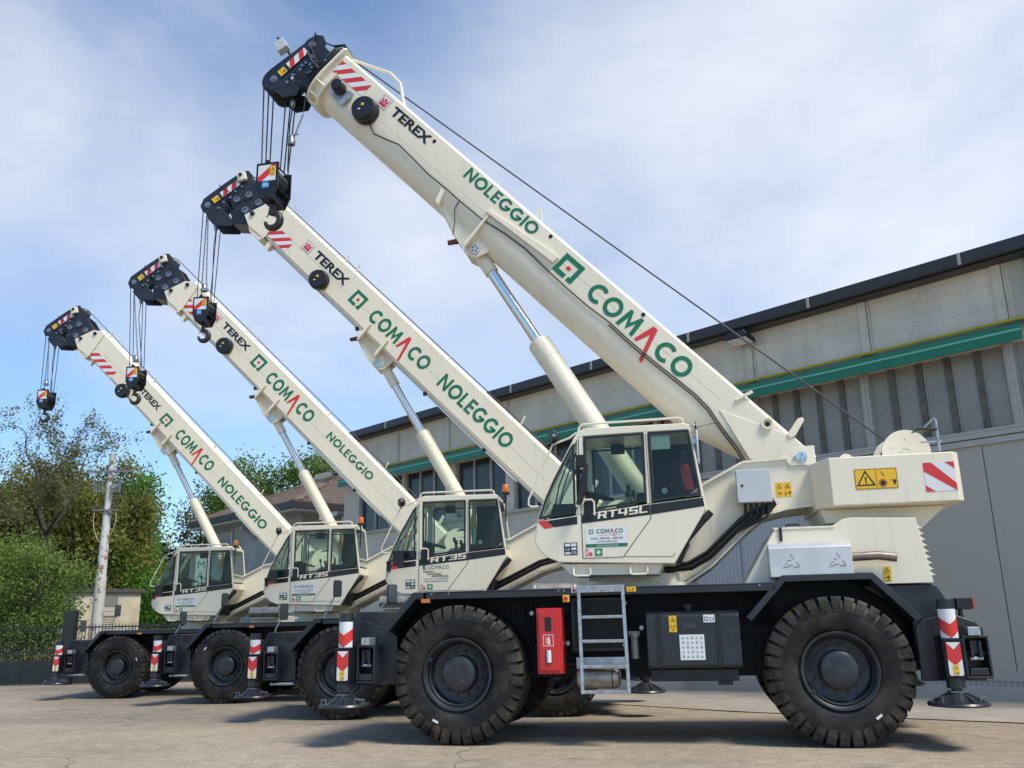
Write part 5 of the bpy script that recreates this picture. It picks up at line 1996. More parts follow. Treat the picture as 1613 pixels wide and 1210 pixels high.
# flange at the tip and the half ring below it
o8 = sec1(8)
gro = lambda e: [(.125 + (y - .125) * (1 + e / .275), -.245 + (v + .245) * (1 + e / .41)) for y, v in o8]
loft(b, B1, lambda u: gro(.07), [8.92, 8.96])
lowr = [(y, v) for y, v in gro(.085) if v < -.2] 
lowr = [(lowr[0][0], -.16)] + lowr + [(lowr[-1][0], -.16)]
loft(b, B1, lambda u: lowr, [8.69, 8.725])
for y, v in lowr[2:-1:2]:
    d = Vector((y - .125, v + .25)).normalized() * .05
    b.prism([(y, v), (y - d.x, v - d.y), (y - d.x + .012, v - d.y), (y + .012, v)], 8.72, 8.925, lambda yy, u, vv: B1(u, yy, vv))
loft(b, B1, sec1, [8.70, 8.93])
b.build('boom_collar', CREAM2, bo, smooth=30)
# reinforcement at the foot, guard bar, lugs
b = MB()
b.prism([(1.10, -.19), (.42, -.40), (.0, -.20), (.0, .14), (.24, .16)], YN - .012, YN - .001, lambda u, y, v: B1(u, y, v))
b.prism([(5.32, -.25), (4.06, -.17), (4.06, -.07), (4.12, -.06), (5.32, -.20)], YN - .05, YN, lambda u, y, v: B1(u, y, v))
b.prism([(.24, .12), (.30, .12), (.34, .36), (.31, .41), (.27, .40), (.22, .19)], YN - .03, YN + .0, lambda u, y, v: B1(u, y, v))
b.prism([(1.02, .02), (1.05, .04), (.98, .26), (.94, .25)], YN - .03, YN - .0, lambda u, y, v: B1(u, y, v))
pieces(b, 'foot_plate', CREAM2, bo, smooth=0, bevel=0.006)
b = MB()
b.lathe([(.075, -.001), (.075, -.05), (.05, -.05), (.045, -.012), (.0, -.012)], c=B1(.56, YN, .07), n=28)
b.build('foot_pin', CREAM2, bo, smooth=35)
b = MB()
b.cyl(B1(.555, YN - .02, .065), B1(.555, YN - .0125, .065), .03, n=14)
for u, v in ((4.37, .09), (2.66, .10), (6.72, .04)):
    b.cyl(B1(u, YN - .006, v), B1(u, YN - .001, v), .028, n=16)
pieces(b, 'port_hole', BLKF, bo, smooth=0)
# bracket for the lifting ram
b = MB()
br = [(6.25, -.50), (5.92, -.60), (5.45, -.78), (5.15, -.86), (5.0, -.82), (4.93, -.66), (4.9, -.5)]
for y in (-.06, .28):
    b.prism(br, y, y + .03, lambda u, yy, v: B1(u, yy, v))
b.prism([(5.42, -.80), (6.15, -.56), (6.1, -.53), (5.42, -.74)], -.05, .30, lambda u, y, v: B1(u, y, v))
b.prism([(5.25, -.20), (5.28, -.20), (5.22, -.80), (5.17, -.80)], -.19, .44, lambda u, y, v: B1(u, y, v))
b.prism([(6.02, -.42), (6.10, -.40), (6.02, -.60), (5.94, -.62)], -.17, -.10, lambda u, y, v: B1(u, y, v))
bk = b.build('ram_bracket', CREAM2, bo, smooth=0, bevel=0.006)
b = MB()
pp = Vector(B1(5.09, -.075, -.72))
b.cyl(pp + Vector((0, -.012, 0)), pp, .075, n=20)
b.build('bracket_keeper', STAIN, bk, smooth=35)
b = MB()
for k in range(5):
    q = pp + Vector((.04 * math.cos(k * 1.25), -.018, .04 * math.sin(k * 1.25)))
    b.cyl(q, q + Vector((0, .008, 0)), .011, n=6)
b.build('bolt', BLKF, bk, smooth=0)
beacon_red(bo, B1, 5.42, -.82, .0)
# top lugs and the tube for the fly jib
b = MB()
b.tube([B1(8.86, .0, .20), B1(8.2, .0, .42), B1(7.95, .0, .40), B1(7.6, .0, .17)], .024, 8)
b.tube([B1(4.78, .0, .17), B1(4.85, .0, .33)], .02, 6)
b.tube([B1(4.66, .0, .17), B1(4.85, .0, .33)], .014, 6)
pieces(b, 'rope_guide', CREAM2, bo)
nose_stripes(bo, B1, YF, 8.86, 8.17, -.16, .06, 3)
maker_mark(B1, 7.89, -.10, .19, YF, bo)
boom_letters(bo, B1, YF, [('maker', 7.60, 6.78, -.075, .065), ('word', 'NOLEGGIO', 5.99, 4.57, -.075, .105), ('square', 4.03, 3.68, -.235, .065), ('word', 'COMACO', 3.43, 1.69, -.22, .05)])
flat('weld_seam', [rect(1.15, 4.02, -.084, -.080), rect(4.1, 7.6, -.262, -.258)], mat('weld_seam', (.50, .44, .33), .5), lambda u, v: B1(u, YN - .0015, v), bo)
reel(bo, B1, 7.88, -.30, -.14, .20, .20)
b = MB()
c = Vector(B1(8.50, -.17, -.30))
b.lathe([(.07, .02), (.10, .0), (.10, -.12), (.085, -.13), (.08, -.17), (.0, -.175)], c=c, n=24)
sr = b.build('sensor_reel', BLACKP, bo, smooth=35)
b = MB()
b.prism([(8.62, -.34), (8.62, -.44), (8.30, -.48), (8.30, -.40), (8.36, -.22)], -.165, -.155, lambda u, y, v: B1(u, y, v))
b.prism([(8.34, -.47), (8.26, -.47), (8.26, -.22), (8.34, -.22)], -.20, -.165, lambda u, y, v: B1(u, y, v))
b.build('reel_bracket', GALV, sr, smooth=0)
# hose along the boom
def bsurf(v):
    if v > -.28:
        return YN - .016
    s = min(1, (-.28 - v) / .38)
    return .125 - .272 * math.sqrt(max(0, 1 - s ** 2.2)) - .018
b = MB()
pth = [(7.70, -.40), (7.55, -.46), (7.3, -.40), (7.1, -.34), (6.7, -.36), (6.4, -.38), (6.1, -.37), (5.75, -.37), (5.3, -.36), (4.9, -.30), (4.5, -.27), (4.1, -.29), (3.7, -.30), (3.3, -.30), (2.9, -.27), (2.5, -.28), (2.1, -.27), (1.7, -.25), (1.45, -.24), (1.2, -.26), (.9, -.34), (.6, -.40), (.42, -.46)]
b.tube([B1(u, bsurf(v), v) for u, v in pth], .010, 7)
b.tube([B1(u, bsurf(v - .03), v - .03) for u, v in pth[14:]], .010, 7)
b.tube([B1(5.75, bsurf(-.38), -.38), B1(5.72, -.14, -.5), B1(5.6, -.12, -.62), B1(5.5, -.05, -.78)], .007, 6)
b.build('boom_hose', BLACK, bo, smooth=60)
# telescoped inner sections and head
b = MB()
for k, (u1, e) in enumerate(((9.0, -.03), (9.10, -.06), (9.22, -.09))):
    o = sec1(8)
    sc = [(.125 + (y - .125) * (1 + e / .275), -.245 + (v + .245) * (1 + e / .41)) for y, v in o]
    loft(b, B1, lambda u: sc, [8.9, u1 + .03])
for k in range(7):
    for (u, e) in ((8.97, .02), (9.04, .0), (9.12, -.02)):
        pass
ins = b.build('inner_boom', BLKF, c1, smooth=30)
b = MB()
for u, e in ((8.98, .03), (9.05, .01), (9.12, -.01)):
    o = sec1(8)
    sc = [(.125 + (y - .125) * (1 + e / .275), -.245 + (v + .245) * (1 + e / .41)) for y, v in o]
    b.tube([B1(u, y, v) for y, v in sc], .022, 7, closed=True)
for k in range(4):
    b.tube([B1(8.93, .0 + .08 * k, .22), B1(9.18, .02 + .08 * k, .30), B1(9.3, .02 + .08 * k, .18)], .022, 7)
pieces(b, 'guide_ring', BLACK, ins, smooth=50)
h1 = head_parts(c1, B1, -.12, .37, [[(9.48, .17), (9.60, .10), (9.64, -.2), (9.74, -.78), (9.72, -.95), (9.60, -1.03), (9.45, -1.02), (9.36, -.88), (9.38, -.55), (9.30, -.2), (9.34, .12)], [(9.0, .02), (9.34, .06), (9.42, -.5), (9.25, -.68), (9.0, -.6)], [(9.42, -.74), (9.46, -.98), (9.2, -.96), (9.06, -.80), (9.1, -.70), (9.3, -.66)]], (9.55, -.85), (9.50, -.05), .215, .16, 1)
b = MB()
b.box(-.09, .09, -.09, .05, -.09, .09)
q = Matrix.Rotation(R_(-46.6 + 18), 4, 'Y')
cc = Vector(B1(9.83, -.16, -.40))
b.v = [tuple(q @ Vector(v) + cc) for v in b.v]
lb = b.build('sensor_box', GREYB, h1, smooth=0, bevel=.008)
b = MB()
b.tube([tuple(cc + Vector((.06, .05, -.03))), B1(9.66, -.1, -.40)], .02, 7)
b.cyl(cc + Vector((-.03, -.04, .09)), cc + Vector((-.07, -.04, .16)), .018, n=8)
b.build('sensor_arm', BLACKP, lb)
b = MB()
b.tube([B1(9.6, -.14, .12), B1(9.45, -.17, -.1), B1(9.2, -.18, -.2), B1(9.1, -.17, -.4), B1(9.28, -.16, -.62)], .013, 7)
b.tube([B1(9.42, -.16, -.2), B1(9.25, -.17, -.26), B1(9.05, -.17, -.28)], .024, 7)
b.build('head_hose', BLACK, h1, smooth=60)
b = MB()
for k in range(9):
    u, v = 9.06 + rng.uniform(0, .30), -.08 - rng.uniform(0, .45)
    p = B1(u, 0, v)
    b.box(p[0] - .022, p[0] + .022, -.165, -.14, p[2] - .016, p[2] + .016)
b.build('head_fittings', CHAINM, h1, smooth=40)
# ropes to the block
lift_cylinder(c1, (.39, .125, 2.2), (-1.222, .125, 4.94), (-2.112, .125, 6.451), .155, .078)
wx, wz = P1['winch']
b = MB()
b.tube([(wx - .12, .275, wz + .17)] + [B1(9.40, .12, .20)], .012, 7)
b.tube([B1(9.40, .12, .20), B1(9.56, .12, .15), B1(9.68, .12, -.02)], .012, 7)
for k, y in enumerate((.0, .125, .25)):
    b.tube([(-5.44 + .02 * k, y, 9.47), (-5.40, y, 8.0)], .011, 7)
    b.tube([(-5.05 + .02 * k, y, 9.40 - .02 * k), (-5.09, y, 8.0)], .011, 7)
b.build('hoist_rope', ROPE, c1, smooth=60)
b = MB()
hook_block('large hook block with red and white panel under the tip of the nearest, highest boom', c1.matrix_basis @ Vector((0, 0, 0)), 0, .95, '45t')
hk1 = [o for o in COL.objects if o.name.startswith('hook_block')][-1]
def crane_point(c, p):
    a = -c.rotation_euler.z
    return c.location + Vector((p[0] * math.cos(a) + p[1] * math.sin(a), -p[0] * math.sin(a) + p[1] * math.cos(a), p[2]))
hk1.location = crane_point(c1, (-5.25, .125, 8.06))
hk1.rotation_euler = (0, 0, c1.rotation_euler.z)
sk = swage_socket(c1, B1(9.18, .05, -.86))
b = MB()
e = Vector(B1(9.18, .05, -.86))
b.tube([tuple(e + Vector((0, 0, -.15))), tuple(e + Vector((-.03, 0, -.45))), (-5.02, .1, 8.0)], .011, 6)
b.build('rope_end', ROPE, sk)
b = MB()
p0 = Vector(B1(8.95, -.05, -.72))
w0_ = Vector((-4.93, .0, 8.42))
b.tube([tuple(p0), tuple(p0 + Vector((-.03, 0, -.30)))], .004, 5)
chain_path(b, p0 + Vector((-.03, 0, -.30)), w0_ + Vector((.05, 0, .10)))
chain_path(b, p0 + Vector((-.10, 0, -.62)), w0_ + Vector((-.05, 0, .10)))
b.lathe([(.03, .10), (.05, .09), (.055, .02), (.065, .0), (.06, -.05), (.035, -.05)], c=w0_, ax=(0, 0, 1), n=18)
b.build('limit_switch_weight', CHAINM, c1, smooth=40)


# ================= the three smaller cranes
P2 = dict(R=.698, rr=.359, wb=3.3, deck=1.50, deck0=-1.98, deck1=1.9,
          ff=[(-2.5, 1.05), (-2.085, 1.499), (-1.98, 1.499), (-1.98, 1.43), (-2.05, 1.43), (-2.44, 1.012)],
          rf=[(2.5, 1.05), (2.085, 1.499), (1.9, 1.499), (1.9, 1.43), (2.05, 1.43), (2.44, 1.012)],
          chassis=[(-2.55, .66), (-2.55, 1.1), (-2.2, 1.38), (2.2, 1.38), (2.55, 1.1), (2.55, .66), (2.0, .60), (-2.0, .60)],
          nose=[(-2.95, .88), (-2.95, 1.26), (-2.90, 1.30), (-2.66, 1.30), (-2.62, 1.10), (-2.42, 1.14), (-2.42, .88)],
          tail=[(2.95, .88), (2.95, 1.26), (2.90, 1.30), (2.66, 1.30), (2.62, 1.10), (2.42, 1.14), (2.42, .88)],
          ep=[(2.42, .62), (2.44, 1.10), (2.52, 1.18), (2.82, 1.28), (3.05, 1.24), (3.09, 1.1), (3.07, .62)],
          epr=[(2.42, .62), (2.44, 1.10), (2.52, 1.18), (2.82, 1.28), (3.05, 1.24), (3.09, 1.1), (3.07, .62)],
          jx=2.985, bx=(2.64, 2.87), jxr=2.985, bxr=(2.64, 2.87), oz=-.06, jtop=1.295, amber=(-1.15, 1.425), taillamp=(2.95, 1.2),
          sup=[(-.6, 1.6), (.5, 1.6), (.571, 1.764), (1.0, 1.98), (1.436, 2.187), (1.9, 2.3), (2.2, 2.35), (2.3, 3.1), (2.0, 3.12), (1.7, 3.0), (1.436, 2.953), (.904, 2.684), (.4, 2.4), (-.3, 2.2), (-.6, 2.0)],
          supin=[(-.58, 1.62), (.48, 1.62), (.56, 1.78), (1.42, 2.2), (1.9, 2.33), (2.18, 2.38), (2.26, 2.8), (1.7, 2.65), (.9, 2.2), (-.3, 2.1), (-.58, 1.95)],
          flange_lo=[(2.2, 2.35), (1.9, 2.3), (1.436, 2.187), (1.0, 1.98), (.571, 1.764)], flange_hi=[(.4, 2.4), (.904, 2.684), (1.436, 2.953), (1.7, 3.0)],
          hose=[(1.9, 2.33), (1.436, 2.22), (1.0, 2.01), (.7, 1.87), (.5, 1.80), (.2, 1.72)], pivot=(2.0, 3.03), cw=(2.15, 3.25, 2.3, 2.84), winch=(2.75, 3.06),
          model='RT35', sticker='panel')
B2 = boom_frame((1.9, 3.75), 45.5)


def sec2(u):
    return [(.28, .11), (-.08, .11), (-.15, .05), (-.15, -.57), (-.12, -.62), (.32, -.62), (.35, -.57), (.35, .05)]


def small_crane(i, label, sticker, stripes, marks, reel_uv, rope_end):
    c = crane_root(i, label)
    P = dict(P2, sticker=sticker)
    sh3 = .09 if i == 3 else 0.0
    B2 = boom_frame((1.9 + sh3 * .7009, 3.75 - sh3 * .7133), 45.5)
    crane_base(c, P, False)
    superstructure(c, P)
    cb = cab(c, .13, -.085, P)
    door_mirror_arm(c, .13, -.085, 'box')
    # amber beacon and rear corner screen
    b = MB()
    b.tube([(.90, -1.10, 3.22), (.945, -1.12, 3.26), (.945, -1.12, 3.36)], .016, 8)
    b.tube([(.945, -1.12, 3.30), (.94, -1.12, 2.92)], .012, 8)
    b.cyl((.945, -1.12, 3.345), (.945, -1.12, 3.385), .065, n=18)
    be = b.build('beacon_bracket', BLACKP, c)
    b = MB()
    b.lathe([(.055, 0), (.058, .02), (.052, .10), (.035, .125), (.0, .13)], c=(.945, -1.12, 3.385), ax=(0, 0, 1), n=20)
    b.build('beacon', AMBER, be, smooth=50)
    # small fittings under the front of the deck, silencer drum behind
    b = MB()
    b.cyl((-2.78, -1.15, .53), (-2.41, -1.15, .53), .022, n=10)
    b.cyl((-2.78, -1.15, .53), (-2.75, -1.15, .53), .03, n=10)
    b.build('tow_bar', GALV, c)
    b = MB()
    b.cyl((1.33, -.95, 1.84), (2.03, -.95, 1.84), .12, n=24)
    for x in (1.36, 1.98):
        b.lathe([(.121, -.015), (.125, 0), (.121, .015)], c=(x, -.95, 1.84), ax=(1, 0, 0), n=24)
    b.box(1.36, 1.98, -1.06, -.84, 1.70, 1.73)
    b.build('silencer', AIRT, c, smooth=35)
    b = MB()
    b.prism([(1.15, 1.49), (1.4, 1.72), (2.4, 1.75), (2.5, 1.49)], -.8, .8)
    b.build('engine_hood', CREAM, c, smooth=0, bevel=.012)
    mirror_stalk(c, -1.93, -1.2, 1.50, -1.74, 1.95, .26, .13)
    mirror_stalk(c, -2.85, -.85, 1.29, -2.72, 1.62, .26, .13)
    # boom
    b = MB()
    loft(b, B2, sec2, [-.72, 0, 2, 4, 6, 7.62])
    bo = b.build('boom', CREAM, c, smooth=25)
    b = MB()
    b.prism([(7.95, -.58), (7.78, -.08), (7.60, .06), (7.46, .06), (7.30, -.60), (7.34, -.70), (7.62, -.72)], -.185, -.152, lambda u, y, v: B2(u, y, v))
    b.prism([(7.95, -.58), (7.78, -.08), (7.60, .06), (7.46, .06), (7.30, -.60), (7.34, -.70), (7.62, -.72)], .352, .385, lambda u, y, v: B2(u, y, v))
    b.prism([(7.75, -.66), (7.30, -.64), (7.34, -.74), (7.62, -.74)], -.185, .385, lambda u, y, v: B2(u, y, v))
    b.prism([(7.24, -.58), (7.14, -.58), (7.10, -.76), (7.20, -.76)], -.12, -.02, lambda u, y, v: B2(u, y, v))
    npl = b.build('nose_plate', CREAM2, bo, smooth=0, bevel=.006)
    b = MB()
    for u, v in ((7.84, -.46), (7.66, -.10)):
        b.cyl(B2(u, -.215, v), B2(u, -.185, v), .045, n=16)
    pieces(b, 'nose_bolt', BLACKP, npl)
    b = MB()
    b.cyl(B2(7.3, .02, -.645), B2(4.7, .02, -.645), .018, n=10)
    b.cyl(B2(4.5, .02, -.645), B2(.6, .02, -.645), .018, n=10)
    pieces(b, 'hydraulic_line', CHROME, bo)
    b = MB()
    for u in (4.72, 2.9, 1.4):
        b.box(*(lambda p: (p[0] - .03, p[0] + .03, -.02, .06, p[2] - .03, p[2] + .03))(B2(u, 0, -.655)))
    pieces(b, 'line_clamp', BLACKP, bo, smooth=0)
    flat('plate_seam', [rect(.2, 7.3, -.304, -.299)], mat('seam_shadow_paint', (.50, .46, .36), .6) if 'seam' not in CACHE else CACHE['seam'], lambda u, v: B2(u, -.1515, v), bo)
    # ram bracket
    b = MB()
    for y in (-.04, .22):
        b.prism([(4.60, -.60), (4.56, -.80), (4.10, -.93), (3.85, -.95), (3.76, -.84), (3.74, -.60)], y, y + .03, lambda u, yy, v: B2(u, yy, v))
    b.prism([(4.56, -.62), (4.56, -.80), (4.12, -.92), (4.12, -.88), (4.5, -.78), (4.5, -.62)], -.03, .24, lambda u, y, v: B2(u, y, v))
    for u in (4.48, 4.02):
        b.prism([(u + .02, -.42), (u + .05, -.42), (u + .05, -.74), (u - .02, -.82)], -.20, -.04, lambda u_, y, v: B2(u_, y, v))
    bk = b.build('ram_bracket', CREAM2, bo, smooth=0, bevel=.005)
    b = MB()
    q = Vector(B2(3.92, -.05, -.84))
    b.cyl(q + Vector((0, -.012, 0)), q, .07, n=18)
    b.build('bracket_keeper', LBLUE, bk)
    beacon_red(bo, B2, 4.60, -.80, .03)
    # rope guides on the top
    b = MB()
    for u in (7.35, 5.8, 5.5, 3.0, 1.2):
        b.tube([B2(u, -.12, .08), B2(u + .06, -.10, .25), B2(u + .10, -.02, .27), B2(u + .04, .0, .11)], .010, 6)
    b.prism([(-.2, .10), (-.14, .10), (-.05, .33), (-.11, .34)], -.1, -.06, lambda u, y, v: B2(u, y, v))
    b.prism([(-.5, .10), (-.44, .10), (-.38, .30), (-.44, .31)], -.1, -.06, lambda u, y, v: B2(u, y, v))
    pieces(b, 'rope_guide', CREAM2, bo)
    YF = -.154
    nose_stripes(bo, B2, YF, *stripes)
    maker_mark(B2, *marks['mark'], .20, YF, bo)
    boom_letters(bo, B2, YF, marks['letters'])
    reel(bo, B2, reel_uv[0], reel_uv[1], -.16, .19, .16)
    # black fly head
    b = MB()
    loft(b, B2, lambda u: [(.30, -.06), (-.10, -.06), (-.10, -.56), (.30, -.56)], [7.5, 8.3])
    b.prism([(7.70, -.60), (8.02, -.86), (8.3, -.70), (8.1, -.56)], -.12, .32, lambda u, y, v: B2(u, y, v))
    inn = b.build('inner_boom', BLKF, c, smooth=0, bevel=.008)
    b = MB()
    for u, v in ((8.33, -.46), (8.22, -.24), (8.03, -.50), (7.95, -.22)):
        b.lathe([(.065, 0), (.065, -.05), (.045, -.05), (.045, -.02), (.0, -.02)], c=B2(u, -.115, v), n=18)
    pieces(b, 'ring_pin', CHAINM, inn, smooth=35)
    hd = head_parts(c, B2, -.12, .34, [[(8.50, .09), (8.64, .10), (8.72, .02), (8.80, -.4), (8.87, -.90), (8.80, -1.05), (8.66, -1.10), (8.54, -1.0), (8.52, -.6), (8.44, -.1)], [(7.74, -.07), (8.2, .03), (8.47, .0), (8.54, -.5), (8.3, -.64), (7.93, -.61)], [(8.56, -.82), (8.56, -1.11), (8.30, -1.13), (8.03, -.90), (8.06, -.82), (8.26, -.78)]], (8.70, -.93), (8.58, -.06), .145, .145, 1)
    b = MB()
    q = Vector(B2(8.60, -.17, -.08))
    b.box(q.x - .085, q.x + .085, q.y - .05, q.y + .03, q.z - .085, q.z + .085)
    rot = Matrix.Translation(q) @ Matrix.Rotation(R_(-14), 4, 'Y') @ Matrix.Translation(-q)
    b.v = [tuple(rot @ Vector(v)) for v in b.v]
    sb_ = b.build('sensor_box', CREAM2, hd, smooth=0, bevel=.008)
    b = MB()
    b.cyl(q + Vector((-.015, -.075, .02)), q + Vector((-.015, -.05, .02)), .035, n=14)
    b.tube([B2(8.85, -.13, -.5), B2(8.5, -.16, -.45), B2(8.15, -.16, -.35)], .008, 6)
    b.build('sensor_boss', BLACKP, sb_)
    # ram, ropes, block
    lift_cylinder(c, (.755, .10, 2.15), (-.66, .10, 4.65), (-1.41, .10, 6.0), .122, .07)
    wx, wz = P['winch']
    sh = Vector(B2(8.70, .1, -.93))
    top = rope_end
    b = MB()
    b.tube([(wx - .1, .28, wz + .18), B2(8.5, .12, .14)], .010, 7)
    b.tube([B2(8.5, .12, .14), B2(8.66, .12, .08), B2(8.74, .12, -.03)], .010, 7)
    for y in (.02, .18):
        b.tube([(sh.x - .155, y, sh.z), (top[0] - .13, y, top[2] - .1)], .009, 6)
        b.tube([(sh.x + .155, y, sh.z - .02), (top[0] + .13, y, top[2] - .1)], .009, 6)
    b.build('hoist_rope', ROPE, c, smooth=60)
    e = Vector(B2(8.38, .02, -1.06))
    sk = swage_socket(c, e, .2)
    b = MB()
    b.tube([tuple(e + Vector((0, 0, -.18))), tuple(e + Vector((-.02, 0, -.5))), (top[0] + .15, .05, top[2] - .05)], .009, 6)
    b.build('rope_end', ROPE, sk)
    b = MB()
    p0 = Vector(B2(8.55, -.05, -1.10))
    w0 = Vector((top[0] + .02, -.02, top[2] + .18))
    chain_path(b, p0, w0 + Vector((.03, 0, .10)), r=.007, link=.05)
    b.lathe([(.03, .10), (.05, .09), (.055, .02), (.07, .0), (.065, -.05), (.035, -.05)], c=w0, ax=(0, 0, 1), n=18)
    b.build('limit_switch_weight', CHAINM, c, smooth=40)
    return c


LET2 = dict(mark=(6.63, -.285), letters=[('maker', 6.33, 5.44, -.255, -.095), ('square', 5.19, 4.90, -.40, -.12), ('word', 'COMACO', 4.66, 3.17, -.40, -.135), ('word', 'NOLEGGIO', 2.83, 1.10, -.40, -.13)])
LET3 = dict(mark=(6.66, -.25), letters=[('maker', 6.33, 5.44, -.21, -.065), ('square', 5.19, 4.89, -.34, -.04), ('word', 'COMACO', 4.65, 3.19, -.37, -.09), ('word', 'NOLEGGIO', 2.67, 1.27, -.29, -.12)])
LET4 = dict(mark=(5.86, -.33), letters=[('maker', 5.54, 4.82, -.29, -.145), ('square', 4.60, 4.31, -.42, -.15), ('word', 'COMACO', 3.99, 2.63, -.42, -.14), ('word', 'NOLEGGIO', 2.26, .52, -.42, -.2)])
c2 = small_crane(2, 'cream crane with plain black lettering on its cab door, just behind the largest crane', 'plain', (7.62, 6.80, -.56, -.30, 4), LET2, (5.85, -.50), (-4.88, .1, 7.43))
c3 = small_crane(3, 'second cream crane from the left, with a hook block hanging across its boom stripes', 'panel', (7.63, 6.94, -.52, -.28, 3), LET3, (5.88, -.47), (-4.66, .1, 7.20))
c4 = small_crane(4, 'farthest cream crane at the left end with five red bands on its boom tip', 'panel', (7.66, 6.42, -.60, -.38, 5), LET4, (5.87, -.58), (-4.85, .1, 7.68))
for c, p, lab in ((c2, (-4.88, .1, 7.43), 'black hook block hanging across the red boom stripes of the second crane from the left'),
                  (c3, (-4.66, .1, 7.20), 'black hook block hanging in front of the leftmost crane boom and its round cable reel'),
                  (c4, (-4.85, .1, 7.68), 'leftmost hook block hanging against the sky above the bare oak')):
    n0 = set(COL.objects)
    hook_block(lab, crane_point(c, p), c.rotation_euler.z, .80, '35t')
# the red extinguisher standing in the nearest cab
fe = empty('fire_extinguisher', crane_point(c1, (.64, -.95, 2.70)), c1.rotation_euler.z + 0, label='small red fire extinguisher behind the rear side window of the nearest cab', cat='fire extinguisher')
b = MB()
b.lathe([(.0, -.01), (.05, -.005), (.055, .02), (.055, .24), (.04, .29), (.02, .305), (.0, .306)], ax=(-.12, 0, 1), n=22)
bt = b.build('bottle', REDP, fe, smooth=40)
b = MB()
b.cyl((-.037, 0, .30), (-.04, 0, .36), .018, n=10)
b.box(-.07, .01, -.012, .012, .34, .36)
b.box(-.075, .0, -.012, .012, .375, .39)
b.tube([(-.04, 0, .34), (.04, -.02, .32), (.05, -.04, .20)], .009, 6)
b.build('valve', BLACKP, bt)

# ------------------------------------------------------------------ vegetation
def leaf_mat(name, cols, transl=0.25):
    m = bpy.data.materials.new(name)
    m.use_nodes = True
    t = m.node_tree
    p = t.nodes['Principled BSDF']
    p.inputs['Roughness'].default_value = 0.6
    p.inputs['Specular IOR Level'].default_value = 0.25
    g = t.nodes.new('ShaderNodeNewGeometry')
    r = t.nodes.new('ShaderNodeValToRGB')
    r.color_ramp.elements[0].color = (*cols[0], 1)
    r.color_ramp.elements[1].color = (*cols[-1], 1)
    for k, c in enumerate(cols[1:-1]):
        e = r.color_ramp.elements.new((k + 1) / (len(cols) - 1))
        e.color = (*c, 1)
    t.links.new(g.outputs['Random Per Island'], r.inputs[0])
    # broad patches of lighter and darker growth
    c = t.nodes.new('ShaderNodeTexCoord')
    n = t.nodes.new('ShaderNodeTexNoise')
    n.inputs['Scale'].default_value = 0.55
    n.inputs['Detail'].default_value = 3
    t.links.new(c.outputs['Object'], n.inputs['Vector'])
    mr = t.nodes.new('ShaderNodeMapRange')
    mr.inputs[1].default_value = .35
    mr.inputs[2].default_value = .65
    mr.inputs[3].default_value = .65
    mr.inputs[4].default_value = 1.35
    t.links.new(n.outputs[0], mr.inputs[0])
    mx = t.nodes.new('ShaderNodeMix')
    mx.data_type = 'RGBA'
    mx.blend_type = 'MULTIPLY'
    mx.inputs[0].default_value = 1
    t.links.new(r.outputs[0], mx.inputs[6])
    t.links.new(mr.outputs[0], mx.inputs[7])
    t.links.new(mx.outputs[2], p.inputs['Base Color'])
    tl = t.nodes.new('ShaderNodeBsdfTranslucent')
    t.links.new(mx.outputs[2], tl.inputs[0])
    ms = t.nodes.new('ShaderNodeMixShader')
    ms.inputs[0].default_value = transl
    t.links.new(p.outputs[0], ms.inputs[1])
    t.links.new(tl.outputs[0], ms.inputs[2])
    t.links.new(ms.outputs[0], t.nodes['Material Output'].inputs[0])
    return m


def leaves(name, centres, radii, per, size, m, parent, seed, flat_=1.0, elong=1.6):
    """leaf-sized faces scattered through clumps"""
    g = np.random.default_rng(seed)
    P = []
    if name == 'crown':
        size, per = size * .72, per * 1.75
    for c, r in zip(centres, radii):
        k = int(per * (r ** 2))
        d = g.normal(size=(k, 3))
        d /= np.linalg.norm(d, axis=1)[:, None]
        d *= (g.random(k) ** 0.45)[:, None] * r * (1 + .25 * g.normal(size=k))[:, None]
        d[:, 2] *= flat_
        P.append(np.array(c) + d)
    P = np.concatenate(P)
    n = len(P)
    a = g.normal(size=(n, 3))
    a /= np.linalg.norm(a, axis=1)[:, None]
    b = np.cross(a, g.normal(size=(n, 3)))
    b /= np.linalg.norm(b, axis=1)[:, None]
    s = size * (0.6 + 0.8 * g.random(n))[:, None]
    V = np.stack([P - a * s * elong * .5, P + b * s * .5 + a * s * .1, P + a * s * elong * .5, P - b * s * .5 + a * s * .1], 1).reshape(-1, 3)
    me = bpy.data.meshes.new(name)
    me.vertices.add(4 * n)
    me.vertices.foreach_set('co', V.astype(np.float32).ravel())
    me.loops.add(4 * n)
    me.loops.foreach_set('vertex_index', np.arange(4 * n, dtype=np.int32))
    me.polygons.add(n)
    me.polygons.foreach_set('loop_start', np.arange(0, 4 * n, 4, dtype=np.int32))
    me.update(calc_edges=True)
    me.materials.append(m)
    o = bpy.data.objects.new(name, me)
    COL.objects.link(o)
    o.parent = parent
    return o


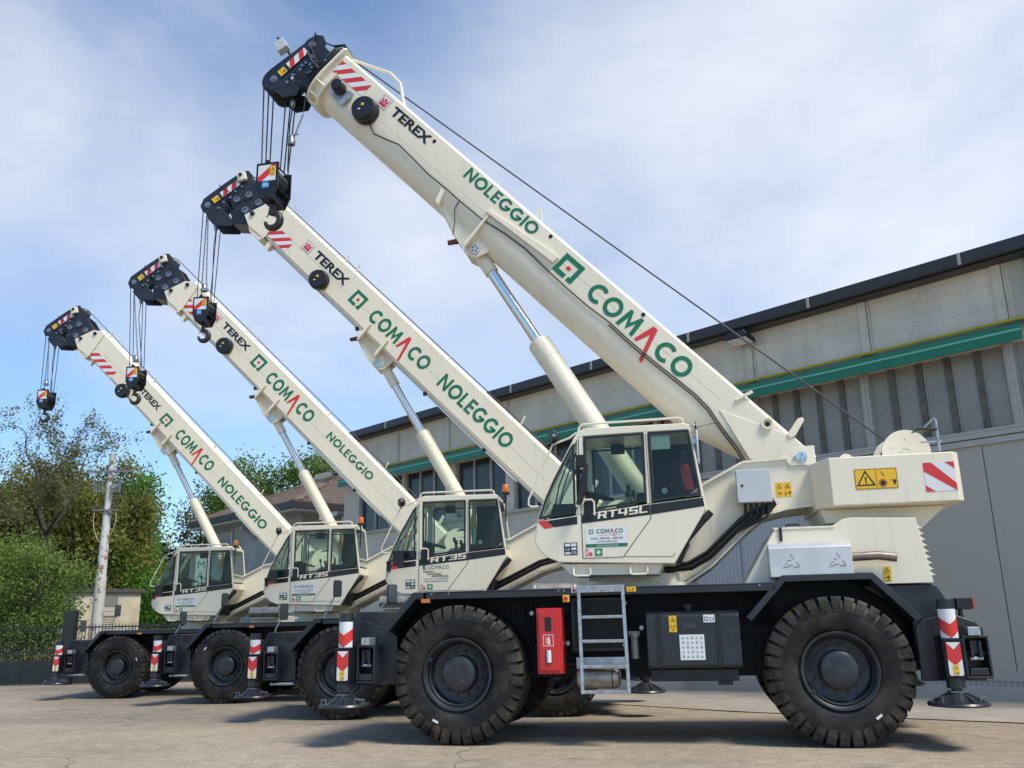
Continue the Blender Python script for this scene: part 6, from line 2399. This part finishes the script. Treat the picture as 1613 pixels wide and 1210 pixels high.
BARK = mat('bark', (0.05, 0.042, 0.033), 0.9, var=0.35, scale=6, bump=0.5, bscale=20)
L_OLIVE = leaf_mat('olive_spring_leaves', [(0.19, 0.20, 0.045), (0.25, 0.25, 0.06), (0.27, 0.24, 0.08), (0.19, 0.25, 0.05)], .5)
L_OAK = leaf_mat('young_oak_leaves', [(0.15, 0.15, 0.06), (0.19, 0.17, 0.075), (0.13, 0.14, 0.05)], .35)
L_GREEN = leaf_mat('fresh_green_leaves', [(0.085, 0.20, 0.025), (0.12, 0.26, 0.035), (0.155, 0.29, 0.05)], .45)
L_MID = leaf_mat('mid_green_leaves', [(0.10, 0.17, 0.03), (0.14, 0.22, 0.042), (0.18, 0.25, 0.06)], .45)
L_BUSH = leaf_mat('pale_bush_leaves', [(0.14, 0.215, 0.045), (0.185, 0.27, 0.06), (0.23, 0.30, 0.085)], .45)
L_PINE = leaf_mat('dark_needles', [(0.018, 0.03, 0.016), (0.028, 0.042, 0.022), (0.035, 0.05, 0.024)], .1)
L_BUD = leaf_mat('reddish_buds', [(0.16, 0.085, 0.075), (0.20, 0.11, 0.095), (0.13, 0.08, 0.06)])
L_DRY = leaf_mat('dry_undergrowth', [(0.15, 0.12, 0.06), (0.10, 0.10, 0.04), (0.20, 0.155, 0.09), (0.07, 0.085, 0.03)])


def tree(name, label, x, y, h, crown, nclump, rc, per, leaf, m, seed, cat='tree', trunk_r=.2, limbs=10, group=None, elong=1.6, lo=None, twigs=0):
    """crown = (centre height, radius across, radius along, radius up), offset from the trunk by crown[4:6]"""
    g = random.Random(seed)
    t = empty(name, (x, y, gz(y)), 0, label=label, cat=cat, group=group)
    cz, rx, ry, rz = crown[:4]
    ox, oy = (crown[4], crown[5]) if len(crown) > 4 else (0, 0)
    cs, rs = [], []
    while len(cs) < nclump:
        p = Vector((g.uniform(-1, 1), g.uniform(-1, 1), g.uniform(-1, 1)))
        if p.length > 1 or p.length < .25:
            continue
        p *= .72 + .35 * g.random()
        c = (ox + p.x * rx, oy + p.y * ry, cz + p.z * rz)
        if c[2] < .3:
            continue
        cs.append(c)
        rs.append(rc * g.uniform(.55, 1.25))
    b = MB()
    topz = cz + rz * .55
    n = 7
    path = [Vector((ox * (k / n) ** 1.5 + g.uniform(-.1, .1) * k / n, oy * (k / n) ** 1.5 + g.uniform(-.1, .1) * k / n, -.2 + topz * k / n)) for k in range(n + 1)]
    b.tube(path, [trunk_r * (1 - .82 * k / n) for k in range(n + 1)], 9)
    tr = b.build('trunk', BARK, t)
    b = MB()
    for c in g.sample(cs, min(limbs, len(cs))):
        c = Vector(c)
        hz = max(lo or .15, min(.97, (c.z - rz * .55) / topz * g.uniform(.7, 1.0)))
        k = int(hz * n)
        s = path[k] + (path[min(n, k + 1)] - path[k]) * (hz * n - k)
        mid = s.lerp(c, .5) + Vector((g.uniform(-.2, .2), g.uniform(-.2, .2), -.12 * (c - s).length * g.random()))
        r0 = trunk_r * (1 - .82 * hz) * .6
        b.tube([s, s.lerp(mid, .5) + Vector((g.uniform(-.15, .15), g.uniform(-.1, .1), .1)), mid, mid.lerp(c, .55) + Vector((g.uniform(-.15, .15), 0, .08)), c], [r0, r0 * .8, r0 * .6, r0 * .4, r0 * .15], 6)
        for q in range(twigs):
            e = c + Vector((g.uniform(-1, 1), g.uniform(-1, 1), g.uniform(-.4, 1))) * rc * 1.2
            m0 = mid.lerp(c, g.uniform(0, .9))
            b.tube([m0, m0.lerp(e, .5) + Vector((g.uniform(-.1, .1), 0, g.uniform(-.1, .1))), e], [r0 * .22, r0 * .13, .006], 4)
    b.build('limb', BARK, tr)
    leaves('crown', cs, rs, per, leaf, m, t, seed, elong=elong)
    return t


TG = 'trees behind the fence'
def branching_tree(name, label, x, y, base, seed, leaf, m, per, group):
    """trunk that forks again and again into crooked limbs, with small leaf clumps on the last twigs"""
    g = random.Random(seed)
    t = empty(name, (x, y, gz(y)), 0, label=label, cat='tree', group=group)
    tb, lb = MB(), MB()
    tips = []

    def grow(p, d, L, r, depth):
        n = 4
        pts, rad = [p], [r]
        for k in range(n):
            d = (d + Vector((g.uniform(-1, 1), g.uniform(-.8, .8), g.uniform(-.5, .75))) * .26).normalized()
            p = p + d * L / n
            pts.append(p)
            rad.append(r * (1 - .42 * (k + 1) / n))
        (tb if depth == 0 else lb).tube(pts, rad, 8 if depth < 2 else 5)
        if depth >= 2:
            tips.extend(pts[2:])
        if depth == 4:
            return
        for k in range(3 if depth else 5):
            a = g.uniform(0, 6.28)
            side_ = d.orthogonal().normalized()
            side_ = Matrix.Rotation(a, 3, d) @ side_
            nd = (d * g.uniform(.5, 1.0) + side_ * g.uniform(.5, 1.05) + Vector((0, 0, .12))).normalized()
            s0 = pts[-1] if k == 0 else pts[g.choice((2, 3, 4))]
            grow(s0, nd, L * g.uniform(.55, .80) * (.62 if depth == 0 else 1), rad[-1] * g.uniform(.55, .8), depth + 1)
    grow(Vector((0, 0, -.2)), Vector((.12, 0, 1)), base, .24, 0)
    tr = tb.build('trunk', BARK, t)
    lb.build('limb', BARK, tr)
    g2 = random.Random(seed + 1)
    cs = [tuple(p) for p in tips if p.z > 2.5]
    leaves('crown', cs, [g2.uniform(.25, .5) for _ in cs], per, leaf, m, t, seed)
    return t


branching_tree('oak_tree', 'tall thinly leaved oak, its bare twigs reaching above every other tree', -22.9, 44, 6.5, 340, .10, L_OAK, 75, TG)
tree('olive_tree', 'dense brownish olive tree below the bare oak', -24.3, 46.5, 9.5, (5.6, 3.9, 2.6, 4.9), 125, 1.15, 190, .17, L_OLIVE, 12, trunk_r=.3, limbs=25, group=TG)
tree('olive_tree', 'dense brownish olive tree just left of the rusty white pole', -21.0, 46, 9, (5.6, 2.3, 2.2, 4.9), 85, 1.0, 190, .16, L_OLIVE, 13, trunk_r=.25, limbs=20, group=TG)
tree('olive_tree', 'dark olive tree at the left edge of the view', -28.3, 47, 8.5, (5.2, 3.2, 2.6, 4.9), 90, 1.1, 180, .17, L_OLIVE, 14, trunk_r=.28, limbs=20, group=TG)
tree('leafy_tree', 'bright green leafy tree right behind the rusty white pole', -21.9, 50, 10.8, (6.2, 2.3, 2.2, 4.2), 85, 1.0, 140, .16, L_GREEN, 15, trunk_r=.25, limbs=20, group=TG)
tree('leafy_tree', 'lower green tree above the flat roof of the hut', -19.6, 46, 6, (3.4, 1.9, 1.8, 3.0), 45, .9, 140, .14, L_GREEN, 16, trunk_r=.16, limbs=14, group=TG)


def conifer(label, x, y, h, r, seed, m=L_PINE):
    g = random.Random(seed)
    t = empty('conifer_tree', (x, y, gz(y)), 0, label=label, cat='tree', group='dark conifers in the distance')
    b = MB()
    b.tube([(0, 0, -.2), (.05, 0, h * .5), (0, 0, h)], [.2, .12, .02], 8)
    tr = b.build('trunk', BARK, t)
    cs, rs = [], []
    b = MB()
    z = h * .16
    while z < h * .98:
        k = 1 - z / h
        for q in range(6):
            a = g.uniform(0, 6.28)
            L = r * (k ** .75) * g.uniform(.6, 1.1) + .12
            e = Vector((L * math.cos(a), L * math.sin(a), z - L * .18))
            b.tube([(0, 0, z), tuple(e)], [.03, .008], 4)
            for s in (.35, .65, .95):
                cs.append(tuple(Vector((0, 0, z)).lerp(e, s)))
                rs.append(.22 + .22 * k)
        z += h * .045
    b.build('limb', BARK, tr)
    leaves('crown', cs, rs, 420, .09, m, t, seed, flat_=.6, elong=2.6)


conifer('dark conifer rising just right of the bright green tree', -23.1, 56, 9.0, 2.0, 21)
conifer('slender dark conifer between the big conifer and the crane cab', -25.2, 64, 7.6, 1.9, 22)
conifer('farthest dark conifer, seen beside the work lamp of the leftmost cab', -25.0, 70, 7.4, 2.2, 23)
conifer('lowest dark conifer, behind the hut roof edge', -22.0, 58, 6.6, 2.1, 24)
tree('bush', 'big pale green bush filling the fence at the left edge', -16.4, 30.6, 4.9, (2.5, 1.75, 1.3, 2.4), 75, .62, 330, .085, L_BUSH, 31, cat='bush', trunk_r=.07, limbs=30, twigs=2)
tree('leafy_tree', 'round green tree showing between the two leftmost booms', -14.6, 48, 10.5, (6.8, 2.3, 2.2, 3.8), 80, .9, 150, .15, L_MID, 32, trunk_r=.22, limbs=20, group=TG)
tree('leafy_tree', 'broad green tree behind the tiled roof and the second boom', -11.0, 48, 11, (7.2, 3.0, 2.5, 3.7), 110, .95, 150, .15, L_MID, 33, trunk_r=.25, limbs=25, group=TG)
tree('leafy_tree', 'small yellowish green tree above the left end of the tiled roof', -16.9, 48, 8, (5.6, 1.7, 1.6, 2.9), 45, .75, 160, .13, L_OAK, 34, trunk_r=.15, limbs=18, group=TG, twigs=2)
tree('leafy_tree', 'green tree half hidden by the end of the workshop', -7.6, 50, 11, (6.8, 2.6, 2.4, 3.9), 80, .95, 140, .15, L_MID, 35, trunk_r=.22, limbs=18, group=TG)
tree('bare_shrub', 'nearly bare reddish shrub in front of the tiled house', -7.55, 29.2, 4.1, (2.9, .75, .6, 1.35), 26, .40, 90, .055, L_BUD, 36, cat='shrub', trunk_r=.05, limbs=26, twigs=6)
# far wood closing the gap, one mass
g_ = random.Random(5)
cs_ = [(g_.uniform(-95, -18), g_.uniform(88, 96), g_.uniform(.2, 5.2)) for _ in range(190)]
fw = leaves('far_wood', cs_, [g_.uniform(1.2, 2.4) for _ in cs_], 26, .42, L_PINE, None, 41)
tag(fw, kind='stuff')
# undergrowth behind the fence: blades and stalks
g_ = np.random.default_rng(9)
cs_ = [(x, y, z) for x, y, z in zip(g_.uniform(-24, -6.5, 330), g_.uniform(27.9, 33, 330), g_.uniform(-.3, .55, 330))]
ug = leaves('undergrowth', cs_, g_.uniform(.25, .55, 330), 360, .05, L_DRY, None, 42, flat_=1.2, elong=4.0)
tag(ug, kind='stuff')

# ------------------------------------------------------------------ gate, fence, hut, pole, house
GATEP = mat('dark_green_gate_paint', (0.017, 0.022, 0.021), 0.5, var=0.2, scale=3)


def bars(x0, x1, z0, z1, b, y=0.0):
    n = int((x1 - x0) / .098)
    for k in range(n + 1):
        x = x0 + (x1 - x0) * k / n
        b.box(x - .008, x + .008, y - .008, y + .008, z0, z1 - .04)
        i = len(b.v)
        b.v += [(x - .008, y - .008, z1 - .04), (x + .008, y - .008, z1 - .04), (x + .008, y + .008, z1 - .04), (x - .008, y + .008, z1 - .04), (x, y, z1 + .03)]
        b.f += [[i, i + 1, i + 4], [i + 1, i + 2, i + 4], [i + 2, i + 3, i + 4], [i + 3, i, i + 4]]


FY, FZ = 27.0, gz(27.0)


def fence_run(name, label, cat, x0, x1):
    f = empty(name, ((x0 + x1) / 2, FY, FZ), 0, label=label, cat=cat)
    a, c = x0 - (x0 + x1) / 2, x1 - (x0 + x1) / 2
    b = MB()
    b.box(a, c, -.03, .03, .03, .63)
    sh = b.build('sheet_panel', GATEP, f, smooth=0, bevel=.006)
    b = MB()
    for k in range(int((c - a) / 1.0) + 1):
        b.box(a + k * 1.0, a + k * 1.0 + .04, -.042, -.03, .03, .63)
    pieces(b, 'panel_rib', GATEP, sh, smooth=0)
    b = MB()
    for z in (.66, .93, 1.60):
        b.box(a, c, -.02, .02, z - .02, z + .02)
    pieces(b, 'rail', GATEP, f, smooth=0)
    b = MB()
    bars(a + .04, c - .04, .67, 1.70, b)
    o = b.build('bar_panel', GATEP, f, smooth=0)
    return f


fence_run('sliding_gate', 'dark green sliding gate with spiked bars left of the square post', 'gate', -21.5, -13.35)
fence_run('spiked_fence', 'dark spiked fence running behind the leftmost crane', 'fence', -12.95, -6.4)
p = empty('gate_post', (-13.15, 26.95, FZ), 0, label='square dark green gate post standing left of the hut', cat='post')
b = MB()
b.box(-.16, .16, -.14, .14, -.1, 2.08)
pb = b.build('post', GATEP, p, smooth=0, bevel=.01)
b = MB()
b.box(-.165, .165, -.145, .145, 1.55, 1.57)
b.build('post_band', GATEP, p, smooth=0)

# hut
HC = Vector((-17.5, 36.0, gz(36)))
ha = R_(37.6)
hut = empty('hut', HC, ha, label='small flat roofed plaster hut with rolling shutter behind the fence', cat='hut')
PLAST = mat('stained_plaster', (0.66, 0.59, 0.44), 0.9, col2=(0.46, 0.39, 0.27), scale=1.6, detail=9, bump=.1)
b = MB()
b.box(0, 2.5, 0, 2.7, -.3, 2.98)
hw = b.build('wall', PLAST, hut, smooth=0)
b = MB()
b.box(-.10, 2.62, -.12, 2.85, 2.98, 3.10)
b.box(-.06, 2.58, -.08, 2.8, 3.10, 3.13)
b.build('roof', mat('tar_roof', (0.085, 0.075, 0.062), 0.9, var=.3, scale=9, bump=.3), hut, smooth=0)
b = MB()
b.box(.86, 1.58, -.012, 0.0, -.2, 2.05)
sh = b.build('shutter', ribbed_mat('shutter_slats', (0.33, 0.28, 0.20), 500, .0), hut, smooth=0)
b = MB()
for k in range(26):
    b.prism([(-.012, -.15 + k * .085), (-.03, -.12 + k * .085), (-.012, -.075 + k * .085)], .87, 1.57, lambda a, x, z: (x, a, z))
b.build('slat', mat('tan_slats', (0.36, 0.31, 0.22), .6), sh, smooth=0)
b = MB()
b.box(.84, 1.62, -.03, .0, 2.42, 2.82)
b.build('vent_panel', mat('grey_vent', (0.20, 0.20, 0.19), .7), hut, smooth=0)
b = MB()
b.box(.80, 1.66, -.05, .0, 2.06, 2.22)
b.box(.80, 1.66, -.03, .0, 2.24, 2.40)
pieces(b, 'lintel', mat('pale_lintel', (0.50, 0.46, 0.38), .8), hut, smooth=0)
gf = []
g_ = random.Random(3)
for k in range(11):
    x, z = 1.72 + .06 * k, 1.35 + g_.uniform(-.05, .3)
    a = g_.uniform(-.5, .9)
    L = g_.uniform(.15, .4)
    dx, dz = math.cos(a) * L / 2, math.sin(a) * L / 2
    gf.append([(x - dx, z - dz), (x + dx, z + dz), (x + dx - .02, z + dz + .045), (x - dx - .02, z - dz + .045)])
flat('graffiti', gf, mat('faded_blue_spray', (0.22, 0.36, 0.44), .9), side(-.004), hw)

# rusty pole
def rust_mat():
    return mat('rusty_white_paint', (0.55, 0.54, 0.50), 0.7, col2=(0.22, 0.075, 0.035), scale=4.2, detail=10, lo=.53, hi=.62, bump=.1)
OLDG = mat('weathered_grey_steel', (.20, .20, .20), .6, .3)
po = empty('utility_pole', (-15.16, 33, gz(33)), 0, label='white steel utility pole streaked with rust, standing before the hut', cat='pole')
b = MB()
b.lathe([(.0, -.1), (.205, -.1), (.195, 3.28), (.185, 3.36), (.172, 3.4), (.165, 4.45), (.158, 4.52), (.146, 4.56), (.138, 5.66), (.128, 5.74), (.118, 5.78), (.105, 7.9), (.112, 7.92), (.112, 7.96), (.0, 7.97)], ax=(0, 0, 1), n=24)
pm = b.build('shaft', rust_mat(), po, smooth=40)
sn = rust = None
b = MB()
b.box(-.85, .85, -.16, -.11, 7.22, 7.30)
b.box(-.48, .48, -.20, -.12, 5.78, 5.83)
pieces(b, 'crossarm', OLDG, po, smooth=0)
b = MB()
for s in (-1, 1):
    b.box(s * .30 - .16, s * .30 + .16, -.24, -.14, 6.86, 6.90)
    b.box(s * .30 - .16, s * .30 + .16, -.24, -.14, 6.46, 6.50)
    b.box(s * .46 - .02, s * .46 + .02, -.24, -.14, 6.44, 6.92)
    for k in range(3):
        b.cyl((s * (.18 + .11 * k), -.19, 6.50), (s * (.18 + .11 * k), -.19, 6.86), .025, n=8)
b.build('switch_frame', OLDG, po, smooth=35)
b = MB()
for s in (-1, 1):
    for k in range(2):
        b.lathe([(.0, 0), (.05, .02), (.03, .06), (.05, .1), (.03, .14), (.045, .18), (.0, .2)], c=(s * (.26 + .16 * k), -.16, 5.83), ax=(0, 0, 1), n=10)
b.build('insulator', BLACKP, po)
b = MB()
for s in (-1, 1):
    b.tube([(s * .40, -.16, 5.80), (s * .42, -.16, 5.45), (s * .36, -.16, 5.1), (s * .19, -.17, 4.72)], .018, 6)
pieces(b, 'cable_drop', mat('yellowish_cable', (.40, .34, .16), .6), po)

# far pylon and wires
py = empty('pylon', (-58.2, 150, gz(150)), .3, label='thin lattice pylon far off beside the leftmost cab', cat='pylon')
b = MB()
H = 16.5
for sx in (-1, 1):
    for sy in (-1, 1):
        b.tube([(sx * 1.2, sy * 1.2, 0), (sx * .3, sy * .3, H)], .06, 4)
for k in range(9):
    z0, z1 = H * k / 9, H * (k + 1) / 9
    w0, w1 = 1.2 - .9 * k / 9, 1.2 - .9 * (k + 1) / 9
    for s in (-1, 1):
        b.tube([(-w0, s * w0, z0), (w1, s * w1, z1)], .04, 4)
        b.tube([(s * w0, -w0, z0), (s * w1, w1, z1)], .04, 4)
for z in (12.5, 14.5):
    b.box(-.1, 3.2, -.1, .1, z, z + .12)
b.build('lattice', mat('faded_red_steel', (.34, .20, .17), .7), py, smooth=0)
b = MB()
for k, (dx, z1) in enumerate(((.75, 14.0), (.4, 12.4))):
    b = MB()
    b.tube(sagged((-15.16 + dx, 32.85, gz(33) + 7.3), (-56.5, 150, z1), 2.2, 24), .018, 5)
    w = b.build('power_line', ROPE, None)
    tag(w, ('upper' if k == 0 else 'lower') + ' of the two thin wires running from the rusty pole to the pylon', 'wire')

# tiled house behind
E0 = Vector((-7.8, 31.4, 0))
hs = empty('tiled_house', (E0.x, E0.y, gz(31.4)), math.atan2(BD.y, BD.x), label='low grey house with brown tiled hip roof behind the cranes', cat='house')
hz = 5.43 - gz(31.4)
OV = .75
LW, DW = 8.8, 9.6            # along the wall line, and back from it
PLG = mat('grey_render', (0.40, 0.39, 0.365), 0.85, var=.1, scale=1.2, bump=.08)
b = MB()
b.box(OV, LW - OV, -DW + OV, -OV, -.3, hz - .02)
b.build('wall', PLG, hs, smooth=0)
TILE = mat('brown_roof_tiles', (0.115, 0.078, 0.058), 0.8, col2=(0.19, 0.135, 0.105), scale=5, detail=9)
# tiled slopes: rows of half round tiles as real ripples
b = MB()
rise = .41
apx = DW / 2
def roof_z(s, d):
    return hz + rise * min(s, LW - s, d, DW - d) * 1.0
def slope(fn, width, run):
    nx = int(width / .115)
    rows = int(run / .36)
    for r in range(rows):
        t0, t1 = r * run / rows, (r + 1) * run / rows
        for k in range(nx):
            xa, xb = k * width / nx, (k + 1) * width / nx
            xm = (xa + xb) / 2
            lo = t0
            if xm < t0 + .02 or xm > width - t0 - .02:
                continue
            hgt = (.0, .034)
            q = []
            for x, h in ((xa, .0), (xa * .72 + xb * .28, .036), (xa * .3 + xb * .7, .036), (xb, .0)):
                q.append((x, h))
            for (x0, h0), (x1, h1) in zip(q, q[1:]):
                b.poly([fn(x0, t0, h0 + .03), fn(x1, t0, h1 + .03), fn(x1, t1 + .03, h1), fn(x0, t1 + .03, h0)])
            b.poly([fn(xa, t0, .0), fn(xb, t0, .0), fn(xb * .7 + xa * .3, t0, .066), fn(xa * .7 + xb * .3, t0, .066)])
slope(lambda x, t, h: (x, -t, hz + .05 + rise * t + h), LW, LW / 2)
slope(lambda x, t, h: (t, -x, hz + .05 + rise * t + h), DW, LW / 2)
b.prism([(0, hz + .03), (LW / 2, hz + .02 + rise * LW / 2), (LW, hz + .03)], -.02, -DW * .98, lambda s, y, z: (s, y if z < hz + .1 else (-LW / 2 if y > -1 else -DW + LW / 2), z))
rf = b.build('roof', TILE, hs, smooth=0)
b = MB()
b.tube([(0.05, -.05, hz + .10), (LW / 2, -LW / 2, hz + .12 + rise * LW / 2)], .07, 8)
b.tube([(LW - .05, -.05, hz + .10), (LW / 2, -LW / 2, hz + .12 + rise * LW / 2)], .07, 8)
b.tube([(LW / 2, -LW / 2, hz + .12 + rise * LW / 2), (LW / 2, -DW + LW / 2, hz + .12 + rise * LW / 2)], .07, 8)
pieces(b, 'ridge_tiles', TILE, rf)
b = MB()
b.box(-.08, LW + .08, -.02, .06, hz - .18, hz + .06)
b.box(-.08, -.0, -DW - .05, -.02, hz - .18, hz + .06)
pieces(b, 'gutter', GUTTER, rf, smooth=0, bevel=.015)
b = MB()
b.box(.0, LW, -DW, -.03, hz - .26, hz - .16)
b.build('soffit', mat('white_soffit', (.55, .54, .52), .7, var=.08), hs, smooth=0)
b = MB()
for s in (1.6, 4.2):
    b.box(s, s + .12, -.74, -.10, hz - .60, hz - .48)
    b.prism([(-.74, hz - 1.0), (-.74, hz - .85), (-.15, hz - .42), (-.15, hz - .5)], s, s + .1, lambda a, x, z: (x, a, z))
b.build('eave_bracket', PLG, hs, smooth=0)
b = MB()
b.box(6.3, 7.4, -.76, -.745, hz - 2.0, hz - .75)
wn_ = b.build('window', WGLASS, hs, smooth=0)
b = MB()
b.tube([(6.2, -.70, hz - .45), (6.2, -.70, hz - 2.6)], .04, 8)
b.tube([(6.2, -.70, hz - .45), (6.6, -.70, hz - .40), (7.6, -.65, hz - .38)], .03, 8)
b.build('drainpipe', GALV, hs)
b = MB()
b.box(2.0, 3.0, -.76, -.73, .1, 2.6)
b.build('door', mat('brown_door', (.10, .065, .045), .6), hs, smooth=0)


def cctv(loc, rz, label):
    c = empty('security_camera', loc, rz, label=label, cat='camera', group='security cameras on the building corners')
    b = MB()
    b.prism([(-.09, -.06), (.09, -.06), (.09, .05), (.06, .09), (-.06, .09), (-.09, .05)], -.55, .02, lambda a, y, z: (a, y, z + (y) * .30))
    b.build('housing', mat('camera_shell', (.55, .56, .55), .4), c, bevel=.01)
    b = MB()
    b.tube([(0, -.15, -.10), (0, -.05, -.28), (0, .25, -.30)], .03, 8)
    b.box(-.10, .10, .18, .25, -.55, -.1)
    b.build('bracket', GALV, c)


cctv(E0 + BD * 3.05 - BN * (-.55) * 1 + Vector((0, 0, 4.62)), math.atan2(BD.y, BD.x) + math.pi + .7, 'small security camera high on the grey wall of the tiled house')
cctv(Vector((BX, BY, 0)) + BD * 19.6 + Vector((0, 0, 4.75)) - BN * .1, math.atan2(BD.y, BD.x) + math.pi - .5, 'white security camera on the far corner of the workshop')
# street lamp on the far workshop corner
wl = empty('wall_lamp', Vector((BX, BY, 0)) + BD * 19.3 + Vector((0, 0, 6.05)), math.atan2(BD.y, BD.x), label='cream street lamp head reaching out from the far workshop corner', cat='lamp')
b = MB()
b.prism([(-.0, -.10), (.35, -.13), (.95, -.10), (1.05, -.02), (.95, .06), (.5, .10), (.0, .06)], -.17, .17, lambda s, y, z: (s + .30, y + .25, z))
lh = b.build('lamp_head', mat('aged_cream_shell', (.55, .50, .36), .5, var=.1), wl, bevel=.04, seg=3)
b = MB()
b.lathe([(.0, -.10), (.14, -.08), (.19, .0)], c=(.85, .25, -.12), ax=(0, 0, 1), n=20)
b.build('lamp_bowl', mat('dull_bowl', (.42, .42, .38), .25), wl)
b = MB()
b.tube([(-.02, .02, 0), (.10, .2, .0), (.35, .25, .0)], .045, 10)
b.box(-.06, .02, -.05, .12, -.2, .2)
b.build('lamp_arm', mat('dark_arm', (.08, .075, .07), .6), wl)
# upright sign glimpsed through the leftmost cab
sg = empty('sign_board', (-11.52, 33.0, gz(33)), .25, label='upright white sign with green capitals glimpsed through the leftmost cab window', cat='sign')
b = MB()
b.box(-.26, .26, -.06, .06, .5, 4.35)
bd_ = b.build('board', mat('shaded_board', (.42, .45, .45), .6), sg, smooth=0, bevel=.01)  # white board, its colour darkened for the shade it stands in
for ch, z in (('M', 3.62), ('A.', 3.23), ('C', 2.84)):
    text('lettering', ch, .02 if ch == 'A.' else 0, z, .27, GREEN, lambda a, q: (a, -.0625, q), bd_, bold=.0, centre=True)
b = MB()
b.box(-.05, .05, -.05, .05, -.2, .5)
b.build('post', GALV, sg, smooth=0)
